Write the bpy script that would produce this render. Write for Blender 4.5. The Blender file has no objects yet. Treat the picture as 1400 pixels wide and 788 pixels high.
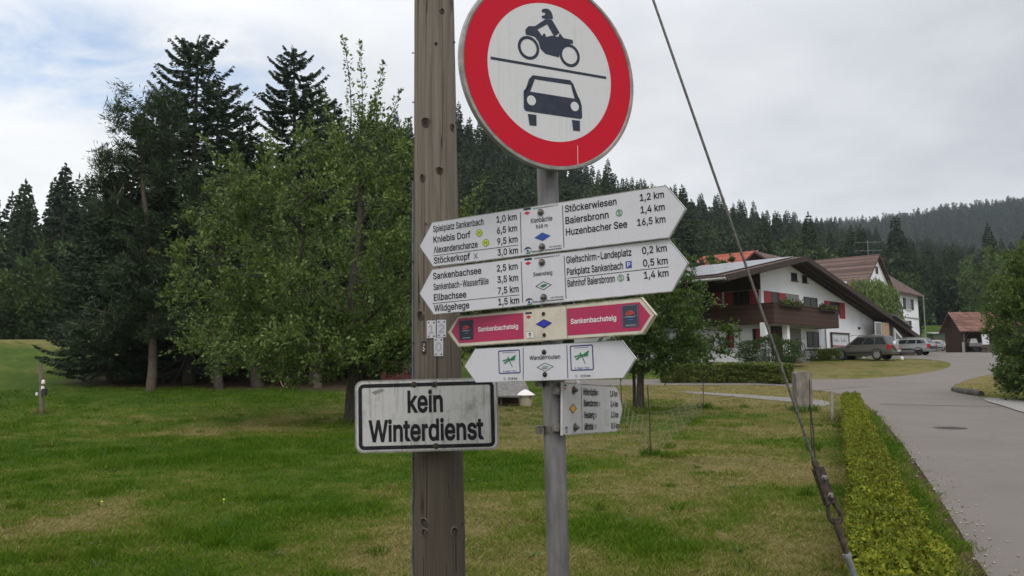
import bpy, bmesh, math, random, json
import numpy as np
from mathutils import Vector, Matrix
from mathutils.geometry import delaunay_2d_cdt

SC = bpy.context.scene
COL = SC.collection
PI = math.pi
rnd = random.Random(7)

# ------------------------------------------------------------------ camera
FPX = 28 / 36 * 1400
PITCH = math.atan(106 / FPX)
ROLL = math.radians(0.6)
CAM = np.array([0, 0, 1.6])
_f = np.array([0, math.cos(PITCH), math.sin(PITCH)])
_r = np.array([1.0, 0, 0])
_u = np.array([0, -math.sin(PITCH), math.cos(PITCH)])
CR = _r * math.cos(ROLL) - _u * math.sin(ROLL)
CU = _u * math.cos(ROLL) + _r * math.sin(ROLL)
cam_d = bpy.data.cameras.new('camera')
cam = bpy.data.objects.new('camera', cam_d)
COL.objects.link(cam)
cam_d.lens = 28
cam_d.sensor_width = 36
cam_d.clip_start = 0.05
cam_d.clip_end = 6000
cam.matrix_world = Matrix(((CR[0], CU[0], -_f[0], 0), (CR[1], CU[1], -_f[1], 0),
                           (CR[2], CU[2], -_f[2], 1.6), (0, 0, 0, 1)))
SC.camera = cam

# ------------------------------------------------------------------ world, sun, exposure
SUN_EL, SUN_AZ = math.radians(50), math.radians(168)      # azimuth clockwise from +Y
world = bpy.data.worlds.new('World')
SC.world = world
world.use_nodes = True
wn, wl = world.node_tree.nodes, world.node_tree.links
wn.clear()


def wnode(t, **k):
    n = wn.new(t)
    for a, b in k.items():
        setattr(n, a, b)
    return n


w_out = wnode('ShaderNodeOutputWorld')
w_bg = wnode('ShaderNodeBackground')
w_bg.inputs['Strength'].default_value = 0.1
sky = wnode('ShaderNodeTexSky', sky_type='NISHITA', sun_disc=False)
sky.sun_elevation = SUN_EL
sky.sun_rotation = SUN_AZ
w_tc = wnode('ShaderNodeTexCoord')
w_sep = wnode('ShaderNodeSeparateXYZ')
wl.new(w_tc.outputs['Generated'], w_sep.inputs[0])


def wmath(op, a, b=None, clamp=False):
    n = wnode('ShaderNodeMath', operation=op, use_clamp=clamp)
    for i, v in enumerate((a, b)):
        if v is None:
            continue
        if isinstance(v, (int, float)):
            n.inputs[i].default_value = v
        else:
            wl.new(v, n.inputs[i])
    return n.outputs[0]


w_z = wmath('MAXIMUM', w_sep.outputs['Z'], 0.0)
w_den = wmath('ADD', w_z, 0.22)
w_cx = wmath('DIVIDE', w_sep.outputs['X'], w_den)
w_cy = wmath('DIVIDE', w_sep.outputs['Y'], w_den)
w_comb = wnode('ShaderNodeCombineXYZ')
wl.new(w_cx, w_comb.inputs[0])
wl.new(w_cy, w_comb.inputs[1])


def wnoise(scale, detail, rough=0.55, seed=0.0, dist=0.0):
    n = wnode('ShaderNodeTexNoise')
    n.noise_dimensions = '4D'
    n.inputs['W'].default_value = seed
    n.inputs['Scale'].default_value = scale
    n.inputs['Detail'].default_value = detail
    n.inputs['Roughness'].default_value = rough
    n.inputs['Distortion'].default_value = dist
    wl.new(w_comb.outputs[0], n.inputs['Vector'])
    return n.outputs['Fac']


# one opening in the cloud deck towards the upper left, broken up by noise
gap_dir = Vector((-0.50, 1.0, 0.39)).normalized()
w_sub = wnode('ShaderNodeVectorMath', operation='SUBTRACT')
wl.new(w_tc.outputs['Generated'], w_sub.inputs[0])
w_sub.inputs[1].default_value = gap_dir
w_scl = wnode('ShaderNodeVectorMath', operation='MULTIPLY')
wl.new(w_sub.outputs[0], w_scl.inputs[0])
w_scl.inputs[1].default_value = (0.62, 0.8, 2.1)
w_len = wnode('ShaderNodeVectorMath', operation='LENGTH')
wl.new(w_scl.outputs[0], w_len.inputs[0])
w_near = wmath('SUBTRACT', 1.0, wmath('MULTIPLY', w_len.outputs['Value'], 5.4), True)
n_gap = wnoise(3.2, 6, 0.6, 3.1, 0.5)
w_gap = wmath('MULTIPLY', w_near, wmath('MULTIPLY', wmath('SUBTRACT', n_gap, 0.37, True), 5.2), True)
n_thin = wnoise(1.3, 5, 0.55, 8.4, 0.3)
w_thin = wmath('MULTIPLY', wmath('SUBTRACT', n_thin, 0.60, True), 1.6, True)
w_hole = wmath('MAXIMUM', wmath('MULTIPLY', w_gap, 0.92), wmath('MULTIPLY', w_thin, 0.15))

n_big = wnoise(0.9, 5, 0.5, 1.7, 0.4)
n_mid = wnoise(2.6, 6, 0.55, 5.2, 0.2)
w_side = wmath('ADD', wmath('MULTIPLY', w_sep.outputs['X'], -0.75), 0.5, True)      # brighter to the left
w_side = wmath('ADD', w_side, wmath('MULTIPLY', wmath('SUBTRACT', 0.30, w_z, True), 1.1), True)
w_t = wmath('ADD', wmath('MULTIPLY', n_big, 1.1), wmath('MULTIPLY', n_mid, 0.85))
w_t = wmath('SUBTRACT', wmath('ADD', w_t, wmath('MULTIPLY', w_side, 0.80)), 0.84, True)
w_ramp = wnode('ShaderNodeValToRGB')
w_ramp.color_ramp.elements[0].position = 0.05
w_ramp.color_ramp.elements[0].color = (5.3, 5.6, 6.1, 1)
w_ramp.color_ramp.elements[1].position = 0.95
w_ramp.color_ramp.elements[1].color = (9.7, 9.75, 9.85, 1)
wl.new(w_t, w_ramp.inputs[0])
w_over = wmath('ADD', 0.98, wmath('MULTIPLY', wmath('SUBTRACT', w_z, 0.36, True), 1.9))
w_lift = wnode('ShaderNodeVectorMath', operation='SCALE')
wl.new(w_ramp.outputs['Color'], w_lift.inputs[0])
wl.new(w_over, w_lift.inputs['Scale'])
w_mix = wnode('ShaderNodeMix', data_type='RGBA')
wl.new(w_hole, w_mix.inputs['Factor'])
wl.new(w_lift.outputs[0], w_mix.inputs['A'])
w_skyb = wnode('ShaderNodeMix', data_type='RGBA', blend_type='MULTIPLY')
w_skyb.inputs['Factor'].default_value = 1
w_skyb.inputs['B'].default_value = (1.3, 1.6, 1.75, 1)
wl.new(sky.outputs[0], w_skyb.inputs['A'])
wl.new(w_skyb.outputs['Result'], w_mix.inputs['B'])
wl.new(w_mix.outputs['Result'], w_bg.inputs['Color'])
wl.new(w_bg.outputs[0], w_out.inputs[0])

sun_d = bpy.data.lights.new('sun', 'SUN')
sun = bpy.data.objects.new('sun', sun_d)
COL.objects.link(sun)
sun_d.energy = 1.2
sun_d.angle = math.radians(25)
sun_d.color = (1.0, 0.96, 0.9)
_sv = Vector((math.sin(SUN_AZ) * math.cos(SUN_EL), math.cos(SUN_AZ) * math.cos(SUN_EL), math.sin(SUN_EL)))
sun.rotation_euler = _sv.to_track_quat('Z', 'Y').to_euler()
sun.location = (0, -5, 60)
SC.view_settings.view_transform = 'Standard'
SC.view_settings.look = 'None'
SC.view_settings.exposure = 0.12
SC.view_settings.gamma = 1.0
SC.view_settings.use_curve_mapping = False
SC.cycles.max_bounces = 6
SC.cycles.diffuse_bounces = 3
SC.cycles.glossy_bounces = 2
SC.cycles.transmission_bounces = 3
SC.cycles.transparent_max_bounces = 4
SC.cycles.volume_bounces = 2


# ------------------------------------------------------------------ placing helpers
def ray(x, y):
    return _f + (x - 700) / FPX * CR + (394 - y) / FPX * CU


def P(x, y, Y):
    d = ray(x, y)
    return CAM + d * (Y / d[1])


def sstep(a):
    a = np.clip(a, 0, 1)
    return a * a * (3 - 2 * a)


def _sr(s, k=3.0):
    return np.where(s > 40, s, k * np.log1p(np.exp(np.clip(s, -200, 40) / k)))


def pt(px):
    return (np.asarray(px, float) - 700) / FPX


_T = pt([-700, 0, 250, 520, 630, 850, 1000, 1130, 1250, 1400, 2100])
_F1 = np.array([88, 88, 85, 82, 80, 92, 108, 125, 150, 160, 160.])
_D1 = np.array([165, 165, 180, 215, 220, 285, 350, 440, 450, 440, 440.])
_H1 = np.array([8, 12, 28, 51, 54, 52, 53, 61, 52, 40, 32.])
_T2 = pt([-700, 850, 1100, 1200, 1300, 1400, 1700, 2100])
_H2 = np.array([60, 90, 143, 150, 160, 170, 185, 180.])


def ground(x, y):
    x = np.asarray(x, float)
    y = np.asarray(y, float)
    yy = np.maximum(y, 0.0)
    b = .05 * (_sr(yy - 20) - _sr(yy - 60)) + .018 * (_sr(yy - 60) - _sr(yy - 110)) + .15 * (_sr(yy - 112) - _sr(yy - 150))
    b = b + 1.0 * np.exp(-(((x + 46) / 20) ** 2 + ((y - 74) / 22) ** 2)) + 1.2 * sstep((-x - 8) / 30) * sstep((y - 16) / 40)
    t = np.clip(x / np.maximum(yy, 1.0), -1.5, 1.5)
    F = np.interp(t, _T, _F1)
    D = np.interp(t, _T, _D1)
    H = np.interp(t, _T, _H1)
    h1 = (H - b) * sstep((yy - F) / (D - F) * .82) / sstep(.82)
    h1 = np.where(yy > D, np.maximum((H - b) - 0.22 * (yy - D), 5 - b), np.maximum(h1, 0))
    z = b + h1 * (yy > F)
    h2 = np.interp(t, _T2, _H2) * sstep((yy - 480) / 450)
    return np.maximum(z, h2 * (yy > 480))


def gz(x, y):
    return float(ground(x, y))


def G(px, py):
    """ground point seen at a place of the photograph, by marching to the terrain"""
    d = ray(px, py)
    s = 2.0
    last = 1.0
    while s < 2500:
        q = CAM + d * s
        if q[2] < gz(q[0], q[1]):
            break
        last = s
        s *= 1.02
    lo, hi = last, s
    for _ in range(40):
        m = (lo + hi) / 2
        q = CAM + d * m
        if q[2] < gz(q[0], q[1]):
            hi = m
        else:
            lo = m
    return CAM + d * hi


# ------------------------------------------------------------------ object helpers
def tag(o, label=None, cat=None, group=None, kind=None):
    if label:
        o['label'] = label
    if cat:
        o['category'] = cat
    if group:
        o['group'] = group
    if kind:
        o['kind'] = kind
    return o


def thing(name, label, cat, loc, group=None, kind=None):
    o = bpy.data.objects.new(name, None)
    o.empty_display_size = 0.2
    COL.objects.link(o)
    o.location = [float(v) for v in loc]
    return tag(o, label, cat, group, kind)


def root_loc(o):
    while o.parent:
        o = o.parent
    return np.array(o.location)


def frame_axes(yaw, roll=0.0):
    a = np.array([math.cos(yaw), -math.sin(yaw), 0])
    v = np.array([0, 0, 1.0])
    A = a * math.cos(roll) + v * math.sin(roll)
    V = v * math.cos(roll) - a * math.sin(roll)
    return A, V, np.cross(A, V)


class MB:
    """collects polygons in world space; build() links them as one mesh object"""

    def __init__(self):
        self.v, self.f, self.m, self.s = [], [], [], []
        self.n = 0

    def add(self, verts, faces, mi=0, smooth=False):
        b = self.n
        self.v.append(np.asarray(verts, float).reshape(-1, 3))
        self.n += len(self.v[-1])
        for fc in faces:
            self.f.append([b + i for i in fc])
            self.m.append(mi)
            self.s.append(smooth)

    def obb(self, c, ax, half, mi=0):
        c = np.asarray(c, float)
        A, B, Cc = [np.asarray(a, float) * h for a, h in zip(ax, half)]
        v = [c + sx * A + sy * B + sz * Cc for sz in (-1, 1) for sy in (-1, 1) for sx in (-1, 1)]
        self.add(v, [(0, 2, 3, 1), (4, 5, 7, 6), (0, 1, 5, 4), (2, 6, 7, 3), (0, 4, 6, 2), (1, 3, 7, 5)], mi)

    def box(self, lo, hi, mi=0):
        lo, hi = np.array(lo, float), np.array(hi, float)
        self.obb((lo + hi) / 2, np.eye(3), (hi - lo) / 2, mi)

    def poly(self, pts, mi=0):
        self.add(pts, [tuple(range(len(pts)))], mi)

    def prism(self, pts, d, mi=0):
        pts = np.asarray(pts, float)
        d = np.asarray(d, float)
        n = len(pts)
        v = np.vstack([pts, pts + d])
        fs = [tuple(range(n)), tuple(range(2 * n - 1, n - 1, -1))]
        fs += [((i + 1) % n, i, n + i, n + (i + 1) % n) for i in range(n)]
        self.add(v, fs, mi)

    def tube(self, pts, rad, n=8, mi=0, caps=True, smooth=True, closed=False):
        pts = np.asarray(pts, float)
        k = len(pts)
        rad = np.broadcast_to(np.asarray(rad, float), (k,))
        rings = []
        prev = None
        for i in range(k):
            if closed:
                t = pts[(i + 1) % k] - pts[i - 1]
            else:
                t = pts[min(i + 1, k - 1)] - pts[max(i - 1, 0)]
            t = t / (np.linalg.norm(t) + 1e-12)
            if prev is None:
                a = np.cross(t, [0, 0, 1.0])
                if np.linalg.norm(a) < 1e-3:
                    a = np.cross(t, [1.0, 0, 0])
            else:
                a = prev - t * (prev @ t)
            a = a / (np.linalg.norm(a) + 1e-12)
            prev = a
            b = np.cross(t, a)
            th = np.arange(n) * 2 * PI / n
            rings.append(pts[i] + rad[i] * (np.outer(np.cos(th), a) + np.outer(np.sin(th), b)))
        fs = []
        for i in range(k if closed else k - 1):
            j = (i + 1) % k
            fs += [(i * n + q, i * n + (q + 1) % n, j * n + (q + 1) % n, j * n + q) for q in range(n)]
        self.add(np.vstack(rings), fs, mi, smooth)
        if caps and not closed:
            self.add(rings[0], [tuple(range(n - 1, -1, -1))], mi)
            self.add(rings[-1], [tuple(range(n))], mi)

    def lathe(self, c, axis, prof, n=16, mi=0, smooth=True):
        """prof: list of (radius, distance along the axis)"""
        axis = np.asarray(axis, float)
        axis = axis / np.linalg.norm(axis)
        a = np.cross(axis, [0, 0, 1.0])
        if np.linalg.norm(a) < 1e-3:
            a = np.array([1.0, 0, 0])
        a /= np.linalg.norm(a)
        b = np.cross(axis, a)
        th = np.arange(n) * 2 * PI / n
        v = np.vstack([np.asarray(c, float) + axis * z + r * (np.outer(np.cos(th), a) + np.outer(np.sin(th), b)) for r, z in prof])
        fs = []
        for i in range(len(prof) - 1):
            fs += [(i * n + q, i * n + (q + 1) % n, (i + 1) * n + (q + 1) % n, (i + 1) * n + q) for q in range(n)]
        if prof[0][0] > 1e-6:
            fs.append(tuple(range(n - 1, -1, -1)))
        if prof[-1][0] > 1e-6:
            k = (len(prof) - 1) * n
            fs.append(tuple(range(k, k + n)))
        self.add(v, fs, mi, smooth)

    def build(self, name, mats, parent=None, sharp=40):
        me = bpy.data.meshes.new(name)
        V = np.vstack(self.v) if self.v else np.zeros((0, 3))
        if parent is not None:
            V = V - root_loc(parent)
            base = None
        else:
            base = V.mean(0)
            base[2] = V[:, 2].min()
            V = V - base
        me.from_pydata(V.tolist(), [], self.f)
        mats = mats if isinstance(mats, (list, tuple)) else [mats]
        for m in mats:
            me.materials.append(m)
        me.polygons.foreach_set('material_index', self.m)
        me.polygons.foreach_set('use_smooth', self.s)
        me.update()
        if any(self.s):
            me.set_sharp_from_angle(angle=math.radians(sharp))
        o = bpy.data.objects.new(name, me)
        COL.objects.link(o)
        if parent is not None:
            o.parent = parent
        else:
            o.location = base.tolist()
        return o


def quads_mesh(name, Q, mats, mi=None, base=None):
    """Q (n,4,3) -> mesh datablock, fast path for foliage"""
    n = len(Q)
    V = Q.reshape(-1, 3)
    if base is not None:
        V = V - np.asarray(base)
    me = bpy.data.meshes.new(name)
    me.vertices.add(4 * n)
    me.loops.add(4 * n)
    me.polygons.add(n)
    me.vertices.foreach_set('co', V.astype(np.float32).ravel())
    me.loops.foreach_set('vertex_index', np.arange(4 * n, dtype=np.int32))
    me.polygons.foreach_set('loop_start', np.arange(0, 4 * n, 4, dtype=np.int32))
    for m in mats if isinstance(mats, (list, tuple)) else [mats]:
        me.materials.append(m)
    if mi is not None:
        me.polygons.foreach_set('material_index', np.asarray(mi, np.int32))
    me.update(calc_edges=True)
    return me


def link_mesh(name, me, parent=None, loc=None):
    o = bpy.data.objects.new(name, me)
    COL.objects.link(o)
    if parent is not None:
        o.parent = parent
    if loc is not None:
        o.location = [float(v) for v in loc]
    return o


# ------------------------------------------------------------------ materials
def mat(name, col, rough=0.7, metal=0.0, spec=0.4):
    m = bpy.data.materials.new(name)
    m.use_nodes = True
    b = m.node_tree.nodes['Principled BSDF']
    b.inputs['Base Color'].default_value = (*col, 1)
    b.inputs['Roughness'].default_value = rough
    b.inputs['Metallic'].default_value = metal
    b.inputs['Specular IOR Level'].default_value = spec
    return m


class NT:
    def __init__(self, m):
        self.m = m
        self.t = m.node_tree
        self.b = self.t.nodes['Principled BSDF']

    def n(self, typ, **k):
        nd = self.t.nodes.new(typ)
        for a, b in k.items():
            setattr(nd, a, b)
        return nd

    def l(self, a, b):
        self.t.links.new(a, b)

    def coord(self, kind='Object', scale=(1, 1, 1), rot=(0, 0, 0)):
        if kind == 'World':
            src = self.n('ShaderNodeNewGeometry').outputs['Position']
        else:
            src = self.n('ShaderNodeTexCoord').outputs[kind]
        mp = self.n('ShaderNodeMapping')
        mp.inputs['Scale'].default_value = scale
        mp.inputs['Rotation'].default_value = rot
        self.l(src, mp.inputs['Vector'])
        return mp.outputs[0]

    def noise(self, co, scale, detail=4, rough=.55, dist=0.0):
        nd = self.n('ShaderNodeTexNoise')
        nd.inputs['Scale'].default_value = scale
        nd.inputs['Detail'].default_value = detail
        nd.inputs['Roughness'].default_value = rough
        nd.inputs['Distortion'].default_value = dist
        self.l(co, nd.inputs['Vector'])
        return nd.outputs['Fac']

    def ramp(self, fac, stops):
        nd = self.n('ShaderNodeValToRGB')
        cr = nd.color_ramp
        while len(cr.elements) < len(stops):
            cr.elements.new(0.5)
        for e, (p, c) in zip(cr.elements, stops):
            e.position = p
            e.color = (*c, 1) if len(c) == 3 else c
        self.l(fac, nd.inputs[0])
        return nd.outputs['Color']

    def mix(self, fac, a, b, blend='MIX'):
        nd = self.n('ShaderNodeMix', data_type='RGBA', blend_type=blend)
        for s, v in (('Factor', fac), ('A', a), ('B', b)):
            if isinstance(v, (int, float)):
                nd.inputs[s].default_value = v
            elif isinstance(v, tuple):
                nd.inputs[s].default_value = (*v, 1) if len(v) == 3 else v
            else:
                self.l(v, nd.inputs[s])
        return nd.outputs['Result']

    def math(self, op, a, b=None, clamp=False):
        nd = self.n('ShaderNodeMath', operation=op, use_clamp=clamp)
        for i, v in enumerate((a, b)):
            if v is None:
                continue
            if isinstance(v, (int, float)):
                nd.inputs[i].default_value = v
            else:
                self.l(v, nd.inputs[i])
        return nd.outputs[0]

    def bump(self, h, strength=.3, dist=.01):
        nd = self.n('ShaderNodeBump')
        nd.inputs['Strength'].default_value = strength
        nd.inputs['Distance'].default_value = dist
        self.l(h, nd.inputs['Height'])
        self.l(nd.outputs[0], self.b.inputs['Normal'])

    def color(self, c):
        self.l(c, self.b.inputs['Base Color'])


def noisy(name, c1, c2, scale=8.0, rough=.8, stretch=(1, 1, 1), bump=0.0, bd=.01, metal=0.0, lo=.35, hi=.65, kind='Object', spec=.4):
    m = mat(name, c1, rough, metal, spec)
    t = NT(m)
    co = t.coord(kind, stretch)
    f = t.noise(co, scale, 6, .6)
    t.color(t.ramp(f, [(lo, c1), (hi, c2)]))
    if bump:
        t.bump(f, bump, bd)
    return m


def leafmat(name, stops, transl=.35, rough=.55, rnd_obj=.3):
    """foliage: tone per leaf from island random + a slow noise for whole sprays"""
    m = mat(name, stops[0], rough, 0, .35)
    t = NT(m)
    g = t.n('ShaderNodeNewGeometry')
    oi = t.n('ShaderNodeObjectInfo')
    co = t.coord('Object', (1, 1, 1))
    nz = t.noise(co, .9, 3, .6)
    f = t.math('ADD', t.math('MULTIPLY', g.outputs['Random Per Island'], .55), t.math('MULTIPLY', nz, .5))
    f = t.math('ADD', f, t.math('MULTIPLY', t.math('SUBTRACT', oi.outputs['Random'], .5), rnd_obj), True)
    k = len(stops)
    c = t.ramp(f, [(.12 + .76 * i / max(k - 1, 1), s) for i, s in enumerate(stops)])
    t.color(c)
    tr = t.n('ShaderNodeBsdfTranslucent')
    t.l(c, tr.inputs['Color'])
    mx = t.n('ShaderNodeMixShader')
    mx.inputs[0].default_value = transl
    t.l(t.b.outputs[0], mx.inputs[1])
    t.l(tr.outputs[0], mx.inputs[2])
    t.l(mx.outputs[0], t.t.nodes['Material Output'].inputs['Surface'])
    return m


M = {}
M['leaf_apple'] = leafmat('apple_leaves', [(.028, .055, .011), (.052, .094, .018), (.10, .155, .032), (.22, .27, .075)], .42)
M['leaf_mid'] = leafmat('broad_leaves', [(.03, .058, .014), (.055, .095, .02), (.105, .15, .035)])
M['leaf_light'] = leafmat('light_leaves', [(.05, .09, .02), (.085, .135, .03), (.14, .19, .05)])
M['leaf_willow'] = leafmat('willow_leaves', [(.07, .11, .025), (.11, .165, .04), (.16, .21, .06)])
M['needle'] = leafmat('spruce_needles', [(.017, .033, .016), (.030, .055, .025), (.055, .086, .034)], .25, .6)
M['needle_pine'] = leafmat('pine_needles', [(.019, .034, .013), (.034, .056, .020), (.062, .086, .031)], .2, .6)
M['needle_far'] = leafmat('forest_needles', [(.017, .034, .015), (.027, .051, .021), (.045, .074, .027)], .2, .8, .7)
M['leaf_shrub'] = leafmat('shrub_leaves', [(.035, .068, .013), (.065, .115, .022), (.12, .175, .038), (.18, .23, .055)], .4)
M['hedge_leaf'] = leafmat('hedge_leaves', [(.13, .085, .012), (.07, .10, .006), (.145, .18, .010), (.24, .26, .016), (.38, .34, .04)], .35, .8)
M['hedge_dark'] = leafmat('clipped_hedge_leaves', [(.055, .085, .016), (.095, .135, .024), (.17, .19, .04)], .25, .5)
M['bark'] = noisy('bark', (.055, .042, .032), (.13, .105, .08), 9, .9, (3, 3, .6), .6, .02)
M['bark_dark'] = noisy('dark_bark', (.03, .025, .02), (.075, .06, .048), 9, .9, (3, 3, .6), .6, .02)
M['bark_pine'] = noisy('pine_bark', (.10, .078, .06), (.2, .165, .135), 7, .9, (3, 3, .7), .6, .02)


# ------------------------------------------------------------------ vegetation builders
def rv(rg, n):
    v = rg.normal(size=(n, 3))
    return v / (np.linalg.norm(v, axis=1, keepdims=True) + 1e-9)


def nrm(v):
    return v / (np.linalg.norm(v, axis=-1, keepdims=True) + 1e-9)


def leaves(rg, c, size, aspect=.55, up=.0, along=None, jit=.35):
    """diamond leaves centred on c; along gives a preferred long direction"""
    n = len(c)
    a = rv(rg, n)
    if along is not None:
        a = nrm(along + a * .55)
    b = nrm(np.cross(a, rv(rg, n) + np.array([0, 0, up])))
    s = size * (1 + jit * rg.uniform(-1, 1, (n, 1)))
    A = a * s * .5
    B = b * s * .5 * aspect
    fold = np.cross(a, b) * s * .10
    return np.stack([c - A, c + B + fold, c + A, c - B + fold], 1)


def strips(p0, p1, w, rg):
    """long thin leaf or needle sprays from p0 to p1"""
    a = p1 - p0
    b = nrm(np.cross(a, rv(rg, len(a)))) * np.asarray(w).reshape(-1, 1) * .5
    mid = p0 + a * .55
    return np.stack([p0, mid + b, p1, mid - b], 1)


def spruce_arrays(seed, h, r, pexp=.68, whorl=.42, per=7, spray=13, base=.06, bare=.0, slen=.42, w=.11, gap=0.12):
    """returns (trunk+branch MB lines, needle quads) with the foot at the origin"""
    rg = np.random.default_rng(seed)
    tr = MB()
    bend = rg.normal(0, .012 * h, 2)
    zs = np.linspace(0, h, 9)
    axis = np.stack([bend[0] * np.sin(zs / h * 3), bend[1] * np.sin(zs / h * 2.2), zs], 1)
    tr.tube(axis, np.linspace(.017 * h, .006, 9) + .01, 7, 0)
    Q = []
    z = base * h
    while z < h * .985:
        f = z / h
        prof = (1 - f) ** pexp * min(1, .6 + 2.2 * f)
        ax = np.array([np.interp(z, zs, axis[:, 0]), np.interp(z, zs, axis[:, 1]), z])
        kk = max(4, int(per * (1.1 - .4 * f)))
        a0 = rg.uniform(0, 6.3)
        for q in range(kk):
            if rg.random() < gap:
                continue
            az = a0 + q * 2 * PI / kk + rg.normal(0, .25)
            L = r * prof * rg.uniform(.62, 1.15) + .14
            d = np.array([math.cos(az), math.sin(az), 0])
            el = (-.42 + .66 * f + rg.normal(0, .12))
            n = 6
            ts = np.linspace(0, 1, n)
            pts = ax + np.outer(ts * L, d) * math.cos(el) + np.outer(ts * L * math.sin(el) + .16 * L * ts ** 3 - .08 * L * np.sin(ts * PI), [0, 0, 1])
            if L > .5:
                tr.tube(pts, np.linspace(.011 * L + .008, .004, n), 3, 0, caps=False)
            if f < bare:
                continue
            m = int(spray * (1 + L * 2.0))
            tt = rg.uniform(.12, 1.0, m) ** .8
            p0 = np.stack([np.interp(tt, ts, pts[:, i]) for i in range(3)], 1)
            sd = np.array([-d[1], d[0], 0])
            sg = rg.choice([-1, 1], m)[:, None]
            ln = (slen * (1.15 - .65 * tt) * rg.uniform(.6, 1.25, m) * min(1, .5 + L * .4))[:, None]
            dr = nrm(d * rg.uniform(.35, 1.0, (m, 1)) + sd * sg * rg.uniform(.3, 1.0, (m, 1)) + np.array([0, 0, -1]) * rg.uniform(.05, .75, (m, 1)))
            Q.append(strips(p0, p0 + dr * ln, w * rg.uniform(.7, 1.3, m), rg))
        z += whorl * rg.uniform(.8, 1.2) * (1.15 - .5 * f)
    m = 14
    top = np.repeat(axis[-1:], m, 0) - np.array([0, 0, 1]) * rg.uniform(0, .6, (m, 1))
    Q.append(strips(top, top + nrm(rv(rg, m) * .5 + np.array([0, 0, .9])) * .32, np.full(m, w * .7), rg))
    return tr, np.vstack(Q)


def mb_mesh(mb, name, mats):
    o = mb.build(name, mats, None)
    me = o.data
    off = np.array(o.location)
    bpy.data.objects.remove(o)
    me.transform(Matrix.Translation(Vector(off)))
    return me


def conifer(name, loc, label, seed, h, r, group=None, nm='needle', bark='bark_dark', **k):
    tr, Q = spruce_arrays(seed, h, r, **k)
    root = thing(name, label, 'tree', loc, group)
    link_mesh('trunk', mb_mesh(tr, 'trunk', M[bark]), root)
    link_mesh('crown', quads_mesh('crown', Q, M[nm]), root)
    return root


def skeleton(rg, trunk_pts, trunk_r, tips, tip_r=.008, lift=.25, wig=.06):
    """joins every tip to the nearest lower node; returns node list and a limb MB"""
    nodes = [np.asarray(p, float) for p in trunk_pts]
    par = list(range(-1, len(nodes) - 1))
    ntr = len(nodes)
    start = max(1, int(ntr * .35))
    order = np.argsort(np.linalg.norm(tips - nodes[-1] * .5 - nodes[start] * .5, axis=1))
    tipidx = []
    for i in order:
        p = tips[i]
        A = np.array(nodes[start:])
        dv = p - A
        dist = np.linalg.norm(dv, axis=1)
        cost = dist + np.maximum(0, A[:, 2] - p[2] + .25 * dist) * 1.3
        j = int(np.argmin(cost)) + start
        a = nodes[j]
        L = np.linalg.norm(p - a)
        k = max(1, int(L / .55))
        prev = j
        for q in range(1, k + 1):
            t = q / k
            c = a + (p - a) * t
            if q < k:
                c = c + rg.normal(0, wig * L, 3) + np.array([0, 0, lift * L * t * (1 - t)])
            nodes.append(c)
            par.append(prev)
            prev = len(nodes) - 1
        tipidx.append(prev)
    n = len(nodes)
    area = np.zeros(n)
    ch = np.zeros(n, int)
    for i in range(n):
        if par[i] >= 0:
            ch[par[i]] += 1
    for i in range(n - 1, -1, -1):
        if ch[i] == 0:
            area[i] += tip_r ** 2
        if par[i] >= 0:
            area[par[i]] += area[i]
    rad = np.sqrt(area)
    rad = rad * min(1.6, trunk_r / max(rad[start], 1e-6)) if rad[start] > trunk_r else rad
    mb = MB()
    tr = np.array(nodes[:ntr])
    mb.tube(tr, np.linspace(trunk_r * 1.25, max(rad[ntr - 1], trunk_r * .4), ntr) * np.r_[1.15, np.ones(ntr - 1)], 10, 0)
    for i in range(ntr, n):
        j = par[i]
        r0 = min(rad[j], trunk_r * .62) if j >= ntr else min(rad[i] * 1.25, trunk_r * .6)
        mb.tube([nodes[j], nodes[i]], [max(r0, rad[i]), rad[i]], 5 if rad[i] > .02 else 3, 0, caps=False)
    dirs = np.array([nrm(nodes[i] - nodes[par[i]]) for i in tipidx])
    return np.array([nodes[i] for i in tipidx]), dirs, mb


def ell_points(rg, ells, n, shell=.45):
    """ells: list of (centre, radii, weight); more points to the outside"""
    w = np.array([e[2] for e in ells], float)
    pick = rg.choice(len(ells), n, p=w / w.sum())
    u = rv(rg, n)
    r = (shell ** 3 + (1 - shell ** 3) * rg.random(n)) ** (1 / 3)
    r *= 1 + .13 * np.sin(u[:, 0] * 7 + pick) * np.sin(u[:, 2] * 6)
    C = np.array([e[0] for e in ells], float)[pick]
    Rr = np.array([e[1] for e in ells], float)[pick]
    return C + u * r[:, None] * Rr


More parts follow.
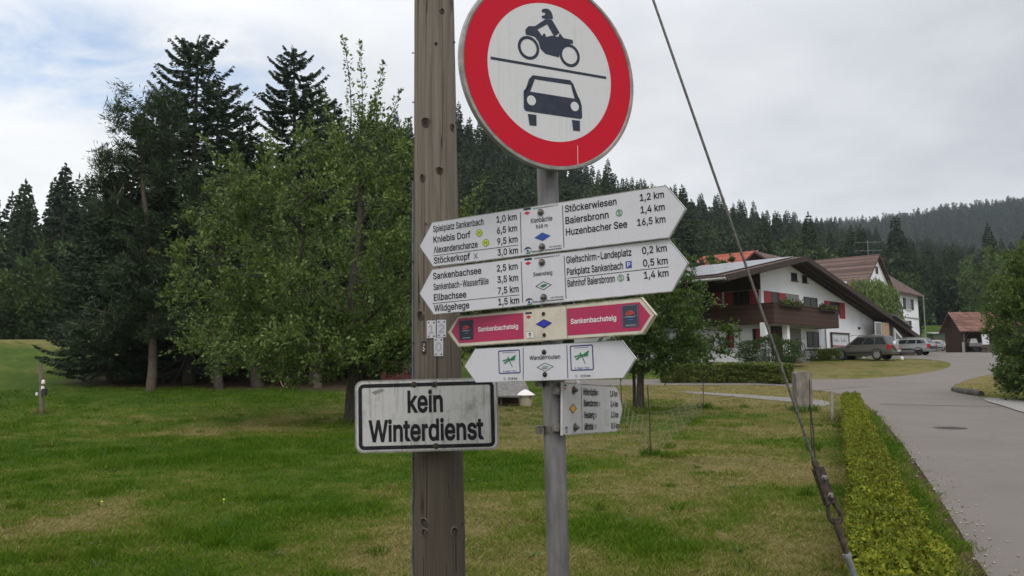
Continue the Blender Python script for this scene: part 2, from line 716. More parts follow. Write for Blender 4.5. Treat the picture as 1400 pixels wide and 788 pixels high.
def broad_arrays(seed, trunk_pts, trunk_r, ells, ntips, twigs=7, per=10, twig_len=.6, leaf=.09, aspect=.55, shell=.45, droop=.1, up=.8, shoots=None):
    rg = np.random.default_rng(seed)
    tips = ell_points(rg, ells, ntips, shell)
    T, D, mb = skeleton(rg, trunk_pts, trunk_r, tips)
    Q = []
    n = len(T)
    for _ in range(twigs):
        d = nrm(D * .7 + rv(rg, n) * .9 + np.array([0, 0, .15]))
        L = twig_len * rg.uniform(.5, 1.2, (n, 1))
        o = T - D * rg.uniform(0, .5, (n, 1)) * twig_len
        if per >= 6:
            e = o + d * L + np.array([0, 0, -droop]) * L
            Q.append(strips(o, e, np.full(n, .012), rg))
        for _ in range(per):
            t = rg.uniform(.15, 1.05, (n, 1))
            c = o + d * L * t + np.array([0, 0, -droop]) * L * t ** 2 + rg.normal(0, leaf * .45, (n, 3))
            Q.append(leaves(rg, c, leaf, aspect, up, d))
    for (a, b, k) in shoots or []:
        a, b = np.array(a, float), np.array(b, float)
        L = np.linalg.norm(b - a)
        mid = (a + b) / 2 + rg.normal(0, .05 * L, 3)
        tt = np.linspace(0, 1, 7)[:, None]
        crv = (1 - tt) ** 2 * a + 2 * tt * (1 - tt) * mid + tt ** 2 * b
        mb.tube(crv, np.linspace(.022, .005, 7), 4, 0, caps=False)
        s = rg.uniform(.08, 1.0, k)
        c = np.stack([np.interp(s, tt[:, 0], crv[:, i]) for i in range(3)], 1)
        out = rv(rg, k) * np.array([1, 1, .3]) + np.array([0, 0, .55])
        out = nrm(out)
        wd = (.08 + .16 * (1 - s))[:, None] * rg.uniform(.4, 1.4, (k, 1))
        Q.append(leaves(rg, c + out * wd, leaf, aspect, up, out))
    return mb, np.vstack(Q)


def broadleaf(name, loc, label, mname, bark, group=None, cat='tree', **k):
    mb, Q = broad_arrays(**k)
    root = thing(name, label, cat, loc, group)
    link_mesh('trunk', mb_mesh(mb, 'trunk', M[bark]), root)
    link_mesh('crown', quads_mesh('crown', Q, M[mname]), root)
    return root


def shrub(name, loc, label, radii, n, leaf, mname, seed, cat='shrub', group=None, core=.72, boxy=0, stems=True):
    """round or boxy bush: leaves through an uneven shell over a few stems"""
    rg = np.random.default_rng(seed)
    R = np.array(radii, float)
    u = rv(rg, n)
    if boxy:
        u = u / (np.abs(u) ** boxy).sum(1, keepdims=True) ** (1 / boxy)
    lump = 1 + (.16 if not boxy else .05) * np.sin(u[:, [0]] * 6 + seed) * np.cos(u[:, [1]] * 5 - seed) + .08 * np.sin(u[:, [2]] * 9 + seed)
    r = core + (1 - core) * rg.random((n, 1)) ** .6
    c = u * r * R * lump + np.array([0, 0, R[2] * .96])
    c = c[c[:, 2] > .02]
    Q = leaves(rg, c, leaf, .6, .6, nrm(c - np.array([0, 0, R[2] * .7])))
    root = thing(name, label, cat, loc, group)
    st = MB()
    for q in range(9):
        e = rv(rg, 1)[0] * R * .75
        e[2] = abs(e[2]) + R[2] * .7
        st.tube([(e[0] * .12, e[1] * .12, -.05), e * .55, e], [.035, .022, .008], 4, 0, caps=False)
    link_mesh('stems', mb_mesh(st, 'stems', M['bark_dark']), root)
    link_mesh('foliage', quads_mesh('foliage', Q, M[mname]), root)
    return root


# ------------------------------------------------------------------ terrain, roads
def inpoly(x, y, poly):
    poly = np.asarray(poly)
    x = np.asarray(x)
    r = np.zeros(x.shape, bool)
    j = len(poly) - 1
    for i in range(len(poly)):
        xi, yi = poly[i]
        xj, yj = poly[j]
        c = ((yi > y) != (yj > y)) & (x < (xj - xi) * (y - yi) / (yj - yi + 1e-12) + xi)
        r ^= c
        j = i
    return r


def smooth_poly(pts, closed=True, it=2):
    p = np.asarray(pts, float)
    for _ in range(it):
        q = np.roll(p, -1, 0)
        p = np.stack([p * .75 + q * .25, p * .25 + q * .75], 1).reshape(-1, p.shape[1])
    return p


def G2(*px):
    return [tuple(G(a, b)[:2]) for a, b in px]


HEDGE_A, HEDGE_B = np.array([1.80, 3.7]), np.array([9.75, 23.2])
ROAD = G2((1347, 788), (1300, 705), (1255, 636), (1222, 592), (1196, 562), (1172, 545), (1140, 537), (1108, 533))

_near = [(2.72, 4.0), (1.5, 1.0), (-2.6, -9.0), (5.2, -9.0), (6.6, 1.0), (9.2, 7.0)]
_west = G2((1060, 527), (1000, 527), (900, 527), (760, 528))
_westb = G2((760, 519.5), (900, 519), (1000, 518), (1075, 519.5))
_isl = G2((1110, 519), (1180, 518.5), (1240, 514), (1285, 507), (1302, 500), (1296, 495), (1268, 491))
_court = G2((1215, 490.5), (1150, 490.5), (1090, 491)) + [tuple(P(1085, 470, 60)[:2]), tuple(P(1160, 470, 84)[:2]), tuple(P(1262, 470, 112)[:2]), tuple(P(1300, 470, 108)[:2]), tuple(P(1400, 470, 100)[:2]), tuple(P(1500, 470, 80)[:2])]
_right = G2((1500, 512), (1420, 505), (1372, 509), (1330, 517), (1303, 527), (1302, 535), (1328, 541), (1362, 546), (1400, 552), (1480, 566), (1560, 600), (1600, 680))
ROADPOLY = [_near[2], _near[1], _near[0]] + ROAD + _west + _westb + _isl + _court + _right + [_near[5], _near[4], _near[3]]
ROADPOLY = np.array(ROADPOLY)
PATHPOLY = np.array(G2((1128, 558), (1085, 550), (1040, 546), (985, 541), (930, 537), (930, 535), (990, 538), (1045, 541.5), (1090, 544.5), (1140, 549)))
ROADS = smooth_poly(ROADPOLY)
PATHS = smooth_poly(PATHPOLY)
GRAVEL = smooth_poly(np.array(G2((1347, 544), (1400, 549), (1480, 557), (1480, 580), (1400, 566), (1372, 556), (1345, 549))))


def value_noise(x, y, s, seed):
    rg = np.random.default_rng(seed)
    t = rg.random((256, 256))
    u, v = x / s + 1000, y / s + 1000
    i, j = np.floor(u).astype(int), np.floor(v).astype(int)
    a, b = sstep(u - i), sstep(v - j)
    g = lambda p, q: t[p % 256, q % 256]
    return (g(i, j) * (1 - a) + g(i + 1, j) * a) * (1 - b) + (g(i, j + 1) * (1 - a) + g(i + 1, j + 1) * a) * b


def seg_dist(x, y, a, b):
    a, b = np.asarray(a), np.asarray(b)
    d = b - a
    t = np.clip(((x - a[0]) * d[0] + (y - a[1]) * d[1]) / (d @ d), 0, 1)
    return np.hypot(x - a[0] - t * d[0], y - a[1] - t * d[1])


DRY = [G2((300, 590), (520, 560), (620, 545)), G2((640, 560), (780, 610), (930, 640), (1130, 650)), G2((900, 655), (1000, 690), (1120, 760)),
       G2((840, 535), (960, 545), (1110, 560)), G2((930, 530), (1090, 545)), G2((0, 718), (35, 716)), G2((640, 700), (560, 770), (700, 770))]
LUSH = [G2((40, 545), (250, 545), (440, 535)), G2((200, 610), (420, 640), (470, 690)), G2((640, 660), (760, 700), (960, 700)), G2((930, 690), (1040, 680))]
TREE_FEET = {}


def dry_value(x, y):
    v = .34 + .38 * (value_noise(x, y, 2.6, 1) - .5) + .5 * (value_noise(x, y, .9, 2) - .5) + .45 * (value_noise(x, y, .33, 3) - .5) + .3 * (value_noise(x, y, .13, 4) - .5)
    v = v + .24 * sstep((x - .4) / 4) * sstep((40 - y) / 10)
    for L, amt, wd in [(DRY, .46, 1.3), (LUSH, -.22, 1.5)]:
        best = np.full(np.shape(x), 99.)
        for pl in L:
            for a, b in zip(pl[:-1], pl[1:]):
                best = np.minimum(best, seg_dist(x, y, a, b))
        w = wd * (.6 + .05 * np.hypot(x, y))
        v = v + amt * np.exp(-(best / w) ** 2)
    v = v + .5 * sstep((y - 50) / 14) * sstep((-x - 14) / 10) * sstep((86 - y) / 6)
    v = v + .6 * sstep((y - 27) / 4) * sstep((x - 8) / 4) * sstep((60 - y) / 10)
    return np.clip(v, 0, 1)


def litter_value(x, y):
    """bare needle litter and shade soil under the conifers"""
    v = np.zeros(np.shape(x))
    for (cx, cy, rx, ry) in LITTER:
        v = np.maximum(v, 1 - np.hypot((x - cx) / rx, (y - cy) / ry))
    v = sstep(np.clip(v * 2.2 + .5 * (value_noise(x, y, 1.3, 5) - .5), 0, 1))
    for a, c in zip(RUT[:-1], RUT[1:]):
        v = np.maximum(v, .95 * np.exp(-(seg_dist(x, y, a, c) / .17) ** 4))
    # worn soil and stray grit along the edge of the asphalt
    for a, c in zip(ROAD[:-1], ROAD[1:]):
        v = np.maximum(v, np.exp(-(seg_dist(x, y, a, c) / .13) ** 2) * (value_noise(x, y, .35, 31) > .35))
    return v


def _pp(px, Y):
    return float(P(px, 450, Y)[0])


LITTER = [(_pp(215, 37), 38, 5.5, 4.0), (_pp(300, 39), 39, 6, 4.5), (_pp(400, 37), 37.5, 6, 4.5), (_pp(490, 36), 37, 5, 5.5)]
RUT = G2((920, 630), (975, 634), (1030, 637), (1062, 641))


def bump_h(x, y):
    b = .05 * (value_noise(x, y, 2.2, 11) - .5) + .045 * (value_noise(x, y, .6, 12) - .5) + .02 * (value_noise(x, y, .22, 13) - .5)
    for a, c in zip(RUT[:-1], RUT[1:]):
        d = seg_dist(x, y, a, c)
        b = b - .12 * np.exp(-(d / .2) ** 2) + .05 * np.exp(-((d - .42) / .2) ** 2)
    return b


def build_ground():
    th = np.concatenate([np.linspace(-180, -58, 34)[:-1], np.linspace(-58, 58, 561), np.linspace(58, 180, 34)[1:-1]]) * PI / 180
    rr = np.concatenate([[0.02], .5 * (1.0283 ** np.arange(0, 300))])
    rr = rr[rr < 1190]
    T, Rr = np.meshgrid(th, rr)
    X, Y = Rr * np.sin(T), Rr * np.cos(T)
    Z = ground(X, Y)
    road = inpoly(X, Y, ROADS) | inpoly(X, Y, PATHS)
    near = np.clip(1 - Rr / 60, 0, 1)
    Z = Z + np.where(road, -.012, bump_h(X, Y) * near)
    nt, nr = len(th), len(rr)
    idx = np.arange(nt * nr).reshape(nr, nt)
    nx = np.roll(idx, -1, 1)
    F = np.stack([idx[:-1], nx[:-1], nx[1:], idx[1:]], -1).reshape(-1, 4)
    F = F[:, ::-1]
    me = bpy.data.meshes.new('ground')
    V = np.stack([X, Y, Z], -1).reshape(-1, 3)
    me.vertices.add(len(V))
    me.vertices.foreach_set('co', V.astype(np.float32).ravel())
    me.loops.add(F.size)
    me.polygons.add(len(F))
    me.loops.foreach_set('vertex_index', F.astype(np.int32).ravel())
    me.polygons.foreach_set('loop_start', np.arange(0, F.size, 4, dtype=np.int32))
    me.polygons.foreach_set('use_smooth', np.ones(len(F), bool))
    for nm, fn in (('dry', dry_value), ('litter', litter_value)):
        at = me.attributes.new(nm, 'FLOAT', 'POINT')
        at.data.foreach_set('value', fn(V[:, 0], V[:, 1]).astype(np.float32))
    me.update(calc_edges=True)
    o = link_mesh('ground', me)
    o['kind'] = 'structure'
    return o


def grass_color(t, inst=False):
    """shared by the turf sheet and the blades, driven by the place on the lawn"""
    def attr(nm):
        a = t.n('ShaderNodeAttribute', attribute_name=nm)
        a.attribute_type = 'INSTANCER' if inst else 'GEOMETRY'
        return a.outputs['Fac']
    return attr('dry'), attr('litter')


m = mat('turf', (.06, .08, .02), .95, 0, .1)
t = NT(m)
dry, lit = grass_color(t)
cw = t.coord('World')
fine = t.noise(cw, 34, 5, .7)
fine2 = t.noise(cw, 9, 5, .65)
mid3 = t.noise(cw, 1.7, 5, .7)
dv = t.math('ADD', dry, t.math('ADD', t.math('MULTIPLY', t.math('SUBTRACT', fine2, .5), .6), t.math('MULTIPLY', t.math('SUBTRACT', mid3, .5), .75)), True)
c = t.ramp(dv, [(.1, (.038, .078, .004)), (.45, (.066, .102, .007)), (.70, (.115, .115, .024)), (.95, (.19, .155, .058))])
c = t.mix(t.math('MULTIPLY', t.math('SUBTRACT', .62, fine, True), 1.9, True), c, (.022, .03, .009))
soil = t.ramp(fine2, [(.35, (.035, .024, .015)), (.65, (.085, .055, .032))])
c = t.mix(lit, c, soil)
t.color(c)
t.bump(fine, .9, .03)
M['turf'] = m
g_obj = build_ground()
g_obj.data.materials.append(m)


def draped(name, poly, mats, lift, step=1.0):
    bm = bmesh.new()
    vs = [bm.verts.new((p[0], p[1], 0)) for p in poly]
    es = [bm.edges.new((vs[i], vs[(i + 1) % len(vs)])) for i in range(len(vs))]
    bmesh.ops.triangle_fill(bm, use_beauty=True, use_dissolve=False, edges=es)
    xs = [p[0] for p in poly]
    ys = [p[1] for p in poly]
    for ax, lo, hi in ((0, min(xs), max(xs)), (1, min(ys), max(ys))):
        k = math.floor(lo / step) + 1
        while k * step < hi:
            no = Vector((1, 0, 0)) if ax == 0 else Vector((0, 1, 0))
            bmesh.ops.bisect_plane(bm, geom=bm.verts[:] + bm.edges[:] + bm.faces[:], plane_co=no * (k * step), plane_no=no, dist=1e-5)
            k += 1
    for v in bm.verts:
        v.co.z = gz(v.co.x, v.co.y) + lift
    bmesh.ops.recalc_face_normals(bm, faces=bm.faces[:])
    if bm.faces and sum(f.normal.z for f in bm.faces) < 0:
        bmesh.ops.reverse_faces(bm, faces=bm.faces[:])
    me = bpy.data.meshes.new(name)
    bm.to_mesh(me)
    bm.free()
    for m_ in mats if isinstance(mats, list) else [mats]:
        me.materials.append(m_)
    o = link_mesh(name, me)
    o['kind'] = 'structure'
    return o


m = mat('asphalt', (.15, .145, .15), .9, 0, .25)
t = NT(m)
cw = t.coord('World')
a1 = t.noise(cw, 160, 3, .7)
a2 = t.noise(cw, .35, 5, .6)
a3 = t.noise(t.coord('World', (.35, 1.5, 1), (0, 0, .4)), .6, 4, .6)
c = t.ramp(a2, [(.3, (.125, .108, .094)), (.7, (.175, .153, .134))])
c = t.mix(t.math('MULTIPLY', t.math('SUBTRACT', a3, .52, True), 2.5, True), c, (.105, .092, .081))
a4 = t.noise(cw, 46, 3, .7)
a5 = t.noise(t.coord('World', (1.6, .25, 1), (0, 0, -.38)), 1.1, 4, .6)
c = t.mix(t.math('MULTIPLY', t.math('SUBTRACT', a5, .5, True), 1.6, True), c, (.20, .178, .158))
c = t.mix(.55, c, t.ramp(a1, [(.35, (.055, .048, .042)), (.65, (.27, .24, .212))]))
c = t.mix(t.math('MULTIPLY', t.math('SUBTRACT', a4, .60, True), 2.2, True), c, (.07, .062, .054))
vor = t.n('ShaderNodeTexVoronoi', feature='DISTANCE_TO_EDGE')
vor.inputs['Scale'].default_value = .22
wob = t.n('ShaderNodeVectorMath', operation='ADD')
t.l(cw, wob.inputs[0])
nv = t.n('ShaderNodeTexNoise')
nv.inputs['Scale'].default_value = 1.3
nv.inputs['Detail'].default_value = 5
t.l(cw, nv.inputs['Vector'])
sc_ = t.n('ShaderNodeVectorMath', operation='SCALE')
sc_.inputs['Scale'].default_value = 1.2
t.l(nv.outputs['Color'], sc_.inputs[0])
t.l(sc_.outputs[0], wob.inputs[1])
t.l(wob.outputs[0], vor.inputs['Vector'])
crack = t.math('LESS_THAN', vor.outputs['Distance'], .0022)
c = t.mix(t.math('MULTIPLY', crack, .3), c, (.05, .048, .046))
t.color(c)
t.bump(t.math('ADD', a1, a4), .6, .008)
M['asphalt'] = m
M['pathmat'] = noisy('worn_gravel', (.13, .12, .108), (.21, .195, .175), 5, .95, kind='World', bump=.3)
M['gravel'] = noisy('grey_gravel', (.11, .105, .10), (.42, .40, .38), 40, .95, kind='World', bump=1.0, bd=.03)
draped('road', ROADS, M['asphalt'], .004)
draped('path', PATHS, M['pathmat'], .006, .8)
M['bitumen'] = noisy('bitumen_joint', (.05, .045, .041), (.10, .09, .08), 12, .8, kind='World')


def strip_poly(pts, w):
    p = np.array(pts)
    d = np.gradient(p, axis=0)
    n_ = np.stack([-d[:, 1], d[:, 0]], 1) / (np.linalg.norm(d, axis=1, keepdims=True) + 1e-9)
    jit = np.random.default_rng(4).uniform(.6, 1.3, (len(p), 1))
    return np.vstack([p + n_ * w * jit, (p - n_ * w * jit)[::-1]])


draped('road_joint', strip_poly(G2((1203, 553), (1245, 554), (1290, 555), (1335, 556), (1375, 556)), .035), M['bitumen'], .010, .5)
draped('road_joint', strip_poly(G2((1112, 535), (1135, 532.5), (1160, 530.5), (1190, 529)), .05), M['bitumen'], .010, .5)
draped('gravel_strip', GRAVEL, M['gravel'], .03, .5)

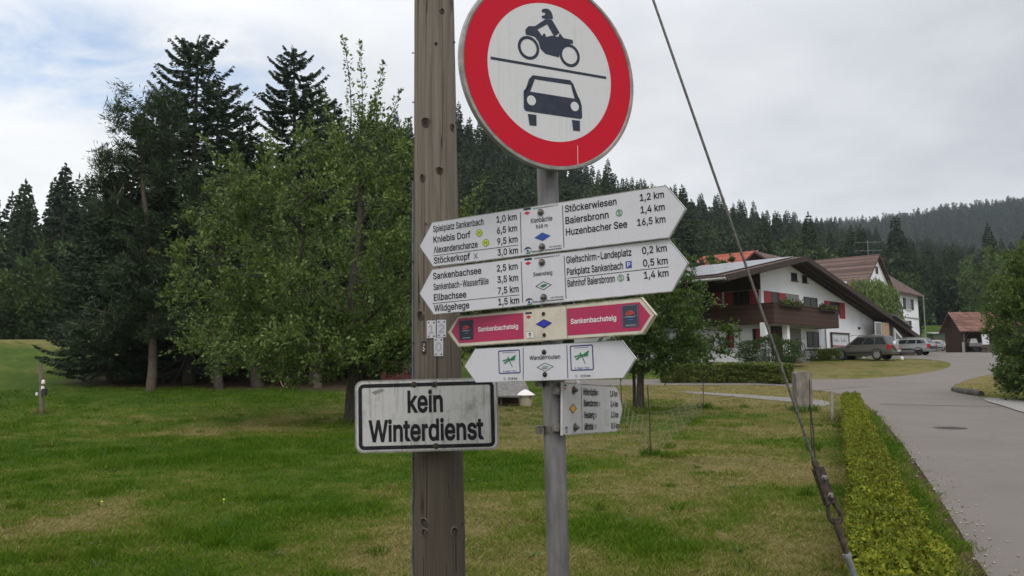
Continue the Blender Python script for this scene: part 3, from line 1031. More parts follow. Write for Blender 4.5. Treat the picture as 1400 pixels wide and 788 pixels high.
# ------------------------------------------------------------------ lettering: outlines drawn as polygons (1000 units = em)
GLYPH = json.loads('''{",":[188,[[38,-119,68,71,137,71,84,-119]]],"-":[453,[[337,244,337,188,114,188,114,244]]],".":[188,[[95,-4,83,-3,73,1,63,9,55,18,51,29,50,41,51,53,55,64,63,73,73,81,83,85,95,87,107,85,118,81,128,73,135,64,140,53,141,41,140,29,135,18,128,9,118,1,107,-3]]],"/":[249,[[235,533,71,-76,14,-76,178,533]]],"0":[453,[[227,-7,191,-3,158,7,130,24,105,48,85,77,69,113,57,155,50,202,48,254,50,306,57,353,69,395,85,431,106,461,130,484,159,502,191,512,227,516,262,512,295,502,323,484,348,461,368,431,384,395,396,353,403,306,405,254,403,202,396,155,384,113,368,77,348,48,323,24,295,7,263,-3],[227,50,250,52,271,60,290,74,306,92,320,116,330,144,338,176,342,213,344,254,342,295,338,332,330,365,320,393,306,416,290,435,271,449,250,457,227,460,203,457,182,449,163,435,147,416,134,393,123,365,115,332,111,295,109,254,111,213,115,176,123,144,134,116,147,92,163,74,182,60,203,52]]],"1":[453,[[76,0,76,55,391,55,391,0],[276,509,276,0,212,0,212,448,209,448,86,358,86,427,198,509]]],"2":[453,[[64,0,64,47,234,229,252,248,268,266,282,282,294,298,303,312,311,327,316,341,319,356,320,371,319,389,315,405,308,419,298,431,287,441,273,449,258,455,241,458,224,460,205,458,188,454,172,447,159,438,148,427,139,413,132,398,128,381,127,362,66,362,68,391,75,418,86,442,102,464,121,482,143,496,168,507,196,513,225,516,254,513,281,507,306,497,328,482,346,465,361,445,372,423,379,398,381,372,380,354,377,336,371,318,363,299,351,280,336,259,317,235,294,209,267,180,153,60,153,57,389,57,389,0]]],"3":[453,[[218,-7,188,-5,159,1,133,10,108,22,88,38,70,57,57,79,48,104,44,132,109,132,112,115,118,100,126,87,137,76,150,66,165,59,182,54,200,51,219,50,239,51,258,55,275,61,291,69,304,80,315,93,323,108,328,125,329,145,328,163,323,180,316,196,306,211,292,223,275,234,254,241,229,246,201,248,157,248,157,299,288,448,288,452,70,452,70,509,372,509,372,461,211,278,211,289,247,290,279,286,308,276,333,262,354,244,371,222,383,198,391,173,393,145,390,116,383,90,370,66,354,45,333,27,309,12,281,2,251,-5]]],"4":[453,[[40,105,40,158,247,509,311,509,109,166,109,163,413,163,413,105],[282,0,282,121,282,146,282,318,343,318,343,0]]],"5":[453,[[221,-7,192,-5,165,1,140,11,118,25,99,41,83,60,71,82,63,105,60,130,122,130,125,115,130,102,138,89,148,78,160,68,173,60,188,54,204,51,221,50,241,51,259,56,276,64,291,75,304,89,314,104,322,122,326,141,328,162,326,183,321,203,314,221,303,237,290,251,275,262,257,270,238,275,218,277,201,276,184,273,167,268,152,262,139,255,128,246,67,253,96,509,366,509,366,452,151,452,134,301,136,301,148,311,162,318,178,325,194,330,212,333,229,334,252,332,274,328,294,321,313,311,330,299,345,285,358,269,370,251,379,231,386,210,390,187,391,163,388,132,381,102,369,76,352,52,332,32,309,15,282,3,253,-4]]],"6":[453,[[226,-7,196,-4,168,3,142,15,119,31,100,51,84,74,73,101,66,130,64,162,65,187,71,212,80,239,93,268,112,302,137,340,252,509,322,509,151,261,145,261,151,270,157,279,165,288,174,295,184,302,196,307,208,311,221,313,235,314,265,312,291,305,316,295,337,280,355,262,370,240,380,215,387,187,389,157,387,127,379,98,368,73,352,50,333,30,310,14,284,3,257,-4],[226,48,245,50,263,55,279,63,293,73,304,86,314,101,322,119,326,137,327,157,326,178,322,196,314,213,304,228,293,241,279,251,263,259,245,264,226,265,207,264,190,259,174,252,160,241,148,229,138,214,131,197,126,179,125,158,126,138,131,119,138,102,148,86,160,73,174,63,190,55,207,50]]],"7":[453,[[97,0,323,448,323,452,62,452,62,509,391,509,391,449,165,0]]],"8":[453,[[226,-7,193,-5,163,1,136,11,111,25,91,42,74,62,62,84,54,109,52,135,53,156,58,176,65,195,75,212,87,228,101,241,117,252,134,260,153,265,153,267,129,276,109,289,93,308,80,330,73,354,70,380,73,405,79,429,90,450,106,469,124,485,146,498,170,508,197,514,226,516,255,514,282,508,306,498,328,485,346,469,361,450,373,429,379,405,382,380,379,354,372,330,359,308,343,289,323,276,300,267,300,265,319,260,335,252,351,241,365,228,377,212,387,195,395,176,399,156,401,135,398,109,391,84,378,62,362,42,341,25,317,11,289,1,259,-5],[226,49,248,50,267,54,285,60,300,69,313,79,323,91,331,106,335,121,337,139,335,157,330,173,322,189,312,202,298,213,283,223,265,230,247,234,226,235,206,234,187,230,169,223,154,213,140,202,130,189,122,173,117,157,115,139,117,121,121,106,129,91,139,79,152,69,167,60,185,54,205,50],[226,290,244,291,260,294,274,300,287,308,298,318,307,330,314,344,318,359,319,376,318,392,314,407,308,420,299,432,288,442,275,449,260,455,244,459,226,460,208,459,192,455,177,449,164,442,153,432,145,420,138,407,134,392,133,376,134,359,138,344,145,330,154,318,165,308,178,300,193,294,209,291]]],"9":[453,[[226,516,256,513,285,506,310,494,333,478,352,458,368,434,380,408,387,378,389,347,387,322,382,296,373,270,359,240,340,207,315,168,200,0,130,0,301,248,307,248,302,238,295,229,287,221,278,214,268,207,257,202,245,198,232,195,218,195,188,197,161,203,137,214,116,229,98,247,83,269,72,294,66,321,64,352,66,382,73,411,85,436,101,459,120,479,143,494,168,506,196,513],[226,460,207,459,190,454,174,446,160,435,148,423,138,407,131,390,127,372,125,352,127,331,131,313,138,295,148,280,160,268,174,257,190,250,207,245,226,243,245,245,263,249,279,257,293,267,305,280,314,295,322,312,326,330,327,350,326,371,322,390,314,407,305,422,293,435,279,446,263,454,245,459]]],"A":[480,[[16,0,201,509,276,509,463,0,395,0,287,302,280,323,272,346,264,372,255,402,244,438,232,478,245,478,233,437,222,402,213,371,204,345,197,322,191,302,85,0],[110,142,110,199,370,199,370,142]]],"B":[456,[[60,0,60,509,241,509,274,507,304,501,329,491,350,477,367,461,381,442,390,421,396,398,398,374,397,353,393,336,387,320,378,307,368,295,356,286,343,278,329,272,315,267,315,262,331,260,347,254,363,245,378,234,391,220,402,203,411,184,416,161,418,136,416,111,410,88,400,67,386,48,368,31,344,18,317,8,284,2,247,0],[125,57,245,57,281,60,309,67,330,80,344,96,353,115,355,137,354,153,350,169,342,184,333,197,320,209,306,218,289,225,269,229,248,231,125,231],[125,285,238,285,256,287,273,290,288,296,302,304,314,314,323,326,330,340,335,355,336,372,333,393,326,412,313,429,294,442,270,449,240,452,125,452]]],"C":[510,[[267,-7,225,-3,186,7,150,25,119,49,92,79,70,115,53,157,44,203,40,254,44,305,53,352,70,393,92,429,119,459,150,484,186,501,225,512,267,516,293,514,317,511,340,504,362,496,383,485,402,471,419,456,435,438,448,418,459,397,467,373,473,348,408,348,404,365,397,380,389,395,380,407,369,418,357,428,344,437,330,444,315,449,300,453,284,455,267,456,237,453,209,445,184,432,161,414,141,391,125,364,113,332,106,295,103,254,106,213,113,177,125,145,141,117,161,94,184,76,210,63,237,56,267,53,284,54,300,56,315,60,330,65,344,72,357,81,369,90,380,102,389,114,397,128,404,144,408,160,473,160,467,135,459,112,448,91,435,71,420,53,402,38,383,24,363,13,341,5,317,-2,293,-6]]],"D":[502,[[219,0,96,0,96,57,215,57,254,60,288,68,318,81,343,99,363,122,379,149,390,181,397,216,399,255,397,294,390,329,379,361,364,388,344,410,320,428,291,441,258,449,221,452,93,452,93,509,225,509,273,505,315,495,353,478,385,455,412,426,433,391,449,351,458,306,462,255,458,205,449,159,433,119,411,83,384,54,351,31,312,14,268,3],[125,509,125,0,60,0,60,509]]],"E":[419,[[60,0,60,509,372,509,372,452,125,452,125,286,355,286,355,229,125,229,125,57,375,57,375,0]]],"F":[410,[[60,0,60,509,369,509,369,452,125,452,125,278,346,278,346,221,125,221,125,0]]],"G":[520,[[269,-7,225,-3,185,7,149,25,118,49,91,79,69,116,53,157,43,203,40,254,43,305,53,352,69,393,91,429,117,459,149,484,184,501,223,512,265,516,291,514,316,510,340,504,363,494,384,483,403,469,421,453,436,436,449,416,460,395,468,373,474,349,408,349,402,365,395,379,387,393,378,406,368,417,356,427,344,436,330,443,315,448,300,453,283,455,265,456,236,453,209,445,183,432,160,414,141,392,125,364,113,332,106,295,103,254,106,213,113,177,125,145,141,117,161,95,184,76,210,63,238,56,269,53,296,55,322,61,345,71,365,85,382,102,396,123,407,147,413,173,415,202,434,199,283,199,283,256,478,256,478,200,475,160,466,124,451,91,431,62,406,38,377,19,344,5,308,-4]]],"H":[517,[[60,0,60,509,125,509,125,289,392,289,392,509,457,509,457,0,392,0,392,232,125,232,125,0]]],"I":[300,[[31,0,31,57,118,57,118,452,31,452,31,509,269,509,269,452,183,452,183,57,269,57,269,0]]],"J":[396,[[185,-7,143,-2,106,11,75,33,52,63,38,100,33,145,33,173,98,173,98,145,100,117,108,93,122,74,139,61,160,53,185,50,209,53,230,61,248,74,261,93,269,117,272,145,272,509,336,509,336,145,332,100,318,63,294,33,263,11,227,-2]]],"K":[467,[[104,145,104,216,116,231,128,246,139,261,151,275,162,289,174,303,187,317,199,331,212,344,364,509,448,509,231,276,228,276],[60,0,60,509,125,509,125,334,124,225,125,193,125,0],[372,0,188,259,228,309,449,0]]],"L":[393,[[60,0,60,509,125,509,125,57,361,57,361,0]]],"M":[628,[[60,0,60,509,152,509,277,187,280,179,284,170,287,159,291,147,295,135,299,123,303,110,307,97,311,84,315,71,319,60,322,49,307,49,311,59,314,71,318,83,322,95,326,108,330,121,334,134,338,146,342,158,346,169,349,179,352,187,476,509,568,509,568,0,504,0,504,291,504,302,504,314,504,327,505,340,505,354,505,369,505,383,506,398,506,413,506,428,507,443,507,457,513,457,508,441,503,425,498,409,492,393,487,378,482,363,477,348,472,335,467,322,463,310,459,300,456,291,342,0,286,0,170,291,167,300,163,310,159,321,155,333,150,347,145,361,140,376,134,392,129,408,124,424,118,441,112,457,119,457,119,444,120,430,120,416,120,401,121,386,121,372,121,357,121,342,122,328,122,315,122,302,122,291,122,0]]],"N":[523,[[60,0,60,509,136,509,343,183,349,174,355,163,363,151,371,137,379,122,388,107,396,90,405,73,414,55,405,54,403,72,402,90,401,108,400,126,399,142,399,157,399,171,399,184,399,195,399,509,463,509,463,0,387,0,202,290,194,303,186,317,177,331,168,346,159,363,148,381,136,402,123,425,108,452,119,454,120,429,121,406,122,384,123,363,124,345,124,328,125,313,125,301,125,291,125,0]]],"O":[533,[[267,-7,225,-3,186,7,150,25,119,49,92,79,70,115,53,157,44,203,40,254,44,305,53,352,70,393,92,429,119,459,150,484,186,501,225,512,267,516,309,512,348,501,384,484,415,459,442,429,464,393,480,352,490,305,493,254,490,203,480,157,464,115,442,79,415,49,384,25,348,7,309,-3],[267,53,296,55,324,63,349,76,372,94,392,116,408,144,420,176,428,213,430,254,428,295,420,332,408,365,392,392,372,415,349,433,324,446,296,453,267,456,237,453,210,445,184,433,161,415,142,392,125,364,113,332,106,295,103,254,106,213,113,176,125,144,142,117,161,94,184,76,210,63,237,55]]],"P":[445,[[60,0,60,509,235,509,272,506,305,499,332,487,356,471,375,452,390,430,400,404,407,377,409,348,407,318,400,291,390,265,375,243,356,223,332,207,305,195,272,188,235,186,109,186,109,242,233,242,257,244,279,248,297,256,312,266,324,279,333,294,339,310,343,328,344,348,343,367,339,385,333,402,324,416,312,428,297,439,279,446,257,451,232,452,125,452,125,0]]],"R":[449,[[60,0,60,509,236,509,273,506,305,500,333,489,356,473,376,455,390,433,401,408,407,381,409,352,407,323,401,296,390,271,376,250,356,232,333,217,305,206,273,200,236,198,96,198,96,255,234,255,258,256,280,260,298,267,313,276,325,287,334,300,340,316,344,333,345,352,344,371,340,389,334,405,325,419,313,430,298,440,279,446,258,451,233,452,125,452,125,0],[353,0,230,229,303,229,428,0]]],"S":[447,[[224,-9,188,-7,156,-1,128,9,102,23,81,40,64,60,51,83,42,109,38,137,104,137,108,118,114,102,123,88,136,76,150,66,166,59,185,53,204,50,224,49,246,50,267,54,286,60,303,69,317,79,329,92,338,106,344,122,346,139,344,154,340,168,332,179,322,189,310,197,296,205,280,211,263,217,245,222,184,239,145,253,112,269,86,289,67,313,56,341,52,372,54,400,62,425,75,448,92,468,113,484,138,498,165,508,195,514,227,516,259,514,289,508,316,498,340,484,360,468,377,449,390,427,398,403,401,378,337,378,332,402,320,421,302,437,280,449,254,456,225,459,204,457,185,454,167,448,152,440,139,430,129,418,121,405,117,391,115,376,117,359,122,345,131,334,142,324,155,315,169,308,184,302,198,297,212,293,264,279,279,275,295,270,312,264,328,256,344,248,359,238,372,226,384,213,395,198,402,180,407,161,408,139,406,112,399,87,386,64,370,43,349,25,323,11,294,0,261,-7]]],"T":[449,[[32,452,32,509,417,509,417,452,257,452,257,0,193,0,193,452]]],"U":[517,[[259,-8,220,-6,186,2,154,15,126,33,103,55,85,80,71,108,63,140,60,173,60,509,124,509,124,178,126,155,132,133,141,113,153,95,169,80,187,68,208,59,232,53,259,52,285,53,309,59,331,68,349,80,364,95,377,113,385,133,391,155,393,178,393,509,457,509,457,173,454,140,446,108,433,80,414,55,391,33,363,15,332,2,297,-6]]],"V":[480,[[204,0,16,509,84,509,192,206,199,187,207,164,215,137,225,106,236,71,248,31,235,31,247,71,257,107,267,138,276,165,283,187,290,206,395,509,463,509,278,0]]],"W":[686,[[155,0,16,509,82,509,163,196,167,179,172,162,175,145,179,128,183,111,187,94,190,76,194,58,197,40,189,40,193,58,196,76,200,94,203,111,207,128,211,145,215,162,220,179,224,196,306,509,380,509,462,196,466,179,470,162,474,145,478,128,482,111,486,94,490,76,494,58,497,40,488,40,492,58,495,76,499,94,503,111,506,128,510,145,515,162,519,179,523,196,603,509,670,509,530,0,455,0,368,323,362,345,357,368,351,391,346,417,341,445,336,475,350,475,345,446,340,420,335,395,330,371,324,347,318,323,230,0]]],"X":[474,[[18,0,217,284,217,236,29,509,104,509,178,400,188,386,196,373,204,361,211,350,217,340,223,329,230,318,236,305,243,292,232,292,239,305,246,317,252,329,258,339,265,350,272,361,280,373,288,386,298,400,374,509,446,509,259,239,259,287,456,0,382,0,292,129,283,142,275,154,268,165,262,175,256,185,250,195,244,206,237,218,230,231,244,231,238,219,231,207,225,196,219,186,213,176,206,166,199,155,191,143,182,129,91,0]]],"Z":[438,[[42,0,42,46,273,385,284,400,295,415,306,431,318,446,329,461,341,476,348,454,327,453,306,453,285,452,265,452,244,452,223,452,40,452,40,509,397,509,397,462,169,129,157,113,146,97,134,81,122,65,110,49,97,33,90,54,111,55,131,56,152,57,173,57,193,57,214,57,399,57,399,0]]],"a":[389,[[160,-9,137,-7,115,-3,94,5,76,15,60,29,48,45,38,63,32,84,30,108,32,128,36,146,43,161,53,174,64,184,78,193,92,200,108,206,125,211,143,214,161,217,178,220,200,223,218,225,234,227,247,229,257,231,265,235,271,240,274,246,276,255,276,257,275,272,272,285,267,297,260,307,251,315,240,322,227,327,212,330,196,331,178,330,163,327,149,322,137,316,127,309,118,301,110,292,104,283,100,274,41,291,51,313,64,331,79,346,95,358,114,368,133,375,153,380,173,383,194,384,208,384,223,382,239,379,255,375,271,369,286,360,300,350,312,336,322,320,330,301,335,278,337,251,337,0,277,0,277,52,272,52,267,43,260,34,252,25,242,16,229,8,215,1,199,-4,181,-7],[170,45,192,47,211,51,228,59,242,68,254,80,263,93,270,108,274,122,276,138,276,190,272,187,267,184,259,182,251,180,241,178,231,176,221,174,210,173,200,171,191,170,182,169,175,168,161,166,147,163,134,159,122,153,112,147,103,139,97,130,93,118,92,105,93,93,96,82,102,72,109,64,119,57,130,52,142,48,156,46]]],"b":[424,[[229,-8,208,-7,189,-3,172,4,159,12,147,21,138,31,130,41,123,50,118,59,112,59,112,0,53,0,53,509,114,509,114,319,118,319,123,327,130,336,137,346,147,355,158,364,171,373,188,379,207,383,229,384,259,382,287,374,313,361,335,342,354,320,370,293,381,261,388,227,390,189,388,151,381,116,370,84,355,57,336,34,313,16,288,3,260,-6],[220,47,242,49,262,55,279,66,294,80,306,97,316,117,323,139,327,163,328,189,327,215,323,239,316,261,307,281,295,298,280,311,262,322,243,328,220,330,198,328,178,322,161,312,147,299,134,282,125,263,118,241,114,216,113,189,114,162,118,138,125,115,135,95,147,78,162,65,179,55,198,49]]],"c":[396,[[207,-8,174,-5,144,3,117,16,93,35,72,58,56,85,44,116,37,150,34,187,37,225,44,260,56,291,72,318,93,341,117,360,144,374,174,382,207,384,226,384,243,381,260,377,276,371,291,364,305,356,318,346,330,335,340,322,349,308,356,293,362,277,303,262,300,272,295,281,290,289,284,297,278,304,270,311,261,316,252,321,242,325,231,328,220,329,207,330,184,328,163,321,145,310,130,296,118,278,108,258,102,236,98,212,96,187,98,163,102,139,108,117,118,97,130,80,145,66,163,55,184,49,207,46,220,47,232,49,243,52,253,55,262,60,271,66,279,73,285,80,292,89,297,98,301,107,304,117,363,102,357,86,350,70,341,56,331,43,319,32,306,21,292,12,277,5,261,-1,244,-5,226,-7]]],"d":[424,[[195,-8,165,-6,137,3,111,16,89,34,70,57,55,84,43,116,36,151,34,189,36,227,43,261,55,293,70,320,89,342,112,361,137,374,165,382,196,384,218,383,237,379,253,373,267,364,278,355,287,346,295,336,301,327,306,319,311,319,311,509,372,509,372,0,313,0,313,59,307,59,301,50,295,41,287,31,277,21,266,12,252,4,236,-3,217,-7],[205,47,226,49,246,55,263,65,278,78,290,95,299,115,306,138,310,162,312,189,310,216,306,241,300,263,290,282,278,299,263,312,246,322,227,328,205,330,182,328,162,322,145,311,130,298,118,281,108,261,102,239,98,215,96,189,98,163,102,139,109,117,118,97,130,80,145,66,162,55,182,49]]],"e":[404,[[212,-8,177,-5,145,3,117,16,92,35,72,58,56,85,44,116,37,150,34,187,36,224,44,258,55,290,71,317,91,340,115,359,142,373,172,382,205,384,226,383,246,380,266,374,285,366,303,355,319,341,334,324,347,305,357,282,365,256,370,227,371,194,371,169,75,169,75,221,338,221,310,202,308,226,304,248,298,269,288,286,277,301,263,314,246,323,227,328,205,330,183,328,164,323,146,313,131,301,119,286,109,270,102,251,97,231,96,211,96,178,98,151,102,127,110,106,121,88,135,73,151,61,169,53,190,48,212,46,227,47,241,49,254,53,265,58,276,65,285,73,294,82,300,93,306,105,365,91,358,72,348,55,335,39,320,26,302,14,283,4,261,-3,237,-7]]],"f":[254,[[228,379,228,327,6,327,6,379],[81,0,81,432,82,452,87,470,96,486,107,499,120,510,135,519,152,525,169,529,187,530,201,530,212,529,222,527,231,525,238,523,243,521,227,468,224,470,220,471,215,472,209,473,202,474,195,474,178,472,164,468,154,460,147,449,143,435,142,419,142,0]]],"g":[425,[[207,-151,180,-149,156,-146,134,-140,114,-132,97,-122,82,-110,70,-97,59,-84,51,-69,101,-41,107,-49,114,-57,122,-66,131,-74,142,-82,154,-88,169,-93,187,-96,207,-97,236,-95,261,-87,282,-75,298,-58,308,-34,311,-6,311,68,306,68,301,60,294,51,287,41,277,32,266,23,252,16,236,10,217,6,195,5,165,7,138,14,113,27,90,43,71,65,55,90,43,120,36,154,34,191,36,229,43,263,55,293,71,320,90,342,112,361,138,374,166,382,196,384,218,383,237,379,253,373,267,365,279,356,288,346,296,336,302,327,308,319,313,319,313,379,372,379,372,-9,370,-40,363,-67,350,-90,334,-109,314,-124,291,-136,265,-144,237,-149],[205,59,227,61,246,66,264,75,278,87,290,103,300,121,307,142,311,166,312,193,311,219,307,242,300,264,291,283,279,299,264,312,247,322,227,328,205,330,182,328,163,322,145,312,130,298,118,282,109,262,102,241,98,218,96,193,98,167,102,144,109,123,118,104,131,88,145,76,163,66,183,61]]],"h":[410,[[114,227,114,0,53,0,53,509,114,509,114,287,102,287,116,319,132,344,152,362,175,374,200,382,227,384,252,383,275,377,295,369,313,356,328,340,341,321,350,298,355,271,357,240,357,0,296,0,296,235,293,263,286,286,273,304,256,318,235,326,210,329,192,328,176,324,161,317,147,308,136,297,126,283,119,266,115,248]]],"i":[167,[[53,0,53,379,114,379,114,0],[84,443,73,444,63,448,54,455,47,463,43,472,41,483,43,494,47,504,54,512,63,518,73,522,84,524,95,522,105,518,114,512,121,504,125,494,126,483,125,472,121,463,114,455,105,448,95,444]]],"k":[381,[[110,137,110,212,121,212,284,379,360,379,184,199,177,199],[53,0,53,509,114,509,114,0],[294,0,148,186,191,229,372,0]]],"l":[189,[[139,-2,112,0,91,8,74,20,62,37,55,59,53,84,53,509,114,509,114,99,114,83,117,71,120,62,126,57,135,53,146,52,152,52,157,52,160,53,164,53,167,54,170,54,181,3,175,1,169,0,162,-1,154,-2,147,-2]]],"m":[610,[[53,0,53,379,112,379,112,295,108,295,114,314,122,331,132,346,144,358,158,368,172,376,187,382,203,385,219,386,245,383,268,375,287,361,303,342,314,320,321,295,312,295,318,312,326,329,337,343,350,356,364,366,381,375,398,381,417,385,437,386,458,385,478,380,497,372,514,361,529,346,541,328,550,307,555,283,557,255,557,0,496,0,496,254,493,279,485,298,473,313,456,323,438,329,419,330,402,329,387,326,374,320,363,312,353,302,345,290,340,277,336,263,335,247,335,0,274,0,274,260,272,280,265,297,253,311,238,322,220,328,199,330,185,329,171,326,158,320,145,312,135,302,126,289,119,274,115,257,114,238,114,0]]],"n":[410,[[114,227,114,0,53,0,53,379,112,379,112,287,102,287,116,319,132,344,152,362,175,374,200,382,227,384,252,383,275,377,295,369,313,356,328,340,341,321,350,298,355,271,357,240,357,0,296,0,296,235,293,263,286,286,273,304,256,318,235,326,210,329,192,328,176,324,161,317,147,308,136,297,126,283,119,266,115,248]]],"o":[415,[[207,-8,174,-5,144,3,117,16,93,35,72,58,56,85,44,116,37,150,34,187,37,225,44,260,56,291,72,318,93,341,117,360,144,374,174,382,207,384,241,382,271,374,299,360,323,341,343,318,359,291,371,260,379,225,381,187,379,150,371,116,359,85,343,58,323,35,299,16,271,3,241,-5],[207,46,231,49,252,55,270,66,285,80,298,97,307,117,314,139,318,163,319,187,318,212,314,236,307,258,298,278,285,296,270,310,252,321,231,328,207,330,184,328,163,321,145,310,130,296,118,278,108,258,102,236,98,212,96,187,98,163,102,139,108,117,118,97,130,80,145,66,163,55,184,49]]],"p":[424,[[53,-143,53,379,112,379,112,319,118,319,123,327,130,336,137,346,147,355,158,364,171,373,188,379,207,383,229,384,259,382,287,374,313,361,335,342,354,320,370,293,381,261,388,227,390,189,388,151,381,116,370,84,355,57,336,34,313,16,288,3,260,-6,229,-8,208,-7,189,-3,173,4,159,12,147,21,138,31,130,41,124,50,118,59,114,59,114,-143],[220,47,242,49,262,55,279,66,294,80,306,97,316,117,323,139,327,163,328,189,327,215,323,239,316,261,307,281,295,298,280,311,262,322,243,328,220,330,198,328,178,322,161,312,147,299,134,282,125,263,118,241,114,216,113,189,114,162,118,138,125,115,135,95,147,78,162,65,179,55,198,49]]],"r":[259,[[53,0,53,379,112,379,112,321,115,321,124,339,137,354,152,367,171,377,191,383,213,385,218,385,223,385,229,384,235,384,240,384,243,384,243,322,241,323,236,324,230,324,223,325,215,326,207,326,190,324,174,321,159,315,146,306,135,296,126,284,119,269,115,254,114,237,114,0]]],"s":[365,[[182,-8,157,-7,133,-3,112,3,93,12,76,24,62,38,50,54,41,73,36,94,94,107,101,87,111,72,124,60,141,52,160,47,181,45,206,47,227,53,244,62,258,74,265,88,268,103,266,115,262,126,254,136,243,144,229,150,212,155,149,170,118,180,92,192,72,208,58,227,50,249,47,274,49,295,55,314,65,332,79,347,95,360,115,370,137,378,161,383,187,384,212,383,234,379,254,372,271,363,286,352,299,339,309,324,318,308,324,290,268,277,262,291,254,304,243,316,228,325,210,331,187,333,166,331,147,326,131,317,119,305,111,292,109,277,110,264,115,253,124,243,136,235,152,229,172,223,229,209,261,200,287,187,306,171,320,153,328,131,331,107,329,85,323,65,312,47,298,31,281,18,260,6,236,-2,210,-7]]],"t":[227,[[204,379,204,327,6,327,6,379],[65,471,126,471,126,98,127,83,130,70,136,61,144,55,156,51,170,50,175,50,180,50,185,51,191,52,197,53,202,54,213,2,207,0,200,-2,192,-3,184,-3,176,-4,168,-4,138,-1,113,7,92,21,77,41,68,64,65,93]]],"u":[410,[[182,-5,158,-3,135,2,115,11,97,23,82,39,69,59,60,82,54,109,53,139,53,379,114,379,114,144,116,117,124,94,137,75,154,61,175,53,200,50,218,51,234,55,249,62,263,71,274,83,283,97,290,113,295,132,296,153,296,379,357,379,357,0,298,0,298,92,307,92,294,60,277,35,257,17,234,5,209,-3]]],"v":[389,[[163,0,17,379,84,379,165,155,173,132,180,110,187,87,193,64,199,42,206,21,184,21,191,42,197,64,203,87,209,110,216,132,224,155,305,379,371,379,226,0]]],"w":[567,[[138,0,23,379,87,379,133,214,140,190,147,164,154,137,161,107,168,75,175,41,165,41,172,74,179,105,186,135,192,163,199,189,206,214,252,379,316,379,362,214,368,189,375,163,382,136,388,106,395,75,402,41,391,41,399,75,406,106,413,135,420,163,427,189,434,214,480,379,545,379,429,0,368,0,319,172,314,189,309,207,305,225,300,243,295,262,291,280,286,299,281,318,277,338,291,338,286,319,281,299,277,280,272,262,267,243,263,225,258,207,253,189,248,172,199,0]]],"x":[379,[[21,0,171,218,171,171,29,379,100,379,147,306,159,287,170,270,179,253,188,237,198,221,207,206,175,206,185,221,194,237,202,253,211,270,222,287,233,306,282,379,352,379,209,169,209,214,358,0,287,0,231,85,219,103,209,120,200,136,191,152,182,167,173,182,205,182,195,167,187,152,178,136,170,120,160,103,148,85,91,0]]],"z":[380,[[42,0,42,46,254,320,254,323,48,323,48,379,333,379,333,331,126,60,126,56,339,56,339,0]]],"ä":[389,[[160,-9,137,-7,115,-3,94,5,76,15,60,29,48,45,38,63,32,84,30,108,32,128,36,146,43,161,53,174,64,184,78,193,92,200,108,206,125,211,143,214,161,217,178,220,200,223,218,225,234,227,247,229,257,231,265,235,271,240,274,246,276,255,276,257,275,272,272,285,267,297,260,307,251,315,240,322,227,327,212,330,196,331,178,330,163,327,149,322,137,316,127,309,118,301,110,292,104,283,100,274,41,291,51,313,64,331,79,346,95,358,114,368,133,375,153,380,173,383,194,384,208,384,223,382,239,379,255,375,271,369,286,360,300,350,312,336,322,320,330,301,335,278,337,251,337,0,277,0,277,52,272,52,267,43,260,34,252,25,242,16,229,8,215,1,199,-4,181,-7],[170,45,192,47,211,51,228,59,242,68,254,80,263,93,270,108,274,122,276,138,276,190,272,187,267,184,259,182,251,180,241,178,231,176,221,174,210,173,200,171,191,170,182,169,175,168,161,166,147,163,134,159,122,153,112,147,103,139,97,130,93,118,92,105,93,93,96,82,102,72,109,64,119,57,130,52,142,48,156,46],[261,443,251,444,241,448,233,455,226,463,222,472,221,483,222,494,226,503,233,512,241,518,251,522,261,523,272,522,281,518,290,512,296,503,300,494,301,483,300,472,296,463,290,455,281,448,272,444],[117,443,107,444,97,448,89,455,82,463,78,472,77,483,78,494,82,503,89,512,97,518,107,522,117,523,128,522,138,518,146,512,152,503,156,494,158,483,156,472,152,463,146,455,138,448,128,444]]],"ö":[415,[[207,-8,174,-5,144,3,117,16,93,35,72,58,56,85,44,116,37,150,34,187,37,225,44,260,56,291,72,318,93,341,117,360,144,374,174,382,207,384,241,382,271,374,299,360,323,341,343,318,359,291,371,260,379,225,381,187,379,150,371,116,359,85,343,58,323,35,299,16,271,3,241,-5],[207,46,231,49,252,55,270,66,285,80,298,97,307,117,314,139,318,163,319,187,318,212,314,236,307,258,298,278,285,296,270,310,252,321,231,328,207,330,184,328,163,321,145,310,130,296,118,278,108,258,102,236,98,212,96,187,98,163,102,139,108,117,118,97,130,80,145,66,163,55,184,49],[279,443,269,444,259,448,251,455,244,463,240,472,239,483,240,494,244,503,251,512,259,518,269,522,279,523,290,522,299,518,308,512,314,503,318,494,320,483,318,472,314,463,308,455,299,448,290,444],[136,443,125,444,115,448,107,455,100,463,96,472,95,483,96,494,100,503,107,512,115,518,125,522,136,523,146,522,156,518,164,512,171,503,175,494,176,483,175,472,171,463,164,455,156,448,146,444]]]," ":[188,[]]}''')
CAPH = 509.0


def _area(p):
    q = np.roll(p, -1, 0)
    return .5 * float(np.sum(p[:, 0] * q[:, 1] - q[:, 0] * p[:, 1]))


def _wind(x, y, p):
    q = np.roll(p, -1, 0)
    w = 0
    for (x0, y0), (x1, y1) in zip(p, q):
        if (y0 <= y) != (y1 <= y):
            if x0 + (y - y0) / (y1 - y0) * (x1 - x0) > x:
                w += 1 if y1 > y0 else -1
    return w


_GC = {}


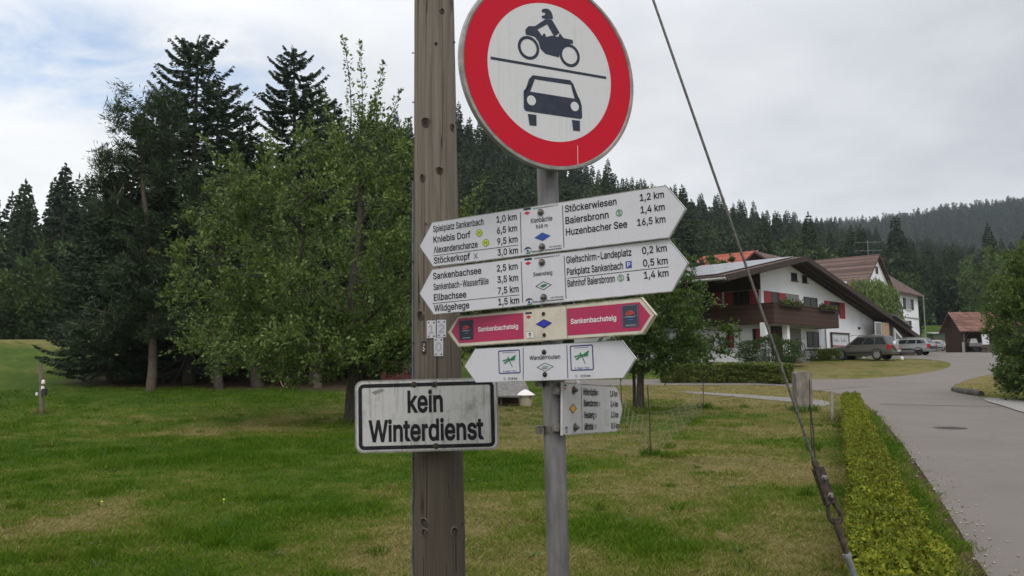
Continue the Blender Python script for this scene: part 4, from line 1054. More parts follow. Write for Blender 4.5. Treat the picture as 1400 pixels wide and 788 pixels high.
def glyph_mesh(ch, bold):
    """filled character (verts, triangles, advance), thickened by bold (1 = cap height)"""
    key = (ch, round(bold, 4))
    if key in _GC:
        return _GC[key]
    adv, loops = GLYPH.get(ch, GLYPH['-'])
    L = []
    for l in loops:
        p = np.array(l, float).reshape(-1, 2) / CAPH
        keep = [i for i in range(len(p)) if np.linalg.norm(p[i] - p[i - 1]) > .018]
        L.append(p[keep])
    solid, holes = [], []
    for i, p in enumerate(L):
        hole = any(all(_wind(x, y, q) for x, y in p) for j, q in enumerate(L) if j != i)
        if (_area(p) > 0) == hole:
            p = p[::-1]
        e = np.roll(p, -1, 0) - p
        e = e / (np.linalg.norm(e, axis=1, keepdims=True) + 1e-9)
        n1 = np.stack([e[:, 1], -e[:, 0]], 1)
        mt = np.roll(n1, 1, 0) + n1
        mt = mt / np.maximum((mt * mt).sum(1, keepdims=True), .8) * 2
        (holes if hole else solid).append(p + mt * bold)
    V, E = [], []
    for p in solid + holes:
        n = len(V)
        V += [Vector(q) for q in p]
        E += [(n + i, n + (i + 1) % len(p)) for i in range(len(p))]
    out = ([], [], adv / CAPH)
    if V:
        vs, _, fs, *_x = delaunay_2d_cdt(V, E, [], 0, 1e-5)
        tri = []
        for f in fs:
            c = sum((vs[i] for i in f), Vector((0, 0))) / len(f)
            if any(_wind(c[0], c[1], p) for p in solid) and not any(_wind(c[0], c[1], p) for p in holes):
                tri.append(tuple(f) if _area(np.array([vs[i] for i in f])) > 0 else tuple(f)[::-1])
        out = ([tuple(v) for v in vs], tri, adv / CAPH)
    _GC[key] = out
    return out


def text_polys(s, bold=0.0):
    """flat mesh (verts, faces) of a line of text, cap height 1, starting at x = 0"""
    V, Fs, x = [], [], 0
    for ch in s:
        v, f, adv = glyph_mesh(ch, bold * .5)
        n = len(V)
        V += [(q[0] + x, q[1], 0) for q in v]
        Fs += [tuple(n + i for i in t_) for t_ in f]
        x += adv
    return np.array(V), Fs


class Face:
    """a sign face: u to the right, v up, w out of the face, in millimetres"""

    def __init__(self, O, yaw, roll):
        self.O = np.array(O, float)
        self.A, self.V, self.N = frame_axes(yaw, roll)

    def p(self, u, v, w=0):
        return self.O + (self.A * u + self.V * v + self.N * w) / 1000

    def pts(self, L, w=0):
        return np.array([self.p(a, b, w) for a, b in L])

    def text(self, mb, s, u0, u1, v, cap, w=.8, bold=.045, mi=0):
        V, Fs = text_polys(s, bold)
        a, b = V[:, 0].min(), V[:, 0].max()
        sx = (u1 - u0) / (b - a)
        mb.add([self.p(u0 + (q[0] - a) * sx, v + q[1] * cap, w) for q in V], Fs, mi)

    def poly(self, mb, L, w=.8, mi=0):
        ar = sum(L[i][0] * L[(i + 1) % len(L)][1] - L[(i + 1) % len(L)][0] * L[i][1] for i in range(len(L)))
        if ar < 0:
            L = L[::-1]
        mb.poly(self.pts(L, w), mi)

    def rect(self, mb, u0, v0, u1, v1, w=.8, mi=0):
        self.poly(mb, [(u0, v0), (u1, v0), (u1, v1), (u0, v1)], w, mi)

    def line(self, mb, a, b, th, w=.8, mi=0):
        a, b = np.array(a, float), np.array(b, float)
        n = np.array([-(b - a)[1], (b - a)[0]])
        n = n / np.linalg.norm(n) * th / 2
        self.poly(mb, [tuple(a + n), tuple(b + n), tuple(b - n), tuple(a - n)], w, mi)

    def ring(self, mb, c, r0, r1, w=.8, mi=0, n=32, ry=1.0, a0=0, a1=2 * PI):
        th = np.linspace(a0, a1, n + 1)
        o = [self.p(c[0] + r1 * math.cos(a), c[1] + r1 * ry * math.sin(a), w) for a in th]
        if r0 <= 0:
            mb.poly(o[:-1], mi)
            return
        i = [self.p(c[0] + r0 * math.cos(a), c[1] + r0 * ry * math.sin(a), w) for a in th]
        mb.add(o + i, [(k, k + 1, n + 2 + k, n + 1 + k) for k in range(n)], mi)

    def outline(self, mb, L, th, w=.8, mi=0):
        """closed band of width th inside the convex loop L"""
        c = np.mean(L, 0)
        n = len(L)
        L = np.array(L, float)
        inn = []
        ar = sum(L[i][0] * L[(i + 1) % n][1] - L[(i + 1) % n][0] * L[i][1] for i in range(n))
        if ar < 0:
            L = L[::-1]
        for i in range(n):
            e0 = L[i] - L[i - 1]
            e1 = L[(i + 1) % n] - L[i]
            n0 = np.array([-e0[1], e0[0]]) / np.linalg.norm(e0)
            n1 = np.array([-e1[1], e1[0]]) / np.linalg.norm(e1)
            b = n0 + n1
            b = b / (b @ b) * 2
            inn.append(L[i] + b * th)
        o = [self.p(a, b, w) for a, b in L]
        q = [self.p(a, b, w) for a, b in inn]
        mb.add(o + q, [(k, (k + 1) % n, n + (k + 1) % n, n + k) for k in range(n)], mi)
        return [tuple(x) for x in inn]

    def slab(self, mb, L, w0, w1, mi=0):
        ar = sum(L[i][0] * L[(i + 1) % len(L)][1] - L[(i + 1) % len(L)][0] * L[i][1] for i in range(len(L)))
        if ar < 0:
            L = L[::-1]
        mb.prism(self.pts(L, w0)[::-1], self.N * (w1 - w0) / 1000, mi)

    def bolt(self, mb, u, v, r=6.5, h=6, mi=0):
        mb.lathe(self.p(u, v, .6), self.N, [(r * .00175, 0), (r * .00175, .0012), (r * .00172, .002)], 16, mi)
        mb.lathe(self.p(u, v, 2.4), self.N, [(r * .001, 0), (r * .001, h * .001), (r * .0006, h * .00115)], 6, mi, False)
        mb.lathe(self.p(u, v, 2.4 + h), self.N, [(r * .0005, -.001), (r * .0005, .004), (r * .0003, .005)], 8, mi)


def rrect(u0, v0, u1, v1, r, k=6):
    L = []
    for cx, cy, a in ((u1 - r, v1 - r, 0), (u0 + r, v1 - r, 90), (u0 + r, v0 + r, 180), (u1 - r, v0 + r, 270)):
        for i in range(k + 1):
            t = math.radians(a + 90 * i / k)
            L.append((cx + r * math.cos(t), cy + r * math.sin(t)))
    return L


def signmat(name, base, dirt, amt=.5, streak=.3, rough=.45, scale=9, edge=None):
    m = mat(name, base, rough, 0, .45)
    t = NT(m)
    co = t.coord('Object')
    n1 = t.noise(co, scale, 6, .65)
    n2 = t.noise(t.coord('Object', (26, 26, 1.2)), 3, 4, .6)
    n3 = t.noise(co, 95, 3, .6)
    f = t.math('MULTIPLY', t.math('SUBTRACT', n1, .52, True), 4.5 * amt, True)
    f = t.math('ADD', f, t.math('MULTIPLY', t.math('SUBTRACT', n2, .55, True), 3.5 * streak), True)
    f = t.math('ADD', f, t.math('MULTIPLY', t.math('SUBTRACT', n3, .66, True), 5.0 * amt), True)
    t.color(t.mix(f, base, dirt))
    return m


M['enamel'] = signmat('white_enamel', (.56, .545, .59), (.36, .34, .33), .22, .22)
M['enamel_edge'] = noisy('grimy_sign_edge', (.10, .095, .08), (.33, .32, .29), 30, .7)
M['enamel_old'] = signmat('aged_white_sign', (.47, .455, .455), (.20, .185, .17), .75, 1.25, .6)
M['cream'] = signmat('weathered_cream_sign', (.58, .515, .435), (.29, .25, .20), .5, .25, .6)
M['algae'] = noisy('algae_stain', (.10, .095, .06), (.30, .27, .2), 40, .9)
M['pink'] = signmat('crimson_panel', (.40, .018, .085), (.24, .02, .06), .4, .3, .4)
M['ink'] = noisy('black_print', (.012, .012, .015), (.026, .026, .03), 30, .7, spec=.12)
M['ink_grey'] = mat('faded_print', (.10, .10, .11), .6)
M['navy'] = noisy('navy_print', (.012, .017, .035), (.022, .03, .055), 30, .5)
M['blue'] = mat('blue_print', (.018, .06, .28), .5)
M['royal'] = mat('dark_blue_print', (.02, .025, .16), .5)
M['green'] = mat('green_print', (.015, .16, .06), .5)
M['s_green'] = mat('railway_green_print', (.02, .20, .045), .5)
M['yellow'] = mat('yellow_print', (.60, .58, .03), .5)
M['orange'] = mat('amber_print', (.68, .30, .02), .5)
M['redp'] = mat('red_print', (.48, .012, .04), .5)
M['coral'] = mat('coral_print', (.62, .07, .06), .5)
M['pale'] = mat('white_print', (.72, .66, .66), .5)
M['sign_red'] = signmat('traffic_red', (.53, .012, .030), (.38, .02, .035), .35, .35, .6, 6)
M['sign_red'].node_tree.nodes['Principled BSDF'].inputs['Specular IOR Level'].default_value = .12
M['sign_white'] = signmat('traffic_white', (.60, .59, .60), (.36, .35, .34), .3, .5, .6, 6)
t = NT(M['enamel_old'])
src_ = t.b.inputs['Base Color'].links[0].from_socket
ck_ = t.noise(t.coord('Object', (1, 1, .10)), 60, 5, .7, .8)
t.color(t.mix(t.math('MULTIPLY', t.math('SUBTRACT', ck_, .585, True), 5, True), src_, (.13, .115, .10)))
M['alu'] = noisy('weathered_aluminium', (.20, .19, .18), (.34, .33, .31), 24, .5, metal=.35)
M['steel'] = noisy('bolt_steel', (.07, .062, .055), (.22, .2, .19), 60, .45, metal=.6)
M['rust'] = noisy('dark_rusty_steel', (.028, .022, .018), (.085, .062, .048), 60, .65, metal=.35)

m = mat('galvanised_pipe', (.22, .21, .215), .55, .45, .4)
t = NT(m)
s1 = t.noise(t.coord('Object', (1, 1, .16)), 26, 5, .65)
s2 = t.noise(t.coord('Object', (1, 1, .5)), 6, 5, .6)
c = t.ramp(s1, [(.3, (.10, .09, .09)), (.55, (.20, .19, .195)), (.8, (.29, .28, .285))])
c = t.mix(t.math('MULTIPLY', t.math('SUBTRACT', s2, .55, True), 3, True), c, (.10, .075, .06))
t.color(c)
t.bump(s1, .15, .002)
M['pipe'] = m

m = mat('weathered_pole_wood', (.17, .14, .11), .9, 0, .2)
t = NT(m)
g1 = t.noise(t.coord('Object', (1, 1, .025)), 70, 5, .7, .3)
g2 = t.noise(t.coord('Object', (1, 1, .05)), 17, 5, .65, .5)
g3 = t.noise(t.coord('Object', (1, 1, .3)), 3.0, 4, .6)
c = t.ramp(g2, [(.3, (.092, .075, .061)), (.5, (.158, .136, .114)), (.72, (.21, .186, .162))])
c = t.mix(.55, c, t.ramp(g1, [(.28, (.05, .038, .028)), (.5, (.18, .15, .12)), (.75, (.27, .235, .195))]))
sep = t.n('ShaderNodeSeparateXYZ')
t.l(t.n('ShaderNodeTexCoord').outputs['Object'], sep.inputs[0])
low = t.math('MULTIPLY', t.math('SUBTRACT', 2.15, sep.outputs['Z']), 1.0, True)        # damp, browner foot
c = t.mix(t.math('MULTIPLY', low, .80), c, t.mix(t.math('ADD', t.math('MULTIPLY', g3, .5), t.math('MULTIPLY', g1, .5)), (.030, .023, .016), (.10, .080, .058)))
c = t.mix(t.math('MULTIPLY', t.math('SUBTRACT', g3, .60, True), 1.8, True), c, (.085, .085, .055))
crk = t.noise(t.coord('Object', (1, 1, .012)), 23, 2, .5, .2)
cr = t.math('LESS_THAN', t.math('ABSOLUTE', t.math('SUBTRACT', crk, .5)), .008)
c = t.mix(t.math('MULTIPLY', cr, .8), c, (.02, .015, .011))
t.color(c)
hgt = t.math('SUBTRACT', t.math('ADD', g1, t.math('MULTIPLY', g2, .6)), t.math('MULTIPLY', cr, 1.2))
t.bump(hgt, .55, .006)
M['pole'] = m
M['knot'] = noisy('pole_knot', (.010, .007, .005), (.045, .034, .025), 50, .9, (1, 1, .5), .5, .004)
M['knot_rim'] = noisy('pole_knot_rim', (.06, .047, .036), (.12, .10, .08), 60, .9, bump=.5, bd=.004)

# ------------------------------------------------------------------ wooden utility pole
pb, ptp = P(601.0, 788, 3.42), P(593.6, 0, 3.42)
pd = (ptp - pb) / (ptp[2] - pb[2])


def pole_axis(z):
    return pb + pd * (z - pb[2])


def pole_rad(z):
    f = (z - pb[2]) / (ptp[2] - pb[2])
    return .1085 + (.0885 - .1085) * f


pole = thing('utility_pole', 'tall weathered grey-brown wooden utility pole behind the signs', 'pole', pole_axis(0))
b = MB()
zz = np.concatenate([np.linspace(-.4, 4, 45), np.linspace(4.2, 7.6, 12)])
rgp = np.random.default_rng(5)
b.tube([pole_axis(z) for z in zz], [pole_rad(z) * (1 + rgp.normal(0, .006)) for z in zz], 40, 0)
b.build('post', M['pole'], pole, 60)
for (px, py, r, sx) in [(582, 167, .019, 1), (601, 233, .014, 1), (578, 243, .012, 1.3), (618, 174, .012, 1.2), (604, 15, .010, 1), (580, 714, .017, .9), (581, 728, .015, 1), (621, 728, .016, 1.3), (575, 431, .018, 1), (596, 60, .006, 1)]:
    d = ray(px, py)
    best = None
    # point on the pole surface seen at that place
    for s in np.linspace(3.2, 3.42, 400):
        q = CAM + d * (s / d[1])
        a = pole_axis(q[2])
        if np.hypot(q[0] - a[0], q[1] - a[1]) <= pole_rad(q[2]):
            best = q
            break
    if best is None:
        continue
    a = pole_axis(best[2])
    nr = np.array([best[0] - a[0], best[1] - a[1], 0])
    nr /= np.linalg.norm(nr)
    k = MB()
    base = best - nr * .006
    tv = np.cross([0, 0, 1.0], nr)
    n = 18
    rings = []
    for rr_, hh in ((1.55, .002), (1.2, .0095), (.95, .0105), (.8, .0075), (.3, .0065)):
        rings.append([base + nr * hh + tv * math.cos(q) * r * rr_ * .85 * (1 + .08 * math.sin(3 * q)) + np.array([0, 0, 1]) * math.sin(q) * r * rr_ * sx * (1 + .1 * math.cos(2 * q + 1)) for q in np.arange(n) * 2 * PI / n])
    k.add(np.vstack(rings), [(i * n + q, i * n + (q + 1) % n, (i + 1) * n + (q + 1) % n, (i + 1) * n + q) for i in range(4) for q in range(n)], 0, True)
    for fi in range(len(k.m)):
        k.m[fi] = 0 if fi >= 2 * n else 1
    k.poly(rings[-1], 0)
    k.build('knot', [M['knot'], M['knot_rim']], pole)
# nail stubs and the thin earth strip along the left side
b = MB()
for z, an in [(2.05, 195), (2.42, 185), (2.75, 200), (2.98, 190), (1.7, 200), (3.02, 340), (2.66, 345), (.95, 335), (1.02, 188), (2.2, 250), (1.22, 205)]:
    a = pole_axis(z)
    dv = np.array([math.cos(math.radians(an)), math.sin(math.radians(an)), 0])
    b.lathe(a + dv * (pole_rad(z) - .004), dv, [(.0022, 0), (.0022, .010), (.005, .011), (.005, .013)], 8)
b.build('nail', M['rust'], pole)
b = MB()
zl = np.linspace(-.2, 2.4, 20)
b.tube([pole_axis(z) + np.array([-(pole_rad(z) + .002), -.02, 0]) for z in zl], .0042, 6)
b.build('earth_wire', noisy('zinc_strip', (.10, .115, .15), (.2, .215, .25), 20, .5, metal=.3), pole)


# ------------------------------------------------------------------ house-number style plates nailed to the pole
def pole_plate(px, py, w, h, ch, label, tilt=0, dark=False):
    d = ray(px, py)
    q = None
    for s in np.linspace(3.2, 3.42, 600):
        q = CAM + d * (s / d[1])
        a = pole_axis(q[2])
        if np.hypot(q[0] - a[0], q[1] - a[1]) <= pole_rad(q[2]) + .004:
            break
    a = pole_axis(q[2])
    yaw = math.atan2(-(q[0] - a[0]), -(q[1] - a[1]))
    F = Face(q, yaw * .55, tilt)
    root = thing('small_tag' if dark else 'number_plate', label, 'tag' if dark else 'plate', q)
    b = MB()
    F.slab(b, rrect(-w / 2, -h / 2, w / 2, h / 2, 2.5, 3), -7, 0)
    b.build('plate', M['enamel'] if not dark else M['rust'], root)
    b = MB()
    for u in (-1, 1):
        for v in (-1, 1):
            b.lathe(F.p(u * (w / 2 - 8), v * (h / 2 - 8), .2), F.N, [(.0034, 0), (.0034, .001), (.002, .002)], 10)
    b.build('nail', M['rust'], root)
    b = MB()
    if dark:
        for i in range(5):
            F.line(b, (-w * .22 + i % 2 * 3, h * .3 - i * h * .13), (w * .25 - i % 3 * 3, h * .3 - i * h * .13 - 2), 3, .8)
        F.ring(b, (0, -h * .33), 0, w * .16, .8)
        b.build('marking', M['pale'], root)
    else:
        F.text(b, ch, -h * .16, h * .16, -h * .22, h * .46, .9, .03)
        b.build('digit', mat('digit_relief_shade', (.36, .35, .385), .4), root)  # grey tint paints the relief shading of a white digit
    return root


pole_plate(589.6, 450.5, 38, 73, '1', 'small white plate nailed to the wooden pole, left one of the upper pair')
pole_plate(603.6, 449.5, 39, 73, '2', 'small white plate with a raised 2 nailed to the wooden pole')
pole_plate(599.6, 474.6, 38, 76, '0', 'small white plate with a raised 0 nailed below the upper pair')
pole_plate(579.5, 475.3, 22, 52, '', 'small dark metal tag with pale markings nailed to the wooden pole', dark=True)

# ------------------------------------------------------------------ grey supplementary sign on the wooden pole
F = Face((-.352, 3.26, 1.4039), .0225, .0182)
sg = thing('supplementary_sign', 'dirty white rectangular sign reading kein Winterdienst on the wooden pole', 'sign', F.O)
b = MB()
W2, H2 = 290.6, 145
F.slab(b, rrect(-W2, -H2, W2, H2, 30), -14, 0)
b.build('plate', M['alu'], sg)
b = MB()
F.poly(b, rrect(-W2 + 6, -H2 + 6, W2 - 6, H2 - 6, 26), .8)
b.build('face', M['enamel_old'], sg)
b = MB()
F.outline(b, rrect(-276, -133, 276, 131, 23), 15, 1.7)
b.build('border', M['ink'], sg)
b = MB()
F.text(b, 'kein', -76, 68, 14.5, 82, 1.7, .10)
b.build('lettering', M['ink'], sg)
b = MB()
F.text(b, 'Winterdienst', -236, 233, -99.5, 81, 1.7, .10)
b.build('lettering', M['ink'], sg)
for u, v in ((-48, 124), (35, 122), (37, -125)):
    b = MB()
    F.bolt(b, u, v, 7, 3)
    b.build('bolt', M['rust'], sg)
b = MB()
F.poly(b, [(-222, 98), (-180, 112), (-168, 103), (-210, 86)], 1.3)
b.build('tape_scrap', noisy('grey_tape', (.16, .155, .14), (.26, .25, .23), 40), sg)
# ------------------------------------------------------------------ round traffic sign and its pipe
q0, q1 = P(748.5, 240, 2.56), P(763.3, 780, 2.56)
qd = (q0 - q1) / (q0[2] - q1[2])


def pipe_axis(z):
    return q1 + qd * (z - q1[2])


pipe = thing('sign_post', 'galvanised steel pipe carrying the round sign and the trail signs', 'post', pipe_axis(0))
b = MB()
b.tube([pipe_axis(z) for z in (-.4, 0, .6, 1.2, 1.8, 2.4, 2.85)], .0345, 28)
b.build('pipe', M['pipe'], pipe)
b = MB()
b.tube([pipe_axis(2.85), pipe_axis(2.875)], .037, 28)
b.build('cap', M['ink'], pipe)
for z in (1.545, 1.397):
    b = MB()
    b.lathe(pipe_axis(z), qd, [(.0355, -.012), (.0368, -.012), (.0368, .012), (.0355, .012)], 28)
    a = pipe_axis(z)
    b.obb(a + np.array([-.046, -.012, 0]), np.eye(3), (.012, .010, .013))
    b.lathe(a + np.array([-.046, -.03, 0]), (0, 1, 0), [(.006, 0), (.006, .036)], 6)
    b.build('pipe_clamp', M['steel'], pipe)

F = Face((.1331, 2.47, 2.532), -.4693, -.0049)
rs = thing('traffic_sign', 'round red-rimmed sign showing a motorcycle above a car', 'traffic sign', F.O)
b = MB()
RO = .3193
b.lathe(F.O, F.N, [(.004, -.020), (RO - .03, -.020), (RO - .004, -.018), (RO, -.012), (RO, .000), (RO - .003, .004), (RO - .011, .0045), (RO - .014, .001), (.004, .001)], 96)
b.build('rim', M['alu'], rs)
b = MB()
F.ring(b, (0, 0), 226.6, 304.5, 1.9, n=96)
b.build('red_ring', M['sign_red'], rs)
b = MB()
F.ring(b, (0, 0), 0, 226.2, 1.8, n=96)
b.build('white_field', M['sign_white'], rs)
b = MB()
F.line(b, (-216, 10), (208, 15.5), 8.5, 2.6)
b.build('divider', M['navy'], rs)
b = MB()
w = 2.6
F.ring(b, (-83, 66), 28.5, 38.5, w, n=40)
F.ring(b, (68, 67.5), 28.5, 38.5, w, n=40)
# fairing, tank, seat and rider's torso
F.poly(b, [(-61, 107), (-47, 92), (-40, 70), (-22, 57), (28, 54), (31, 72), (36, 87), (50, 101), (82, 110), (80, 122), (46, 122), (32, 136), (26, 122), (2, 122), (-28, 110)], w)
F.poly(b, [(-93, 108), (-61, 107), (-28, 110), (-34, 114), (-51, 133), (-57, 142), (-83, 137), (-94, 124)], w + .35)
F.poly(b, [(-60, 141), (-22, 172), (2, 176), (-5, 164), (-17, 155), (-51, 132)], w + .2)
F.poly(b, [(-22, 172), (2, 176), (31, 137), (11, 120), (-14, 156)], w + .35)
F.poly(b, [(-34, 112), (-30, 122), (-24, 124), (-18, 112)], w + .5)
# helmet
F.poly(b, [(-34, 200), (-30, 205), (-16, 209), (-6, 207), (1, 201), (6, 190), (7, 179), (-21, 173.5), (-34, 173), (-34, 181), (-22, 186), (-22, 193), (-34, 193)], w)
b.build('motorcycle_symbol', M['navy'], rs)
b = MB()
car = [(-69, -21), (69, -15), (80, -26), (111, -94), (112, -134), (105, -139), (-95, -141), (-102, -133), (-102, -93), (-83, -36)]
F.poly(b, [(-102, -76), (-102, -133), (-95, -141), (105, -139), (112, -134), (111, -94), (104, -74)], w)
F.poly(b, [(-69, -21), (69, -15), (80, -26), (71, -30), (-62, -33), (-83, -36)], w)
F.poly(b, [(-83, -36), (-62, -33), (-79, -77), (-102, -77), (-102, -93)], w + .2)
F.poly(b, [(80, -26), (71, -30), (84, -74.5), (104, -74), (106, -84)], w + .2)
F.poly(b, [(-88, -149), (-57, -148), (-57, -184), (-82, -185)], w)
F.poly(b, [(73, -146), (103, -145), (103, -180), (77, -181)], w)
b.build('car_symbol', M['navy'], rs)
b = MB()
F.ring(b, (-75, -104), 0, 16, w + .6, n=28)
F.ring(b, (84, -100.5), 0, 15.5, w + .6, n=28)
b.build('headlight_symbol', M['sign_white'], rs)
b = MB()
F.line(b, (93, -228), (93, -290), 1.6, 2.4)
b.build('scratch', M['pale'], rs)
b = MB()
b.obb(F.p(0, -120, -26), (F.A, F.V, F.N), (.03, .02, .012))
b.obb(F.p(0, 120, -26), (F.A, F.V, F.N), (.03, .02, .012))
b.build('bracket', M['alu'], rs)


# ------------------------------------------------------------------ trail signs
def arrow(h, wl, wr, tl, tr):
    return [(-wl - tl, 0), (-wl, -h), (wr, -h), (wr + tr, 0), (wr, h), (-wl, h)]


def diamond(F, mb, c, a, b_, w=.8, mi=0):
    F.poly(mb, [(c[0] - a, c[1]), (c[0], c[1] - b_), (c[0] + a, c[1]), (c[0], c[1] + b_)], w, mi)


def eye_logo(F, c, s, parent, w=.8):
    b = MB()
    F.poly(b, [(c[0] - 15 * s, c[1] - 1 * s), (c[0] - 9 * s, c[1] + 7 * s), (c[0], c[1] + 10 * s), (c[0] + 10 * s, c[1] + 7 * s), (c[0] + 15 * s, c[1] + 1 * s), (c[0] + 4 * s, c[1] + 4 * s), (c[0] - 6 * s, c[1] + 3 * s)], w, 0)
    F.ring(b, (c[0], c[1] - 3 * s), 0, 4.2 * s, w, 1, 16)
    F.poly(b, [(c[0] - 10 * s, c[1] - 7 * s), (c[0] - 3 * s, c[1] - 13 * s), (c[0] + 8 * s, c[1] - 12 * s), (c[0] + 15 * s, c[1] + 0 * s), (c[0] + 6 * s, c[1] - 8 * s), (c[0] - 4 * s, c[1] - 9.5 * s)], w, 2)
    b.build('eye_emblem', [M['navy'], M['blue'], M['green']], parent)


def club_mark(F, u, v, parent, s=1.0, small=None):
    b = MB()
    F.rect(b, u, v, u + 27 * s, v + 6.5 * s, .8, 0)
    diamond(F, b, (u + 12.5 * s, v - 10 * s), 11.5 * s, 5.8 * s, .8, 1)
    b.build('club_mark', [M['navy'], M['redp']], parent)


def board(F, mb, L, th=9):
    F.slab(mb, L, -th, 0)


def edge_grime(F, L, root, th=3.0, m='enamel_edge'):
    b = MB()
    F.outline(b, L, th, .5)
    b.build('edge', M[m], root)


SIGNS = {
    'a': ((.1005, 2.50, 2.0310), .5313, .0288, .0780, .4326, .4123, .0566, .0556),
    'b': ((.1030, 2.50, 1.8703), .5070, .0399, .0784, .4275, .4093, .0567, .0551),
    'c': ((.0993, 2.50, 1.7284), .6702, .0286, .0536, .3655, .3480, .0502, .0437),
    'd': ((.0964, 2.50, 1.6081), .5921, .0276, .0561, .2648, .2718, .0474, .0431)}


def sign_root(k, label, th=9):
    O, yaw, roll, h, wl, wr, tl, tr = SIGNS[k]
    F = Face(O, yaw, roll)
    L = arrow(h * 1000, wl * 1000, wr * 1000, tl * 1000, tr * 1000)
    root = thing('trail_sign', label, 'trail sign', O, 'hiking signs on the steel post')
    b = MB()
    board(F, b, L, th)
    return F, L, root, b


def bracket(F, root, v):
    b = MB()
    for vv in v:
        b.obb(F.p(8, vv, -22), (F.A, F.V, F.N), (.045, .012, .0125))
    b.build('bracket', M['steel'], root)


ROWS = (42.5, 5.3, -31, -67.8)
for k, label, left, right, name_rows in [
    ('a', 'topmost white double-pointed trail sign, starting with Spielplatz Sankenbach',
     [('Spielplatz Sankenbach', -222, '1,0 km'), ('Kniebis Dorf', -276, '6,5 km'), ('Alexanderschanze', -248, '9,5 km'), ('Stöckerkopf', -280, '3,0 km')],
     [('Stöckerwiesen', 255, '1,2 km', 330), ('Baiersbronn', 227, '1,4 km', 330), ('Huzenbacher See', 285.5, '16,5 km', 317.5)], None),
    ('b', 'white double-pointed trail sign starting with Sankenbachsee, second from the top',
     [('Sankenbachsee', -231, '2,5 km'), ('Sankenbach-Wasserfälle', -204.7, '3,5 km'), ('Ellbachsee', -293, '7,5 km'), ('Wildgehege', -283, '1,5 km')],
     [('Gleitschirm-Landeplatz', 294, '0,2 km', 327.5), ('Parkplatz Sankenbach', 265, '0,5 km', 328), ('Bahnhof Baiersbronn', 236.3, '1,4 km', 328.5)], None)]:
    F, L, root, b = sign_root(k, label)
    b.build('board', M['enamel'], root)
    edge_grime(F, L, root, 2.2)
    for (s, u1, km), v in zip(left, ROWS):
        b = MB()
        bo = .05 if u1 > -240 and len(s) > 15 else .062
        F.text(b, s, -428.5 if k == 'a' else -424, u1, v, 21.5, .8, bo)
        F.text(b, km, -171.5, -94, v, 20.5, .8, .062)
        b.build('lettering', M['ink'], root)
    for (s, u1, km, uk), v in zip(right, ROWS):
        b = MB()
        F.text(b, s, 80.5 if k == 'a' else 79, u1, v - (1 if k == 'b' else 0), 21, .8, .062)
        F.text(b, km, uk, 405 if k == 'a' else 403.5, v - (1 if k == 'b' else 0), 20, .8, .062)
        b.build('lettering', M['ink'], root)
    for p0_, p1_, th_ in [((-430, -40), (-92, -41), 1.7), ((-80, 66), (-82, -68), 2.2), ((72.5, 66), (71.5, -68), 2.2), ((78.6, -5.2), (405, -4.9), 1.7)][:4 if k == 'b' else 3]:
        b = MB()
        F.line(b, p0_, p1_, th_)
        b.build('rule', M['ink'], root)
    club_mark(F, -67.8, 68.5 if k == 'a' else 67, root)
    eye_logo(F, (-58.5, -61 if k == 'a' else -64.5), 1, root)
    b = MB()
    F.text(b, 'Schwarzwaldverein e.V.', -33, 58.5, 67.5, 5, .8, .04)
    b.build('small_lettering', M['ink'], root)
    b = MB()
    F.text(b, 'Naturpark Schwarzwald', -43.5, 62.5, -71.5, 5.5, .8, .06)
    F.text(b, 'MITTE/NORD', 20, 63, -63.5, 5, .8, .02)
    b.build('small_lettering', M['ink'], root)
    b = MB()
    if k == 'a':
        F.text(b, 'Kienbächle', -42.5, 35, 23.2, 15, .8, .04)
        F.text(b, '568 m', -25, 17, 3.8, 12, .8, .05)
    else:
        F.text(b, 'Seensteig', -39, 28.5, 12.8, 12, .8, .04)
    b.build('small_lettering', M['ink'], root)
    if k == 'a':
        b = MB()
        diamond(F, b, (-3, -25), 29.5, 14)
        b.build('blue_diamond', M['blue'], root)
        for (cu_, cv_) in ((-240.5, 16.5), (-215.5, -19.5)):
            b = MB()
            F.ring(b, (cu_, cv_), 0, 12.2, .8, 0, 28)
            F.ring(b, (cu_, cv_), 10.4, 12.2, 1.2, 1, 28)
            F.text(b, 'H', cu_ - 5, cu_ + 5, cv_ - 6, 12, 1.2, .06, 1)
            b.build('bus_stop_symbol', [M['yellow'], M['s_green']], root)
        b = MB()
        F.line(b, (-263, -68), (-250, -49), 1.8)
        F.line(b, (-264, -50), (-252, -68), 1.8)
        F.line(b, (-251, -62), (-248, -68.5), 1.5)
        b.build('viewpoint_symbol', M['ink'], root)
    else:
        b = MB()
        inn = F.outline(b, [(-33.5, -20), (-4.5, -34), (24.5, -20), (-4.5, -6)], 1.8, .8, 0)
        F.poly(b, [(-17, -22), (-7, -26), (5, -22), (9, -17), (3, -15), (-6, -16), (-12, -18)], .8, 1)
        b.build('lake_trail_diamond', [M['ink'], M['green']], root)
        b = MB()
        F.rect(b, 273.5, 4.5, 292.5, 25.5, .8, 0)
        F.text(b, 'P', 278.5, 288, 8.5, 13, 1.2, .06, 1)
        b.build('parking_symbol', [M['blue'], M['pale']], root)
        b = MB()
        F.rect(b, 276.2, -32.8, 281.6, -20.5, .8)
        F.rect(b, 273.6, -32.8, 284.2, -30.6, .9)
        F.rect(b, 274, -22.2, 281, -20, .9)
        F.ring(b, (278.7, -14.5), 0, 3.1, .8, 0, 14)
        b.build('information_symbol', M['ink'], root)
    cu_, cv_ = ((261.7, 16), (255.2, -22.5))[k == 'b']
    b = MB()
    F.ring(b, (cu_, cv_), 8.6, 10.8, .8, 0, 30)
    F.text(b, 'S', cu_ - 4.8, cu_ + 4.8, cv_ - 6.3, 12.6, .8, .05)
    b.build('railway_symbol', M['s_green'], root)
